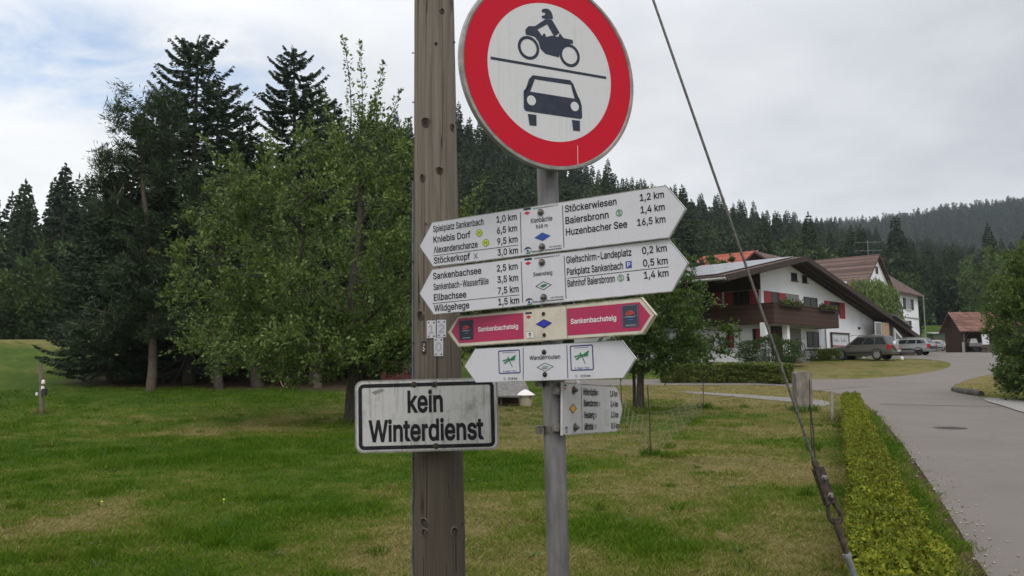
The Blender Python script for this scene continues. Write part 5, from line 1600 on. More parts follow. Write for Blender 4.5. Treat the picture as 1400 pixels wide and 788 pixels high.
    for v in (54.0, -57.2):
        b = MB()
        F.bolt(b, -5.8, v, 6.6, 7)
        b.build('bolt', M['steel'], root)
    bracket(F, root, (54, -57))

# crimson and cream sign
F, L, root, b = sign_root('c', 'crimson and cream double-pointed trail sign reading Sankenbachsteig', 14)
b.build('board', M['cream'], root)
edge_grime(F, L, root, 3.2, 'algae')
b = MB()
F.poly(b, [(-395, 1), (-360, -40.5), (-81, -41.5), (-80, 42), (-360, 44)], .8)
b.build('crimson_panel', M['pink'], root)
b = MB()
F.poly(b, [(88, -41), (342, -42), (376, -1.5), (343, 40), (89.5, 41.5)], .8)
b.build('crimson_panel', M['pink'], root)
b = MB()
F.rect(b, 86.3, -54, 88.0, 54, .9)
b.build('joint', M['algae'], root)
b = MB()
F.text(b, 'Sankenbachsteig', -272.5, -102, -6.5, 14.5, 1.6, .07)
b.build('lettering', M['pale'], root)
b = MB()
F.text(b, 'Sankenbachsteig', 102.2, 263.8, -6.5, 14.5, 1.6, .07)
b.build('lettering', M['pale'], root)
for (u0, u1, fr) in ((-358, -294.5, 0), (283.5, 338.5, 1)):
    b = MB()
    cu_ = (u0 + u1) / 2
    F.rect(b, u0, -31, u1, 35, 1.6, 0)
    if fr:
        F.outline(b, rrect(u0 + 1.5, -29.5, u1 - 1.5, 33.5, 3, 3), 1.6, 2.1, 3)
    for i in range(5):
        an = math.radians(20 + i * 35)
        F.poly(b, [(cu_ + 4 * math.cos(an + 1.2), 6 + 3 * math.sin(an + 1.2)), (cu_ + 15 * math.cos(an - .22), 5 + 13 * math.sin(an - .22)), (cu_ + 16 * math.cos(an + .1), 5 + 13.5 * math.sin(an + .1)), (cu_ + 13 * math.cos(an + .4), 5 + 13 * math.sin(an + .4)), (cu_ + 3 * math.cos(an - 1.2), 6 + 3 * math.sin(an - 1.2))], 2.1 + i * .06, 1)
    F.poly(b, [(cu_ - 24, 0), (cu_ - 8, 2), (cu_ + 8, 0), (cu_ + 24, 3), (cu_ + 8, -2.5), (cu_ - 8, -1)], 2.2, 2)
    F.line(b, (cu_ - 17, -24), (cu_ + 17, -24.5), 2.2, 2.1, 2)
    F.line(b, (cu_ - 8, -8), (cu_ + 9, -9), 2.0, 2.1, 3)
    if fr:
        F.poly(b, [(cu_ - 13, -3), (cu_ + 14, -2.5), (cu_ + 4, -12), (cu_ - 3, -13)], 2.0, 4)
    b.build('trail_emblem', [mat('emblem_slate', (.035, .045, .07) if fr else (.016, .022, .045), .5), M['coral'], mat('emblem_grey', (.28, .29, .33), .5), mat('emblem_pale', (.12, .14, .18), .5), M['royal']], root)
club_mark(F, -71.5, 36.5, root, .95)
b = MB()
diamond(F, b, (0, 1.5), 32, 14.5)
diamond(F, b, (0, 1.5), 27, 12.2, 1.2, 1)
b.build('blue_diamond', [M['ink'], mat('bright_blue_print', (.02, .03, .36), .5)], root)
b = MB()
F.outline(b, rrect(-71.5, -42, -40.5, -19, 2.5, 3), 1.0, .8, 0)
F.rect(b, -70.5, -41, -41.5, -20, .6, 1)
F.poly(b, [(-63, -27), (-58, -23.5), (-52, -24), (-49, -27), (-54, -26.5), (-59, -27.5)], 1.0, 2)
F.ring(b, (-56, -29), 0, 2.2, 1.0, 2, 12)
F.line(b, (-62, -31), (-50, -33), 1.6, 1.0, 2)
F.line(b, (-61, -37.5), (-51, -37.8), 1.8, 1.0, 2)
b.build('eye_emblem', [M['ink_grey'], M['pale'], M['ink']], root)
for v in (32.5, -34):
    b = MB()
    F.bolt(b, 0, v, 3.6, 2.5)
    b.build('bolt', M['rust'], root)
bracket(F, root, (33, -34))

# dragonfly sign
F, L, root, b = sign_root('d', 'white double-pointed trail sign reading Wanderrouten with two dragonfly pictures', 9)
b.build('board', M['enamel'], root)
edge_grime(F, L, root, 1.6)
b = MB()
F.line(b, (-74, 51), (-78, -51), 2.2)
F.line(b, (86, 50), (85.5, -50.5), 2.2)
b.build('rule', M['ink'], root)
b = MB()
F.text(b, 'Wanderrouten', -51.5, 61, 10.2, 13, .8, .05)
F.text(b, '19,8 km', -136, -101, -50, 7.5, .8, .06)
F.text(b, '19,8 km', 129, 164, -48.7, 7, .8, .06)
b.build('lettering', M['ink'], root)
for u0, u1, v0, v1 in ((-171.5, -87, -30, 45.5), (96.5, 176.5, -29, 48)):
    b = MB()
    F.outline(b, rrect(u0, v0, u1, v1, 5, 4), 3.4, .8, 0)
    cx, cy = (u0 + u1) / 2, (v0 + v1) / 2 + 3
    F.line(b, (u0 + 16, v1 - 8), (u1 - 16, v1 - 7.5), 1.3, .8, 0)
    F.text(b, '5-Seen-Tour', cx - 26, cx + 25, v0 + 5.5, 5, .8, .04, 0)
    b.build('picture_frame', [M['royal']], root)
    b = MB()
    # body, tail, four wings, head
    F.poly(b, [(cx - 6, cy + 1), (cx + 2, cy - 2), (cx + 4, cy + 6), (cx - 4, cy + 9)], .8)
    F.poly(b, [(cx - 1, cy + 2), (cx + 3, cy + 1), (cx + 12.5, cy - 20), (cx + 10.5, cy - 21)], .95)
    F.poly(b, [(cx + 2, cy + 3), (cx + 6, cy + 8), (cx + 24, cy + 18), (cx + 26, cy + 15), (cx + 22, cy + 9)], 1.1)
    F.poly(b, [(cx + 2, cy + 1), (cx + 5, cy + 4), (cx + 22, cy + 8), (cx + 24, cy + 5), (cx + 18, cy + 1)], 1.25)
    F.poly(b, [(cx - 3, cy + 3), (cx - 4, cy + 7), (cx - 24, cy + 3), (cx - 27, cy + 1), (cx - 24, cy - 1)], 1.1)
    F.poly(b, [(cx - 2, cy), (cx - 4, cy + 2), (cx - 20, cy - 5), (cx - 21, cy - 8), (cx - 14, cy - 8)], 1.25)
    F.ring(b, (cx - 3.5, cy + 10), 0, 3.2, .95, 0, 14)
    b.build('dragonfly', M['green'], root)
    b = MB()
    F.ring(b, ((-149, -46.5) if u0 < 0 else (116, -45)), 2.8, 4.0, .8, 0, 16, a0=.9, a1=2 * PI - .1)
    b.build('loop_symbol', M['ink'], root)
b = MB()
F.outline(b, [(-26, -14), (5, -28), (36.5, -13.5), (5.8, 0)], 1.5, .8, 0)
F.poly(b, [(-8, -16), (3, -20), (14, -16), (18, -11), (8, -9), (-2, -10)], .8, 1)
F.line(b, (-7, -19), (14, -18.5), 1.2, .9, 2)
b.build('lake_trail_diamond', [M['ink'], mat('faded_green_print', (.24, .33, .28), .6), M['ink_grey']], root)
for v in (32.5, -37):
    b = MB()
    F.bolt(b, 3.5, v, 4.6, 4)
    b.build('bolt', M['rust'], root)
bracket(F, root, (32, -37))

# single small sign turned towards the road
F = Face((.1543, 2.5, 1.465), -1.1024, -.0551)
root = thing('trail_sign', 'small greyish white one-sided sign starting with Höferköpfle, turned away below the others', 'trail sign', F.O, 'hiking signs on the steel post')
L = [(0, -82), (482, -82), (504, -77), (530, -50), (548, -22), (562, 0), (548, 22), (530, 50), (504, 77), (482, 82), (0, 82)]
b = MB()
F.slab(b, L, -8, 0)
b.build('board', signmat('greyed_enamel', (.47, .455, .455), (.28, .26, .24), .4, .4), root)
edge_grime(F, L, root, 3.0)
b = MB()
for s, u0, u1, km, k0, k1, v in [('Höferköpfle', 167, 293, '1,8 km', 424, 503, 45.3), ('Baiersbronn', 172, 300, '3,4 km', 429, 510, 8.5), ('Heuberg', 176, 268, '3,0 km', 434, 514, -30.3), ('Mitteltal', 180, 262, '8,5 km', 436, 518, -68.8)]:
    b = MB()
    F.text(b, s, u0, u1, v, 21, .8, .075)
    F.text(b, km, k0, k1, v, 19.5, .8, .075)
    b.build('lettering', M['ink'], root)
b = MB()
F.line(b, (151, 72), (159, -76), 2.5)
b.build('rule', M['ink'], root)
b = MB()
for cu_, cv_ in ((302, 55), (315, 17), (284, -22), (280, -60)):
    F.ring(b, (cu_, cv_), 5, 8, .8, 0, 20)
b.build('ring_symbol', M['ink_grey'], root)
b = MB()
F.outline(b, [(50, 0), (80.5, -15.5), (110, 1), (80.5, 16.5)], 2.2, 1.2, 0)
diamond(F, b, (80, .5), 29, 15, .8, 1)
b.build('amber_diamond', [M['ink'], M['orange']], root)
club_mark(F, 6, 70, root, .8)
eye_logo(F, (26, -64), .9, root)
b = MB()
F.rect(b, 372, -60, 412, -4, .7)
b.build('faded_patch', mat('faded_patch', (.40, .40, .36), .6), root)
for u, v in ((85, 59), (97, -59)):
    b = MB()
    F.bolt(b, u, v, 8, 9)
    b.build('bolt', M['steel'], root)
b = MB()
for v in (55, -58):
    b.obb(F.p(70, v, -22), (F.A, F.V, F.N), (.075, .012, .012))
b.build('bracket', M['steel'], root)
b = MB()
b.lathe(P(789, 524.3, 2.52), (0, 0, 1), [(.008, -.004), (.0095, .0), (.008, .005), (.004, .008), (.0004, .009)], 14)
b.build('white_cap', M['pale'], root)

# ------------------------------------------------------------------ trees of the lawn and the dark group behind it
def at(px, py):
    return G(px, py)


foot = at(483, 577)
broadleaf('apple_tree', foot, 'large fruit tree with upright leafy shoots, left of the wooden pole', 'leaf_apple', 'bark_dark', seed=11,
          trunk_pts=[(0, 0, -.15), (.0, 0, .7), (.05, .05, 1.6), (0, .1, 2.4), (-.1, .1, 3.4), (.1, 0, 4.8), (.2, 0, 6.6)], trunk_r=.185,
          ells=[((-.8, 0, 4.9), (3.3, 2.9, 2.8), 5), ((-3.4, -.2, 3.9), (1.7, 1.7, 1.7), 1.5), ((-3.3, .2, 6.2), (.9, 1.1, .9), .5), ((1.9, .2, 4.3), (1.9, 2.0, 2.3), 2.2),
                ((.3, 0, 7.3), (1.3, 1.3, 1.2), 1.0), ((-1.4, -.5, 2.3), (3.2, 2.2, .9), 2.6), ((1.3, -.3, 2.4), (1.6, 1.6, .8), 1.2), ((1.6, 0, 6.3), (1.0, 1.0, .9), .6), ((-2.9, 0, 3.0), (1.4, 1.4, 1.1), 1.2), ((-.7, -.9, 1.9), (2.9, 1.7, .75), 2.3), ((1.7, -.5, 1.9), (1.7, 1.5, .75), 1.5), ((-2.2, 0, 5.6), (1.6, 1.5, 1.3), 1.0), ((-1.5, 0, 6.8), (1.0, 1.0, .9), .6)],
          ntips=760, twigs=7, per=10, twig_len=.55, leaf=.105, aspect=.6, shell=.5,
          shoots=[((-.2, 0, 7.4), (-.42, .1, 10.75), 190), ((.1, 0, 7.4), (.08, 0, 10.55), 190), ((.4, 0, 7.4), (.75, 0, 9.9), 150), ((.6, 0, 7), (1.25, .1, 9.2), 130), ((-.4, 0, 7.2), (-.95, 0, 9.3), 120),
                  ((.9, 0, 6.8), (1.5, 0, 8.3), 90), ((-3.3, 0, 6.2), (-4.3, 0, 7.9), 110), ((-3.2, 0, 6), (-3.4, 0, 7.7), 90), ((-2.2, 0, 6.6), (-2.4, 0, 8.0), 90), ((-1.2, 0, 7.1), (-1.3, 0, 8.5), 110),
                  ((-3.6, 0, 4.2), (-5.5, -.3, 4.6), 110), ((-3.6, 0, 3.4), (-5.3, -.3, 3.1), 100), ((2.6, 0, 5), (3.6, 0, 6.6), 110), ((2.2, 0, 6.2), (2.5, 0, 7.8), 110), ((-.3, -.6, 2.2), (-.1, -1.2, 1.35), 70)])

foot = at(876, 566)
broadleaf('apple_tree', foot, 'smaller fruit tree right of the trail signs, in front of the white house', 'leaf_shrub', 'bark_dark', seed=23,
          trunk_pts=[(0, 0, -.1), (.0, 0, .6), (.03, 0, 1.2), (.1, 0, 1.9), (.3, 0, 2.9), (.6, 0, 3.7)], trunk_r=.10,
          ells=[((.55, 0, 2.9), (1.7, 1.5, 1.25), 4), ((-.5, 0, 2.9), (1.2, 1.2, 1.2), 2), ((1.2, 0, 3.6), (.7, .8, .8), .8), ((.5, 0, 1.7), (1.8, 1.2, .5), 2.2), ((2.0, 0, 2.2), (.8, .8, .55), .8), ((.9, 0, 4.2), (.35, .4, .7), .5)],
          ntips=280, twigs=7, per=11, twig_len=.42, leaf=.095, aspect=.6, shell=.45,
          shoots=[((.9, 0, 3.6), (1.0, 0, 5.35), 110), ((1.4, 0, 3.6), (1.75, 0, 4.5), 60), ((1.8, 0, 2.4), (2.9, -.1, 2.3), 80), ((1.8, 0, 1.9), (2.75, 0, 1.55), 70), ((.4, 0, 3.6), (.3, 0, 4.8), 80)])
q = at(867, 560)
b = MB()
b.tube([q + np.array([0, 0, -.2]), q + np.array([.02, 0, .75]), q + np.array([-.01, 0, 1.5])], [.055, .05, .045], 9)
tag(b.build('tree_stake', M['bark_dark']), 'short wooden stake beside the trunk of the smaller fruit tree', 'stake')

for (fx, fy, ty, r, seed, sp, lab, kw) in [
        (258, 524, 50, 4.9, 31, 13, 'tallest spruce with a ragged top, in the dark group left of the pole', dict(gap=.22, whorl=.42, bare=.12, per=9, pexp=.48)),
        (392, 520, 64, 4.1, 32, 14, 'pointed spruce standing behind the large fruit tree', dict(gap=.15, bare=.1, whorl=.36, pexp=.5)),
        (150, 524, 235, 3.3, 33, 13, 'low wide dark spruce whose branches reach the grass at the left edge of the group', dict(gap=.03, base=.09, whorl=.30, per=9)),
        (200, 520, 135, 3.7, 34, 12, 'dark spruce close behind the leaning pine', dict(gap=.12)),
        (325, 520, 140, 3.9, 35, 12, 'dark spruce between the two tallest spruces', dict(gap=.12)),
        (455, 516, 140, 4.0, 36, 12, 'dark spruce hidden behind the crown of the large fruit tree', dict(gap=.12)),
        (545, 516, 168, 3.6, 37, 12, 'dark spruce showing left of the wooden pole', dict(gap=.12)),
        (112, 508, 290, 2.5, 38, 11, 'small dark spruce at the far left of the dark group', dict(gap=.05, base=.12, whorl=.34)),
        (288, 514, 112, 3.9, 39, 12, 'dark spruce just right of the tallest one', dict(gap=.14, pexp=.55)),
        (232, 512, 125, 3.9, 40, 12, 'dark spruce just left of the tallest one', dict(gap=.14, pexp=.55)),
        (425, 512, 118, 3.8, 30, 12, 'dark spruce between the pointed spruce and the tall leafy shoots', dict(gap=.14, pexp=.55)),
        (512, 512, 160, 3.6, 29, 12, 'dark spruce behind the right half of the fruit tree', dict(gap=.12, pexp=.55))]:
    q = at(fx, fy)
    top = (ray(fx, ty)[2] / ray(fx, ty)[1]) * q[1] + 1.6
    conifer('spruce', q, lab, seed, top - q[2], r, 'spruces of the dark group', 'needle', 'bark_dark', **{**dict(per=8, spray=sp * 2.0, slen=.36, w=.075), **kw})


def pine(foot, top, lab, seed, ells, n, r=.16, lean=(), bark='bark_dark'):
    f = np.array(foot)
    pts = [(0, 0, -.15)] + [tuple(p) for p in lean]
    return broadleaf('pine', foot, lab, 'needle_pine', bark, seed=seed, trunk_pts=pts, trunk_r=r, ells=ells, ntips=n, twigs=5, per=15, twig_len=.42,
                     leaf=.24, aspect=.16, shell=.35, droop=-.1, group='pines of the dark group')


pine(at(206, 534), 0, 'slender pine with a bare pale leaning trunk, at the front of the dark group', 41,
     [((-.6, 0, 11.4), (1.9, 1.6, 1.5), 4), ((-1.6, 0, 9.4), (1.4, 1.2, .8), 1.5), ((.6, 0, 8.8), (1.5, 1.3, .9), 1.5), ((-1.9, 0, 7.6), (1.0, 1.0, .6), .8), ((-1.0, -.3, 3.3), (1.9, 1.3, .5), 1.2), ((1.2, -.3, 2.6), (2.1, 1.2, .5), 1.6), ((-2.2, 0, 2.3), (1.6, 1.2, .7), 1.5), ((-.8, 0, 5.0), (1.5, 1.3, 1.0), 1.5), ((-.1, -1.0, 4.3), (1.5, .5, 1.0), 2.0), ((-.2, -.8, 6.6), (1.2, .5, .8), 1.2), ((.1, 0, 5.2), (1.5, 1.4, .7), 1), ((-2.3, 0, 8.6), (.6, .6, .5), .5)],
     400, .15, [(.05, 0, 1), (.03, 0, 2), (-.08, 0, 3.2), (.02, 0, 4.4), (-.38, 0, 5.6), (-.30, 0, 6.6), (-.6, 0, 8.4), (-.7, 0, 10.2), (-.7, 0, 11.8)], 'bark')
b = MB()
rgd = np.random.default_rng(9)
f_ = at(206, 534)
for (z0, dx, dz, n_) in ((3.2, -2.3, -.5, 6), (4.3, -1.4, .6, 4), (2.9, 1.9, -.2, 5), (4.6, 1.1, .9, 3), (5.4, .9, -.3, 3)):
    a_ = f_ + np.array([-.05, -.05, z0])
    e_ = f_ + np.array([dx, -.5, z0 + dz])
    pts_ = [a_ + (e_ - a_) * t_ + np.array([0, 0, .14 * math.sin(t_ * 5)]) + rgd.normal(0, .05, 3) * (t_ > 0) for t_ in np.linspace(0, 1, 7)]
    b.tube(pts_, np.linspace(.03, .008, 7), 5, caps=False)
    for _ in range(n_):
        k_ = int(rgd.integers(2, 6))
        b.tube([pts_[k_], pts_[k_] + np.array([rgd.normal(0, .3) + .2 * np.sign(dx), rgd.normal(0, .2), rgd.normal(.05, .25)]), pts_[k_] + np.array([rgd.normal(0, .3) + .5 * np.sign(dx), rgd.normal(0, .2), rgd.normal(.1, .4)])], [.012, .008, .004], 3, caps=False)
dead = b.build('dead_branches', M['bark_pine'], [o for o in bpy.data.objects if o.get('category') == 'tree' and str(o.get('label', '')).startswith('slender pine')][0])

pine(at(300, 533), 0, 'pine with a crooked dark trunk behind the lowest branches of the fruit tree', 42,
     [((0, 0, 7.5), (1.9, 1.8, 1.6), 3), ((.3, 0, 4.6), (2.0, 1.8, .8), 1.5), ((-.6, 0, 2.9), (2.0, 1.5, .7), 2)],
     170, .15, [(-.1, 0, .8), (-.35, 0, 1.8), (-.45, 0, 3), (-.3, 0, 4.6), (0, 0, 6.4), (0, 0, 7.6)])
pine(at(352, 529), 0, 'pine with a thick leaning trunk in the shade of the dark group', 43,
     [((0, 0, 8), (1.9, 1.8, 1.8), 3), ((-.3, 0, 5), (2.0, 1.8, .9), 1.5), ((-.2, 0, 2.7), (2.0, 1.6, .7), 2)],
     170, .2, [(-.15, 0, .8), (-.4, 0, 1.7), (-.45, 0, 3), (-.3, 0, 4.6), (0, 0, 6.4), (0, 0, 7.8)])
for (fx, fy, lab, sd) in [(434, 530, 'leafy tree with a thick straight trunk behind the large fruit tree', 44), (425, 526, 'thinner leafy tree close beside the thick straight trunk', 45), (556, 522, 'shaded leafy tree right beside the wooden pole', 46)]:
    broadleaf('shade_tree', at(fx, fy), lab, 'leaf_mid', 'bark', seed=sd, trunk_pts=[(0, 0, -.1), (0, 0, 1), (.05, 0, 2.4), (.1, 0, 3.6), (.1, 0, 5.2)], trunk_r=.15 if sd != 45 else .1,
              ells=[((0, .5, 5.2), (2.4, 2.2, 2.4), 3), ((0, .2, 2.9), (2.4, 1.8, 1.1), 1.8)], ntips=150, twigs=6, per=8, twig_len=.6, leaf=.16, aspect=.6)

q = at(1412, 549)
broadleaf('tall_shrub', q, 'tall bright green leafy shrub at the right edge beside the road', 'leaf_shrub', 'bark_dark', cat='shrub', seed=51,
          trunk_pts=[(.2, 0, -.1), (.25, 0, .5), (.3, 0, 1.2), (.3, 0, 2.2), (.3, 0, 3.4)], trunk_r=.07,
          ells=[((.35, 0, 2.6), (1.55, 1.5, 2.3), 4), ((.3, 0, .9), (1.25, 1.2, .8), 2), ((.5, 0, 4.3), (.8, .8, .8), .8), ((-.55, -.1, 3.2), (.5, .6, .6), .5)], ntips=540, twigs=7, per=11, twig_len=.38, leaf=.085, aspect=.62, shell=.55)


# ------------------------------------------------------------------ the willow and the leafy trees beyond the houses
def willow(loc, label, h, r, seed):
    rg = np.random.default_rng(seed)
    mb = MB()
    mb.tube([(0, 0, -.2), (.05, 0, h * .25), (0, 0, h * .5), (0, 0, h * .8)], [.3, .24, .16, .05], 9)
    Q = []
    for _ in range(250):
        az = rg.uniform(0, 6.283)
        rad = r * math.sqrt(rg.uniform(.01, 1)) * (1 + .12 * math.sin(3 * az + 1))
        z0 = h * (.60 + .40 * math.sqrt(max(0, 1 - (rad / r / 1.15) ** 2))) + rg.normal(0, .18)
        c = np.array([math.cos(az) * rad, math.sin(az) * rad, z0])
        if rg.random() < .22:
            mb.tube([(0, 0, h * .45), c * np.array([.5, .5, .92]), c], [.07, .035, .01], 4, caps=False)
        L = rg.uniform(.3, .62) * h
        m = int(L * 15)
        t = rg.random((m, 1))
        out = np.array([math.cos(az), math.sin(az), 0]) * .5 * (rad / r)
        p = c + out * t ** .6 + np.array([0, 0, -1]) * L * t + rg.normal(0, .09, (m, 3))
        d = nrm(np.array([0, 0, -1]) + rg.normal(0, .35, (m, 3)))
        Q.append(strips(p, p + d * rg.uniform(.22, .5, (m, 1)), rg.uniform(.05, .11, m), rg))
    root = thing('willow', label, 'tree', loc)
    link_mesh('trunk', mb_mesh(mb, 'trunk', M['bark']), root)
    link_mesh('crown', quads_mesh('crown', np.vstack(Q), M['leaf_willow']), root)


def on_ground(px, Y):
    q = P(px, 470, Y)
    return np.array([q[0], q[1], gz(q[0], q[1])])


willow(on_ground(1188, 69), 'weeping willow between the two white houses', 6.7, 2.5, 61)
for (px, Y, ytop, r, mn, sd, lab) in [
        (1290, G(1290, 442)[1], 391, 4.6, 'leaf_mid', 71, 'round leafy tree behind the wooden barn'),
        (1356, 142, 336, 5.2, 'leaf_light', 72, 'big pale green leafy tree right of the barn, at the foot of the wood'),
        (1232, 112, 372, 3.6, 'leaf_mid', 73, 'leafy tree showing right behind the second white house'),
        (1333, G(1333, 440)[1], 400, 4.0, 'leaf_mid', 74, 'low dark leafy tree above the barn roof'),
        (1395, 126, 392, 4.2, 'leaf_mid', 75, 'leafy tree behind the tall shrub at the right edge'),
        (986, 74, 346, 1.9, 'leaf_mid', 76, 'narrow leafy tree rising behind the solar roof'),
        (28, 82, 372, 4.4, 'leaf_mid', 77, 'bushy green tree at the edge of the tan meadow on the left'),
        (75, 84, 330, 4.2, 'leaf_mid', 78, 'leafy tree in front of the wood, left of the dark spruce group'),
        (-70, 82, 350, 4.6, 'leaf_mid', 79, 'leafy tree by the meadow beyond the left edge')]:
    q = on_ground(px, Y)
    h = ray(px, ytop)[2] / ray(px, ytop)[1] * Y + 1.6 - q[2]
    broadleaf('leafy_tree', q, lab, mn, 'bark_dark', seed=sd, group='leafy trees at the wood edge', trunk_pts=[(0, 0, -.3), (0, 0, h * .15), (.1, 0, h * .35), (0, 0, h * .6), (0, 0, h * .8)], trunk_r=.22,
              ells=[((0, 0, h * .58), (r, r, h * .40), 4), ((-r * .45, -r * .2, h * .42), (r * .7, r * .7, h * .28), 1.5), ((r * .45, -.3, h * .45), (r * .7, r * .7, h * .3), 1.5), ((0, 0, h * .22), (r * .8, r * .8, h * .14), .8)],
              ntips=150, twigs=6, per=7, twig_len=r * .2, leaf=.30 + .02 * r, aspect=.7, shell=.6)


# ------------------------------------------------------------------ the wooded hillsides
def forest_mesh(seed, h, r, whorl, spray, slen, w, pexp=.8):
    tr, Q = spruce_arrays(seed, h, r, whorl=whorl, per=6, spray=spray, slen=slen, w=w, gap=.12, base=.1, pexp=pexp)
    T = mb_mesh(tr, 'trunk', M['bark_dark'])
    V = np.zeros(len(T.vertices) * 3, np.float32)
    T.vertices.foreach_get('co', V)
    polys = [list(p.vertices) for p in T.polygons if len(p.vertices) == 4]
    tq = V.reshape(-1, 3)[np.array(polys)]
    bpy.data.meshes.remove(T)
    tq = tq[tq[:, :, 2].min(1) < h * .9]
    # keep the stem, drop the branch sticks which are far below a pixel here
    rad = np.hypot(tq[:, :, 0], tq[:, :, 1]).max(1)
    tq = tq[rad < .9]
    return quads_mesh('conifer', np.vstack([Q, tq]), [M['needle_far'], M['bark_dark']], [0] * len(Q) + [1] * len(tq))


NEARF = [forest_mesh(80 + i, h, r, .60, 5.0, .95, .30, .85) for i, (h, r) in enumerate([(18, 3.5), (21, 3.8), (14, 3.2), (19, 2.9)])]
def round_mesh(seed, h, r):
    mb, Q = broad_arrays(seed, [(0, 0, -.3), (0, 0, h * .3), (0, 0, h * .7)], .2, [((0, 0, h * .58), (r, r, h * .40), 4), ((r * .4, 0, h * .4), (r * .7, r * .7, h * .28), 1.5), ((-r * .4, .3, h * .45), (r * .7, r * .8, h * .3), 1.5)], 90, twigs=4, per=5, twig_len=1.0, leaf=.62, aspect=.7, shell=.6)
    return quads_mesh('forest_tree', Q, M['leaf_far'])


M['leaf_far'] = leafmat('forest_leaves', [(.020, .036, .012), (.034, .058, .016), (.055, .085, .022)], .2, .7, .8)
NEARF += [round_mesh(86, 14, 4.2), round_mesh(87, 16, 3.6)]
FARF = [forest_mesh(90 + i, h, r, 1.2, 2.0, 1.9, .85) for i, (h, r) in enumerate([(18, 3.1), (20, 3.4), (16, 3.2)])]
rgf = np.random.default_rng(17)


def scatter(t0, t1, y0, y1, step):
    out = []
    y = y0
    while y < y1:
        n = max(1, int((t1 - t0) * y / step))
        for i in range(n):
            tt = t0 + (i + rgf.uniform(-.1, 1.1)) / n * (t1 - t0)
            yy = y + rgf.uniform(-.5, .5) * step
            out.append((tt * yy, yy))
        y += step
    return out


HOUSES = [(P(1045, 470, 50)[0] + 8, 62, 22), (33, 80, 22), (P(1030, 470, 118)[0], 120, 9)]
cand = []
for (x, y) in scatter(-.95, .78, 84, 300, 4.6):
    tt = x / y
    F_, D_ = np.interp(tt, _T, _F1), np.interp(tt, _T, _D1)
    if y < F_ + 3 or y > D_ + 34:
        continue
    if any((x - hx) ** 2 + (y - hy) ** 2 < hr * hr for hx, hy, hr in HOUSES):
        continue
    if y < F_ + 10 and rgf.random() < .3:
        continue
    cand.append((x, y))
for (x, y) in scatter(.16, .78, 300, 480, 5.2):
    tt = x / y
    if y < np.interp(tt, _T, _D1) + 38:
        cand.append((x, y))
cand.sort(key=lambda c: c[1] - np.interp(c[0] / c[1], _T, _F1) + (40 if abs(c[0] / c[1] + .28) < .22 else 0))
near, rest = cand[:230], cand[230:]
kinds = {}
for i, (x, y) in enumerate(near):
    k = int(rgf.integers(0, 4)) if rgf.random() < .82 else int(rgf.integers(4, 6))
    o = bpy.data.objects.new('conifer' if k < 4 else 'leafy_tree', NEARF[k])
    COL.objects.link(o)
    kinds.setdefault(k, o)
    s = rgf.uniform(.72, 1.12) * (1.1 if x / y < -.35 else 1)
    o.location = (x, y, gz(x, y) - .3)
    o.rotation_euler = (0, 0, rgf.uniform(0, 6.28))
    o.scale = (s * rgf.uniform(.9, 1.15), s * rgf.uniform(.9, 1.15), s)
    if k < 4:
        tag(o, 'dark conifer in the front rows of the wooded hillside', 'tree', 'conifers of the wood edge')
    else:
        tag(o, 'rounder leafy tree standing among the dark conifers of the hillside', 'tree', 'leafy trees among the conifers')
pts2 = [(x, y) for (x, y) in scatter(.10, .86, 500, 960, 7.5)]
far_src = []
for i in range(3):
    x, y = pts2.pop(40 + 900 * i % 700)
    o = bpy.data.objects.new('conifer', FARF[i])
    COL.objects.link(o)
    o.location = (x, y, gz(x, y) - .3)
    tag(o, 'distant conifer on the far blue-green ridge', 'tree', 'conifers of the far ridge')
    far_src.append(o)


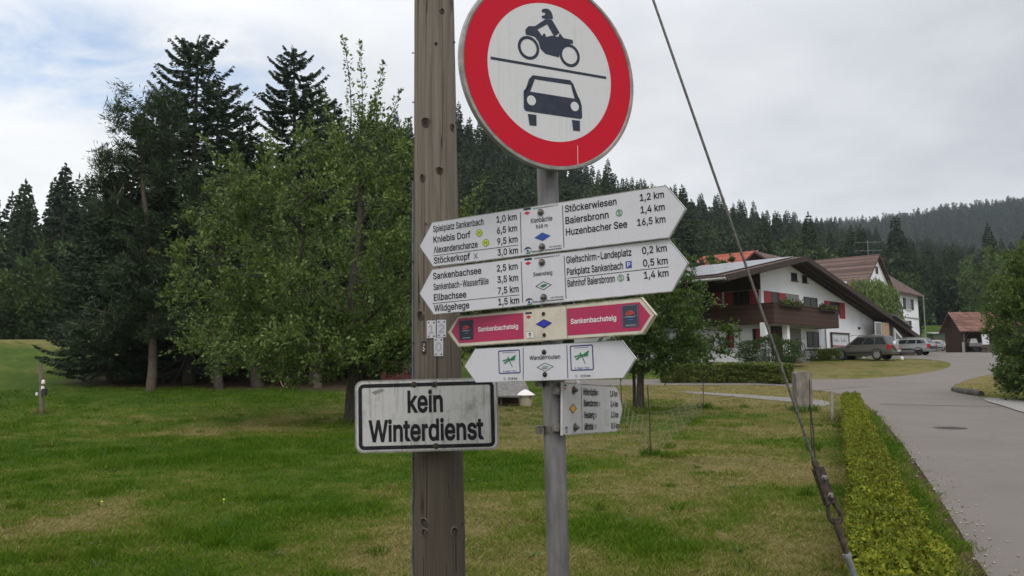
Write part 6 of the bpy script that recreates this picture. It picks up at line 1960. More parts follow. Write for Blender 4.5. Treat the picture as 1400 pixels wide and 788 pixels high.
def forest_stuff(name, pts, srcs, s0, s1, label):
    me = bpy.data.meshes.new(name)
    P3 = np.array([(x, y, gz(x, y) - .4) for x, y in pts], np.float32)
    me.vertices.add(len(P3))
    me.vertices.foreach_set('co', P3.ravel())
    for nm, typ, vals in (('idx', 'INT', np.where(rgf.random(len(P3)) < .86, rgf.integers(0, min(4, len(srcs)), len(P3)), len(srcs) - 1 - rgf.integers(0, 2, len(P3))).astype(np.int32)), ('scl', 'FLOAT', rgf.uniform(s0, s1, len(P3)).astype(np.float32)), ('rot', 'FLOAT', rgf.uniform(0, 6.28, len(P3)).astype(np.float32))):
        me.attributes.new(nm, typ, 'POINT').data.foreach_set('value', vals)
    o = link_mesh(name, me)
    ng = bpy.data.node_groups.new(name, 'GeometryNodeTree')
    ng.interface.new_socket('Geometry', in_out='INPUT', socket_type='NodeSocketGeometry')
    ng.interface.new_socket('Geometry', in_out='OUTPUT', socket_type='NodeSocketGeometry')
    N = ng.nodes
    gi, go = N.new('NodeGroupInput'), N.new('NodeGroupOutput')
    jn = N.new('GeometryNodeJoinGeometry')
    for s in srcs:
        oi = N.new('GeometryNodeObjectInfo')
        oi.inputs['Object'].default_value = s
        oi.inputs['As Instance'].default_value = True
        ng.links.new(oi.outputs['Geometry'], jn.inputs[0])
    ip = N.new('GeometryNodeInstanceOnPoints')
    ip.inputs['Pick Instance'].default_value = True

    def na(nm, dt):
        a = N.new('GeometryNodeInputNamedAttribute')
        a.data_type = dt
        a.inputs['Name'].default_value = nm
        return a.outputs['Attribute']
    ng.links.new(gi.outputs[0], ip.inputs['Points'])
    ng.links.new(jn.outputs[0], ip.inputs['Instance'])
    ng.links.new(na('idx', 'INT'), ip.inputs['Instance Index'])
    ng.links.new(na('scl', 'FLOAT'), ip.inputs['Scale'])
    cx = N.new('ShaderNodeCombineXYZ')
    ng.links.new(na('rot', 'FLOAT'), cx.inputs[2])
    ng.links.new(cx.outputs[0], ip.inputs['Rotation'])
    ng.links.new(ip.outputs[0], go.inputs[0])
    md = o.modifiers.new('scatter', 'NODES')
    md.node_group = ng
    tag(o, label, 'forest', None, 'stuff')
    return o


forest_stuff('forest', rest, [kinds[k] for k in sorted(kinds)], .7, 1.15, 'dark conifer forest covering the near hillside')
forest_stuff('far_forest', pts2, far_src, .75, 1.2, 'conifer forest covering the hazy far ridge')

# ------------------------------------------------------------------ buildings
def wallmat(name, c1, c2, rough=.9):
    m = mat(name, c1, rough, 0, .2)
    t = NT(m)
    f = t.noise(t.coord('Object', (1, 1, .35)), .9, 6, .65)
    f2 = t.noise(t.coord('Object'), 22, 4, .6)
    c = t.ramp(f, [(.35, c1), (.75, c2)])
    c = t.mix(t.math('MULTIPLY', t.math('SUBTRACT', f2, .5, True), .5, True), c, tuple(v * .8 for v in c1))
    t.color(c)
    t.bump(f2, .25, .01)
    return m


def boardmat(name, c1, c2, width=.14, axis='Z', rough=.75):
    """planks: dark joints every `width` metres along the given axis, tone per plank"""
    m = mat(name, c1, rough, 0, .3)
    t = NT(m)
    sep = t.n('ShaderNodeSeparateXYZ')
    t.l(t.n('ShaderNodeTexCoord').outputs['Object'], sep.inputs[0])
    if axis == 'Z':
        v = sep.outputs['Z']
    else:
        v = t.math('ADD', t.math('MULTIPLY', sep.outputs['X'], .68), t.math('MULTIPLY', sep.outputs['Y'], .73)) if axis == 'G' else t.math('ADD', sep.outputs['X'], sep.outputs['Y'])
    u = t.math('DIVIDE', v, width)
    fr = t.math('FRACT', u)
    fl = t.math('FLOOR', u)
    wn_ = t.n('ShaderNodeTexWhiteNoise', noise_dimensions='1D')
    t.l(fl, wn_.inputs['W'])
    g = t.noise(t.coord('Object', (1, 1, .12) if axis != 'Z' else (.15, .15, 2)), 14, 4, .6)
    f = t.math('ADD', t.math('MULTIPLY', wn_.outputs['Value'], .5), t.math('MULTIPLY', g, .5))
    c = t.ramp(f, [(.25, c1), (.75, c2)])
    j = t.math('LESS_THAN', fr, .09)
    c = t.mix(t.math('MULTIPLY', j, .7), c, tuple(v_ * .25 for v_ in c1))
    t.color(c)
    t.bump(t.math('SUBTRACT', 1.0, j), .5, .02)
    return m


def tilemat(name, stops, row=.33, col=.25, zscale=1.0):
    m = mat(name, stops[0], .85, 0, .25)
    t = NT(m)
    sep = t.n('ShaderNodeSeparateXYZ')
    t.l(t.n('ShaderNodeTexCoord').outputs['Object'], sep.inputs[0])
    v = t.math('DIVIDE', sep.outputs['Z'], row * zscale)
    u = t.math('DIVIDE', t.math('ADD', t.math('MULTIPLY', sep.outputs['X'], .7), t.math('MULTIPLY', sep.outputs['Y'], .72)), col)
    fl = t.math('ADD', t.math('MULTIPLY', t.math('FLOOR', v), 17.3), t.math('FLOOR', u))
    wn_ = t.n('ShaderNodeTexWhiteNoise', noise_dimensions='1D')
    t.l(fl, wn_.inputs['W'])
    big = t.noise(t.coord('Object'), .6, 5, .6)
    f = t.math('ADD', t.math('MULTIPLY', wn_.outputs['Value'], .55), t.math('MULTIPLY', big, .5))
    k = len(stops)
    c = t.ramp(f, [(.15 + .7 * i / (k - 1), s) for i, s in enumerate(stops)])
    j = t.math('LESS_THAN', t.math('FRACT', v), .16)
    c = t.mix(t.math('MULTIPLY', j, .6), c, tuple(q * .35 for q in stops[0]))
    t.color(c)
    t.bump(t.math('ADD', t.math('FRACT', v), t.math('MULTIPLY', wn_.outputs['Value'], .3)), .6, .04)
    return m


M['render_white'] = wallmat('white_render', (.76, .76, .78), (.82, .82, .83))
M['render_grey'] = wallmat('grey_plinth', (.28, .27, .26), (.36, .35, .33))
M['wood_brown'] = boardmat('brown_boards', (.040, .020, .013), (.075, .038, .025), .16, 'Z')
M['wood_vert'] = boardmat('brown_vertical_boards', (.036, .02, .014), (.07, .038, .027), .17, 'G')
M['wood_rafter'] = noisy('dark_roof_wood', (.028, .018, .014), (.06, .038, .03), 3, .8, (1, 1, 4))
M['tile_brown'] = tilemat('brown_roof_tiles', [(.055, .036, .032), (.10, .062, .052), (.15, .10, .085)])
M['tile_red'] = tilemat('red_roof_tiles', [(.10, .05, .04), (.155, .078, .062), (.22, .12, .095)])
M['tile_bright'] = tilemat('bright_red_roof_tiles', [(.26, .055, .04), (.36, .09, .06), (.42, .13, .09)])
M['glass'] = mat('window_glass', (.012, .014, .017), .3, 0, .25)
M['glass_light'] = mat('curtained_glass', (.12, .12, .12), .15, 0, .6)
M['frame_white'] = mat('white_frame', (.6, .6, .6), .5)
M['frame_brown'] = noisy('brown_frame', (.045, .024, .016), (.08, .045, .03), 12, .6)
M['shutter_red'] = noisy('red_shutter', (.30, .022, .032), (.40, .035, .045), 8, .6)
M['shutter_dark'] = noisy('dark_shutter', (.022, .02, .02), (.045, .04, .038), 8, .6)
M['blind'] = boardmat('roller_blind', (.20, .19, .175), (.27, .26, .24), .07, 'Z')
M['panel'] = mat('solar_panel_glass', (.10, .11, .125), .22, 0, 1.0)
M['zinc'] = noisy('zinc_gutter', (.20, .2, .2), (.34, .34, .34), 6, .5, metal=.4)
M['ply'] = noisy('bare_plywood', (.32, .22, .14), (.42, .30, .20), 6, .8)
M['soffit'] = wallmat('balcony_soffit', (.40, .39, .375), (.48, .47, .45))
M['concrete'] = noisy('concrete', (.20, .19, .175), (.33, .31, .285), 7, .95, bump=.4, bd=.02)
M['black'] = mat('interior_shade', (.012, .011, .011), .9)  # near-black colour painting the shade inside carport and barn


class Frame3:
    """house frame: a along the gable wall, b back into the house, z up"""

    def __init__(self, O, g, back):
        self.O, self.g, self.k = np.array(O, float), np.array(g, float), np.array(back, float)
        self.z = np.array([0, 0, 1.0])

    def p(self, a, b, z):
        return self.O * np.array([1, 1, 0]) + self.g * a + self.k * b + self.z * z

    def box(self, mb, a0, a1, b0, b1, z0, z1, mi=0):
        mb.obb(self.p((a0 + a1) / 2, (b0 + b1) / 2, (z0 + z1) / 2), (self.g, self.k, self.z), (abs(a1 - a0) / 2, abs(b1 - b0) / 2, abs(z1 - z0) / 2), mi)

    def hit(self, px, py, b=0.0):
        """(a, z) of the place on the plane b = const seen at a place of the photograph"""
        d = ray(px, py)
        n = self.k
        Q = self.p(0, b, 0)
        q = CAM + d * (((Q - CAM) @ n) / (d @ n))
        return float((q - Q) @ self.g), float(q[2])

    def hit_side(self, px, py, a=0.0):
        d = ray(px, py)
        Q = self.p(a, 0, 0)
        q = CAM + d * (((Q - CAM) @ self.g) / (d @ self.g))
        return float((q - Q) @ self.k), float(q[2])


GD = np.array([.677, .736, 0])
GD /= np.linalg.norm(GD)
BD = np.array([-GD[1], GD[0], 0])
H1 = Frame3(P(1042, 440, 50), GD, BD)
HZ = 1.95                                           # ground level at the house
house = thing('chalet', 'large white chalet with solar panels, brown balcony and red shutters', 'house', H1.p(0, 0, HZ))

# roof line over the gable wall in (a, z); walls follow it
FRONT = -1.35
RL = [H1.hit(993, 376, FRONT), H1.hit(1102, 350.5, FRONT), H1.hit(1204, 422, FRONT), H1.hit(1264, 464.5, FRONT)]


def roof_z(a):
    return float(np.interp(a, [q[0] for q in RL], [q[1] for q in RL]))


DEPTH = 15.0
b = MB()
prof = [(0, HZ - 1.5), (20.3, HZ - 1.0), (20.3, roof_z(20.3) - .32), (RL[2][0], RL[2][1] - .32), (RL[1][0], RL[1][1] - .32), (0, roof_z(0) - .32)]
if RL[2][0] > 20.2:
    prof.pop(3)
b.prism([H1.p(a, 0, z) for a, z in prof], BD * DEPTH)
b.build('wall', M['render_white'], house)
b = MB()                                            # timber part under the low end of the roof
prof = [(20.32, HZ - .6), (27.4, HZ - .4), (27.4, roof_z(27.4) - .34), (20.32, roof_z(20.32) - .34)]
b.prism([H1.p(a, -1.0, z) for a, z in prof], BD * 13)
b.build('timber_wall', M['wood_vert'], house)
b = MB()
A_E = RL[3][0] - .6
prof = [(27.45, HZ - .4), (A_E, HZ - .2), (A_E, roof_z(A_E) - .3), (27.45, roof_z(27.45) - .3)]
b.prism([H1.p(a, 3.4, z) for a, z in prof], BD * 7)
b.build('carport_shade', M['black'], house)  # black block painted as the deep shade of the open garage bay
# roof slabs (overhang 1.3 m to the front)
for i, nm in ((0, 'roof'), (1, 'roof'), (2, 'roof')):
    b = MB()
    (a0, z0), (a1, z1) = RL[i], RL[i + 1]
    th = .26
    q = [H1.p(a0, FRONT, z0), H1.p(a1, FRONT, z1), H1.p(a1, FRONT, z1 - th), H1.p(a0, FRONT, z0 - th)]
    b.prism(q, BD * (DEPTH + 1.6))
    for fi in range(len(b.m)):
        b.m[fi] = 1
    b.m[2] = 0
    roof = b.build(nm, [M['tile_brown'], M['wood_rafter']], house)
    if i == 0:
        roof_left = roof
    # verge board and rafter ends
    b = MB()
    sl = np.array([a1 - a0, z1 - z0])
    b.prism([H1.p(a0, FRONT - .05, z0 + .03), H1.p(a1, FRONT - .05, z1 + .03), H1.p(a1, FRONT - .05, z1 - .33), H1.p(a0, FRONT - .05, z0 - .33)], BD * .045)
    b.build('verge_board', M['wood_rafter'], house)
    if i < 2:
        for bb in (-1.0, -.55):
            b = MB()
            b.prism([H1.p(a0 + .1, bb, z0 - th - .01), H1.p(a1, bb, z1 - th - .01), H1.p(a1, bb, z1 - th - .15), H1.p(a0 + .1, bb, z0 - th - .15)], BD * .1)
            b.build('purlin', M['wood_rafter'], house)
# gutter along the left eaves
b = MB()
b.tube([H1.p(RL[0][0] - .08, FRONT, RL[0][1] - .2), H1.p(RL[0][0] - .08, DEPTH, RL[0][1] - .2)], .085, 8)
b.build('gutter', M['zinc'], house)
# solar panels: rows on the left slope
sl = np.array([RL[1][0] - RL[0][0], RL[1][1] - RL[0][1]])
sl_l = np.linalg.norm(sl)
nrmv = np.array([-sl[1], sl[0]]) / sl_l
for r_ in range(6):
    for c_ in range(8):
        u0, u1 = .35 + r_ * (sl_l - .6) / 6, .30 + (r_ + 1) * (sl_l - .6) / 6
        bb0, bb1 = -.6 + c_ * 1.78, -.6 + c_ * 1.78 + 1.70
        b = MB()
        pq = []
        for u, bb in ((u0, bb0), (u1, bb0), (u1, bb1), (u0, bb1)):
            a, z = np.array(RL[0]) + sl / sl_l * u + nrmv * .10
            pq.append(H1.p(a, bb, z))
        b.prism(pq, -(GD * nrmv[0] + np.array([0, 0, nrmv[1]])) * .04)
        for fi in range(len(b.m)):
            b.m[fi] = 1
        b.m[0] = b.m[1] = 0
        b.build('solar_panel', [M['panel'], M['zinc']], house)


def window(px0, py0, px1, py1, b_=0.0, frame='frame_brown', glass='glass', split=1, sill=True, parent=None, fr=None, name='window'):
    fr = fr or H1
    cy = (py0 + py1) / 2
    a0, _ = fr.hit(px0, cy, b_)
    a1, _ = fr.hit(px1, cy, b_)
    _, z1 = fr.hit((px0 + px1) / 2, py0, b_)
    _, z0 = fr.hit((px0 + px1) / 2, py1, b_)
    return window_az(a0, a1, z0, z1, b_, frame, glass, split, sill, parent, fr, name)


def window_az(a0, a1, z0, z1, b_=0.0, frame='frame_brown', glass='glass', split=1, sill=True, parent=None, fr=None, name='window'):
    fr = fr or H1
    parent = parent or house
    f = .06
    m_ = MB()
    fr.box(m_, a0, a1, b_ - .05, b_ + .02, z1 - f, z1)
    fr.box(m_, a0, a1, b_ - .05, b_ + .02, z0, z0 + f)
    fr.box(m_, a0, a0 + f, b_ - .05, b_ + .02, z0 + f, z1 - f)
    fr.box(m_, a1 - f, a1, b_ - .05, b_ + .02, z0 + f, z1 - f)
    for i in range(1, split):
        c = a0 + (a1 - a0) * i / split
        fr.box(m_, c - .03, c + .03, b_ - .045, b_ + .02, z0 + f, z1 - f)
    if sill:
        fr.box(m_, a0 - .06, a1 + .06, b_ - .14, b_ - .002, z0 - .06, z0 - .003)
    w = m_.build(name, M[frame], parent)
    m_ = MB()
    fr.box(m_, a0 + f - .004, a1 - f + .004, b_ - .022, b_ + .015, z0 + f - .004, z1 - f + .004)
    m_.build('pane', M[glass], w)
    return a0, a1, z0, z1


def shutter(fr, a0, a1, z0, z1, b_, mname, parent):
    m_ = MB()
    fr.box(m_, a0, a1, b_ - .045, b_ - .005, z0, z1)
    n = 7
    for i in range(n):
        zz_ = z0 + .08 + (z1 - z0 - .16) * (i + .5) / n
        fr.box(m_, a0 + .05, a1 - .05, b_ - .06, b_ - .046, zz_ - .03, zz_ + .025)
    m_.build('shutter', M[mname], parent)


# gable windows (measured on the wall plane)
window(1081.5, 373.5, 1089, 384)
window(1096.5, 377, 1102.5, 386.5)
a0, a1, z0, z1 = window(1054, 399.5, 1064, 420)
shutter(H1, a0 - 1.0, a0 - .03, z0, z1, 0, 'shutter_red', house)
shutter(H1, a1 + .03, a1 + 1.0, z0, z1, 0, 'shutter_red', house)
a0, _ = H1.hit(1073.5, 410)
a1, _ = H1.hit(1091.5, 410)
z1, z0 = H1.hit(1082, 402.5)[1], H1.hit(1082, 424)[1]
b = MB()
H1.box(b, a0, a1, -.05, 0.02, z0, z1)
b.build('roller_blind', M['blind'], house)
window(1099, 407, 1117, 424, split=2)
a0, a1, z0, z1 = window(1134.5, 413, 1147, 428.5)
shutter(H1, a0 - 1.05, a0 - .03, z0, z1, 0, 'shutter_red', house)
shutter(H1, a1 + .03, a1 + 1.1, z0 - .35, z1, 0, 'shutter_red', house)
# ground floor: doorway, blind, window
a0, _ = H1.hit(1054, 465)
a1, _ = H1.hit(1072, 465)
b = MB()
H1.box(b, a0, a1, -.04, .02, HZ + .1, HZ + 2.25)
d_ = b.build('door', M['wood_brown'], house)
b = MB()
b.lathe(H1.p(a1 - .25, -.06, HZ + 1.1), -BD, [(.03, 0), (.03, .05), (.05, .06), (.0, .1)], 8)
b.build('handle', M['steel'], d_)
a0, _ = H1.hit(1077, 465)
a1, _ = H1.hit(1094.5, 465)
b = MB()
H1.box(b, a0, a1, -.05, .02, HZ + .25, H1.hit(1085, 449.5)[1])
b.build('roller_blind', M['blind'], house)
window(1103, 454, 1119, 473.5, split=2)
for px in (1045, 1075):
    a, _ = H1.hit(px, 465, -1.0)
    b = MB()
    H1.box(b, a - .17, a + .17, -1.17, -.83, HZ - .3, 4.02)
    b.build('pillar', M['render_white'], house)
# downpipe and small door things on the right of the balcony
a, _ = H1.hit(1127, 460)
b = MB()
b.tube([H1.p(a, -.1, HZ), H1.p(a, -.1, 4.0)], .05, 8)
b.build('downpipe', M['zinc'], house)
window(1184.5, 457, 1191, 466, frame='frame_brown')
b = MB()
a, z = H1.hit(1173.5, 449)
b.lathe(H1.p(a, -.0, z), -BD, [(.10, 0), (.10, .1), (.06, .16)], 10)
b.build('outside_lamp', M['frame_brown'], house)
# framed name board on the wall
a0, z1 = H1.hit(1135, 456)
a1, _ = H1.hit(1158, 458)
z0 = H1.hit(1136, 482)[1]
b = MB()
H1.box(b, a0 - .08, a1 + .2, -.16, -.03, z1 - .02, z1 + .09)
H1.box(b, a0 - .06, a0 + .06, -.14, -.03, z0, z1 - .021)
H1.box(b, a1 + .02, a1 + .12, -.14, -.03, z0, z1 - .021)
fr_ = b.build('board_frame', M['frame_brown'], house)
b = MB()
H1.box(b, a0 + .07, a1 + .01, -.09, -.04, z1 - .95, z1 - .03)
b.build('name_board', mat('white_board', (.55, .56, .57), .5), fr_)
b = MB()
rg = np.random.default_rng(2)
Hn = Face(H1.p(a0, -.095, z1), -math.atan2(GD[1], GD[0]), 0)
# unreadable script strokes in green on the board
for ox, wd in ((.28, 1.1), (1.75, 1.2)):
    xs = np.linspace(0, wd * 1000, 34)
    L_ = [(ox * 1000 + x, -520 + 60 * math.sin(x / 48) + (160 if int(x / 330) % 2 == 0 and x % 330 < 70 else 0)) for x in xs]
    b.tube([Hn.p(u, v, 6) for u, v in L_], .014, 4)
b.build('script', mat('green_script', (.16, .30, .26), .6), fr_)
b = MB()
H1.box(b, a0 + .1, a1 - .02, -.10, -.092, z1 - .93, z1 - .86)
b.build('red_stripe', M['shutter_red'], fr_)

# balcony: wraps round the corner
zb0, zb1 = 4.08, 5.17
A1 = H1.hit(1144.5, 432, -1.35)[0]
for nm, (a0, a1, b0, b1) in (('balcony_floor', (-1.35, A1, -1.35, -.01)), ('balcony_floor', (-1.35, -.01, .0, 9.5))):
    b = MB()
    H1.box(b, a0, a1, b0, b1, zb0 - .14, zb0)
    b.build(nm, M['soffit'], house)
for (a0, a1, b0, b1) in ((-1.42, A1 + .05, -1.43, -1.36), (-1.43, -1.36, -1.355, 9.5), (A1 - .02, A1 + .05, -1.355, -.02)):
    b = MB()
    H1.box(b, a0, a1, b0, b1, zb0 - .12, zb1)
    rail_ = b.build('balcony_parapet', M['wood_brown'], house)
    b = MB()
    H1.box(b, a0 - .04, a1 + .04, b0 - .04, b1 + .04, zb1 + .002, zb1 + .07)
    b.build('handrail', M['wood_rafter'], rail_)
rg = np.random.default_rng(8)
for (pa, pb_) in ((1067, 1097), (1121, 1143)):
    a0, a1 = H1.hit(pa, 423, -1.5)[0], H1.hit(pb_, 427, -1.5)[0]
    b = MB()
    H1.box(b, a0, a1, -1.62, -1.47, zb1 - .12, zb1 + .06)
    fb = b.build('flower_box', M['wood_rafter'], house)
    n = int((a1 - a0) * 230)
    c = np.array([H1.p(rg.uniform(a0, a1), -1.55 + rg.normal(0, .11), zb1 + .06 + abs(rg.normal(.03, .13)) - .1 * rg.random()) for _ in range(n)])
    Q = leaves(rg, c, .13, .7, .5)
    mi = (rg.random(n) < .10).astype(int)
    link_mesh('flowers', quads_mesh('flowers', Q, [M['leaf_mid'], mat('pink_blossom', (.30, .10, .12), .6)], mi, base=root_loc(house)), fb)

# left long side: cladding band, windows with red shutters, lower rail, plinth
SD = Frame3(H1.p(0, 0, 0), BD, GD)                  # a runs back along the side wall, b into the house
zt, zb = H1.hit_side(1036, 379)[1], H1.hit_side(1036, 396)[1]
b = MB()
SD.box(b, .02, DEPTH - .1, -.07, .01, zb, roof_z(0) - .34)
b.build('cladding_band', M['wood_brown'], house)


def side_az(px, py):
    return H1.hit_side(px, py)


for (s0, wa, wb, s1) in ((990.5, 1002, 1025, 1037.5), (948, 957, 974, 987)):
    a1, z1 = side_az(wa, 399)
    a0, _ = side_az(wb, 399)
    z0 = side_az(wb, 422)[1]
    window_az(a0, a1, z0, z1, -.0, 'frame_brown', 'glass', 3, False, house, SD)
    shutter(SD, side_az(s1, 399)[0], a0 - .03, z0, z1, 0, 'shutter_red', house)
    shutter(SD, a1 + .03, side_az(s0, 399)[0], z0, z1, 0, 'shutter_red', house)
for (pa, pb_, yt, yb) in ((993, 1003, 452, 476), (1029, 1040, 450, 476)):
    a1, z1 = side_az(pa, yt)
    a0, _ = side_az(pb_, yt)
    z0 = side_az(pb_, yb)[1]
    window_az(a0, a1, z0, z1, 0, 'shutter_red' if False else 'frame_brown', 'glass', 1, False, house, SD)
    shutter(SD, a0 + .05, (a0 + a1) / 2, z0, z1, -.05, 'shutter_red', house)
# terrace in front of the side wall with its red-brown rail
b = MB()
SD.box(b, 1.4, 13, -2.6, -.02, HZ - 1.6, HZ + .25)
b.build('terrace', M['render_white'], house)
b = MB()
for i in range(34):
    a = 2.6 + i * .3
    SD.box(b, a, a + .1, -2.58, -2.5, HZ + .35, HZ + 1.1)
SD.box(b, 2.4, 12.9, -2.6, -2.48, HZ + 1.101, HZ + 1.2)
SD.box(b, 2.4, 12.9, -2.59, -2.49, HZ + .27, HZ + .349)
b.build('terrace_rail', noisy('red_brown_rail', (.12, .035, .028), (.18, .06, .045), 6, .7), house)
b = MB()
SD.box(b, 4.6, 9.5, -2.66, -2.605, HZ - 1.4, HZ - .05)
b.build('garage_door', M['blind'], house)
# timber end: framed windows, plywood infill, white gate piece
a0, z1 = H1.hit(1195.5, 440, -1.0)
a1, _ = H1.hit(1204, 440, -1.0)
z0 = H1.hit(1198, 466, -1.0)[1]
window_az(a0, a1, z0, z1, -1.0, 'frame_white', 'glass_light', 1, False)
a2 = H1.hit(1214, 442, -1.0)[0]
b = MB()
H1.box(b, a1 + .05, a2, -1.07, -.98, z0, z1)
b.build('plywood_infill', M['ply'], house)
a0, z1 = H1.hit(1221, 448, -1.0)
a1, _ = H1.hit(1231.5, 456, -1.0)
z0 = H1.hit(1226, 467, -1.0)[1]
z1 = min(z1, roof_z(a0) - .4)
b = MB()
b.prism([H1.p(a0, -1.1, z0), H1.p(a1, -1.1, z0), H1.p(a1, -1.1, z1 - .75), H1.p(a0, -1.1, z1)], BD * .1)
wl_ = b.build('white_gable_panel', M['frame_white'], house)
b = MB()
b.prism([H1.p(a0 + .25, -1.12, z0 + .2), H1.p(a1 - .35, -1.12, z0 + .2), H1.p(a1 - .35, -1.12, z1 - .85), H1.p(a0 + .25, -1.12, z1 - .35)], BD * .06)
b.build('pane', M['glass_light'], wl_)
b = MB()
a0, z0 = H1.hit(1201, 425, FRONT)
b.prism([H1.p(20.6, FRONT - .3, roof_z(20.6) + .07), H1.p(25, FRONT - .3, roof_z(25) + .07), H1.p(25, FRONT - .3, roof_z(25) + .12), H1.p(20.6, FRONT - .3, roof_z(20.6) + .12)], BD * .4)
b.build('roof_flashing', M['zinc'], house)
# steps by the door
b = MB()
a0 = H1.hit(1074, 484, -2)[0]
for i in range(4):
    H1.box(b, a0, a0 + 1.1, -3.0 + i * .4, -1.4, HZ - .4 + i * .16, HZ - .4 + (i + 1) * .16 - .003)
b.build('steps', noisy('brown_stone_steps', (.09, .075, .06), (.16, .14, .115), 6), house)

# ---- second white house behind
H2 = Frame3(P(1256.5, 440, 92), GD, BD)             # right front corner; a is negative to the left
h2 = thing('farmhouse', 'tall white house with brown tiled roof and dark shutters behind the willow', 'house', H2.p(-6, 3, 3.0))
E2 = H2.hit(1256, 404)[1]
R2 = 13.0
b = MB()
b.prism([H2.p(-30, 0, 1), H2.p(0, 0, 1), H2.p(0, 0, E2), H2.p(-30, 0, E2)], BD * 9)
b.build('wall', M['render_white'], h2)
b = MB()
o_ = .55
for q in ([H2.p(-12, -o_, E2 - .1), H2.p(o_, -o_, E2 - .1), H2.p(-.6, 4.5, R2), H2.p(-12, 4.5, R2)],
          [H2.p(o_, -o_, E2 - .1), H2.p(o_, 9 + o_, E2 - .1), H2.p(-.6, 4.5, R2)],
          [H2.p(o_, 9 + o_, E2 - .1), H2.p(-12, 9 + o_, E2 - .1), H2.p(-12, 4.5, R2), H2.p(-.6, 4.5, R2)]):
    b.prism(q, np.array([0, 0, -.2]))
b.build('roof', M['tile_brown'], h2)
R2b = 11.7
b = MB()
for q in ([H2.p(-32, -o_, 8.0), H2.p(-12.02, -o_, 8.0), H2.p(-12.02, 4.5, R2b), H2.p(-32, 4.5, R2b)], [H2.p(-12.02, 9 + o_, 8.0), H2.p(-32, 9 + o_, 8.0), H2.p(-32, 4.5, R2b), H2.p(-12.02, 4.5, R2b)]):
    b.prism(q, np.array([0, 0, -.2]))
rf_ = b.build('roof', M['tile_brown'], h2)
# cross gable
aP, zP = H2.hit(1197, 348, -1.6)
hw = 4.2
zE = zP - 3.4
b = MB()
b.prism([H2.p(aP - hw, -1.6, 2), H2.p(aP + hw, -1.6, 2), H2.p(aP + hw, -1.6, zE), H2.p(aP, -1.6, zP - .2), H2.p(aP - hw, -1.6, zE)], BD * 6)
b.build('gable_wall', M['render_white'], h2)
for s_ in (-1, 1):
    b = MB()
    b.prism([H2.p(aP + s_ * (hw + .5), -2.0, zE - .4), H2.p(aP, -2.0, zP), H2.p(aP, 6, zP), H2.p(aP + s_ * (hw + .5), 6, zE - .4)], np.array([0, 0, -.18]))
    b.build('gable_roof', M['tile_brown'], h2)
b = MB()
b.prism([H2.p(aP - hw - .55, -2.05, zE - .38), H2.p(aP - hw - .30, -2.05, zE - .38), H2.p(aP - hw - .30, 5.8, zE - .28), H2.p(aP - hw - .55, 5.8, zE - .28)], np.array([0, 0, .1]))
b.build('flashing', M['zinc'], h2)
window_az(aP - .3, aP + .3, zP - 1.9, zP - 1.2, -1.62, 'frame_brown', 'glass', 1, False, h2, H2)
b = MB()
b.tube([H2.p(-.05, -.62, 3), H2.p(-.05, -.62, E2)], .06, 6)
b.build('downpipe', M['zinc'], h2)
b = MB()
H2.box(b, -30, .02, -.06, -.005, H2.hit(1240, 434)[1] - .08, H2.hit(1240, 434)[1] + .05)
b.build('string_course', M['render_grey'], h2)
for (px0, px1, py0, py1) in ((1238.5, 1245, 408.5, 423.5), (1234, 1242, 438, 450)):
    a0, a1, z0, z1 = window(px0, py0, px1, py1, 0, 'frame_white', 'glass_light', 2, True, h2, H2)
    shutter(H2, a0 - 1.0, a0 - .08, z0, z1, 0, 'shutter_dark', h2)
    shutter(H2, a1 + .08, a1 + 1.0, z0, z1, 0, 'shutter_dark', h2)
# roof aerial
ab = H2.p(-2.2, 4.5, R2 - .2)
ae = thing('roof_aerial', 'thin old television aerial on the roof of the second white house', 'aerial', ab)
b = MB()
b.tube([ab, ab + np.array([0, 0, 3.1])], .035, 5)
b.build('mast', M['zinc'], ae)
for z_, n_ in ((2.9, 6), (1.9, 5)):
    b = MB()
    b.tube([ab + np.array([-1.5, .2, z_]), ab + np.array([1.5, -.2, z_])], .015, 4)
    for i in range(n_):
        x = -1.4 + 2.8 * i / (n_ - 1)
        b.tube([ab + np.array([x - .1, -.6 - x * .13, z_]), ab + np.array([x + .1, .6 - x * .13, z_])], .014, 4)
    b.build('antenna', M['zinc'], ae)

# ---- red roofed house farther back
H3 = Frame3(P(1046, 400, 118), GD, BD)
h3 = thing('house', 'distant house with a bright red roof behind the solar panels', 'house', H3.p(-4, 4, gz(*H3.p(-4, 4, 0)[:2])))
g3 = gz(*H3.p(-4, 4, 0)[:2])
zp3 = H3.hit(1034, 343)[1]
aP3 = H3.hit(1033.5, 350)[0]
b = MB()
b.prism([H3.p(aP3 - 2.6, 0, g3 - 1), H3.p(aP3 + 2.6, 0, g3 - 1), H3.p(aP3 + 2.6, 0, zp3 - 2.6), H3.p(aP3, 0, zp3 - .15), H3.p(aP3 - 2.6, 0, zp3 - 2.6)], BD * 9)
b.build('wall', wallmat('cream_render', (.42, .38, .33), (.5, .46, .4)), h3)
for s_ in (-1, 1):
    b = MB()
    b.prism([H3.p(aP3 + s_ * 3.2, -.4, zp3 - 3.1), H3.p(aP3, -.4, zp3), H3.p(aP3, 9.4, zp3), H3.p(aP3 + s_ * 3.2, 9.4, zp3 - 3.1)], np.array([0, 0, -.15]))
    b.build('roof', M['tile_bright'], h3)
window_az(aP3 - .7, aP3 + .7, zp3 - 2.3, zp3 - 1.1, 0, 'frame_white', 'glass_light', 3, False, h3, H3)

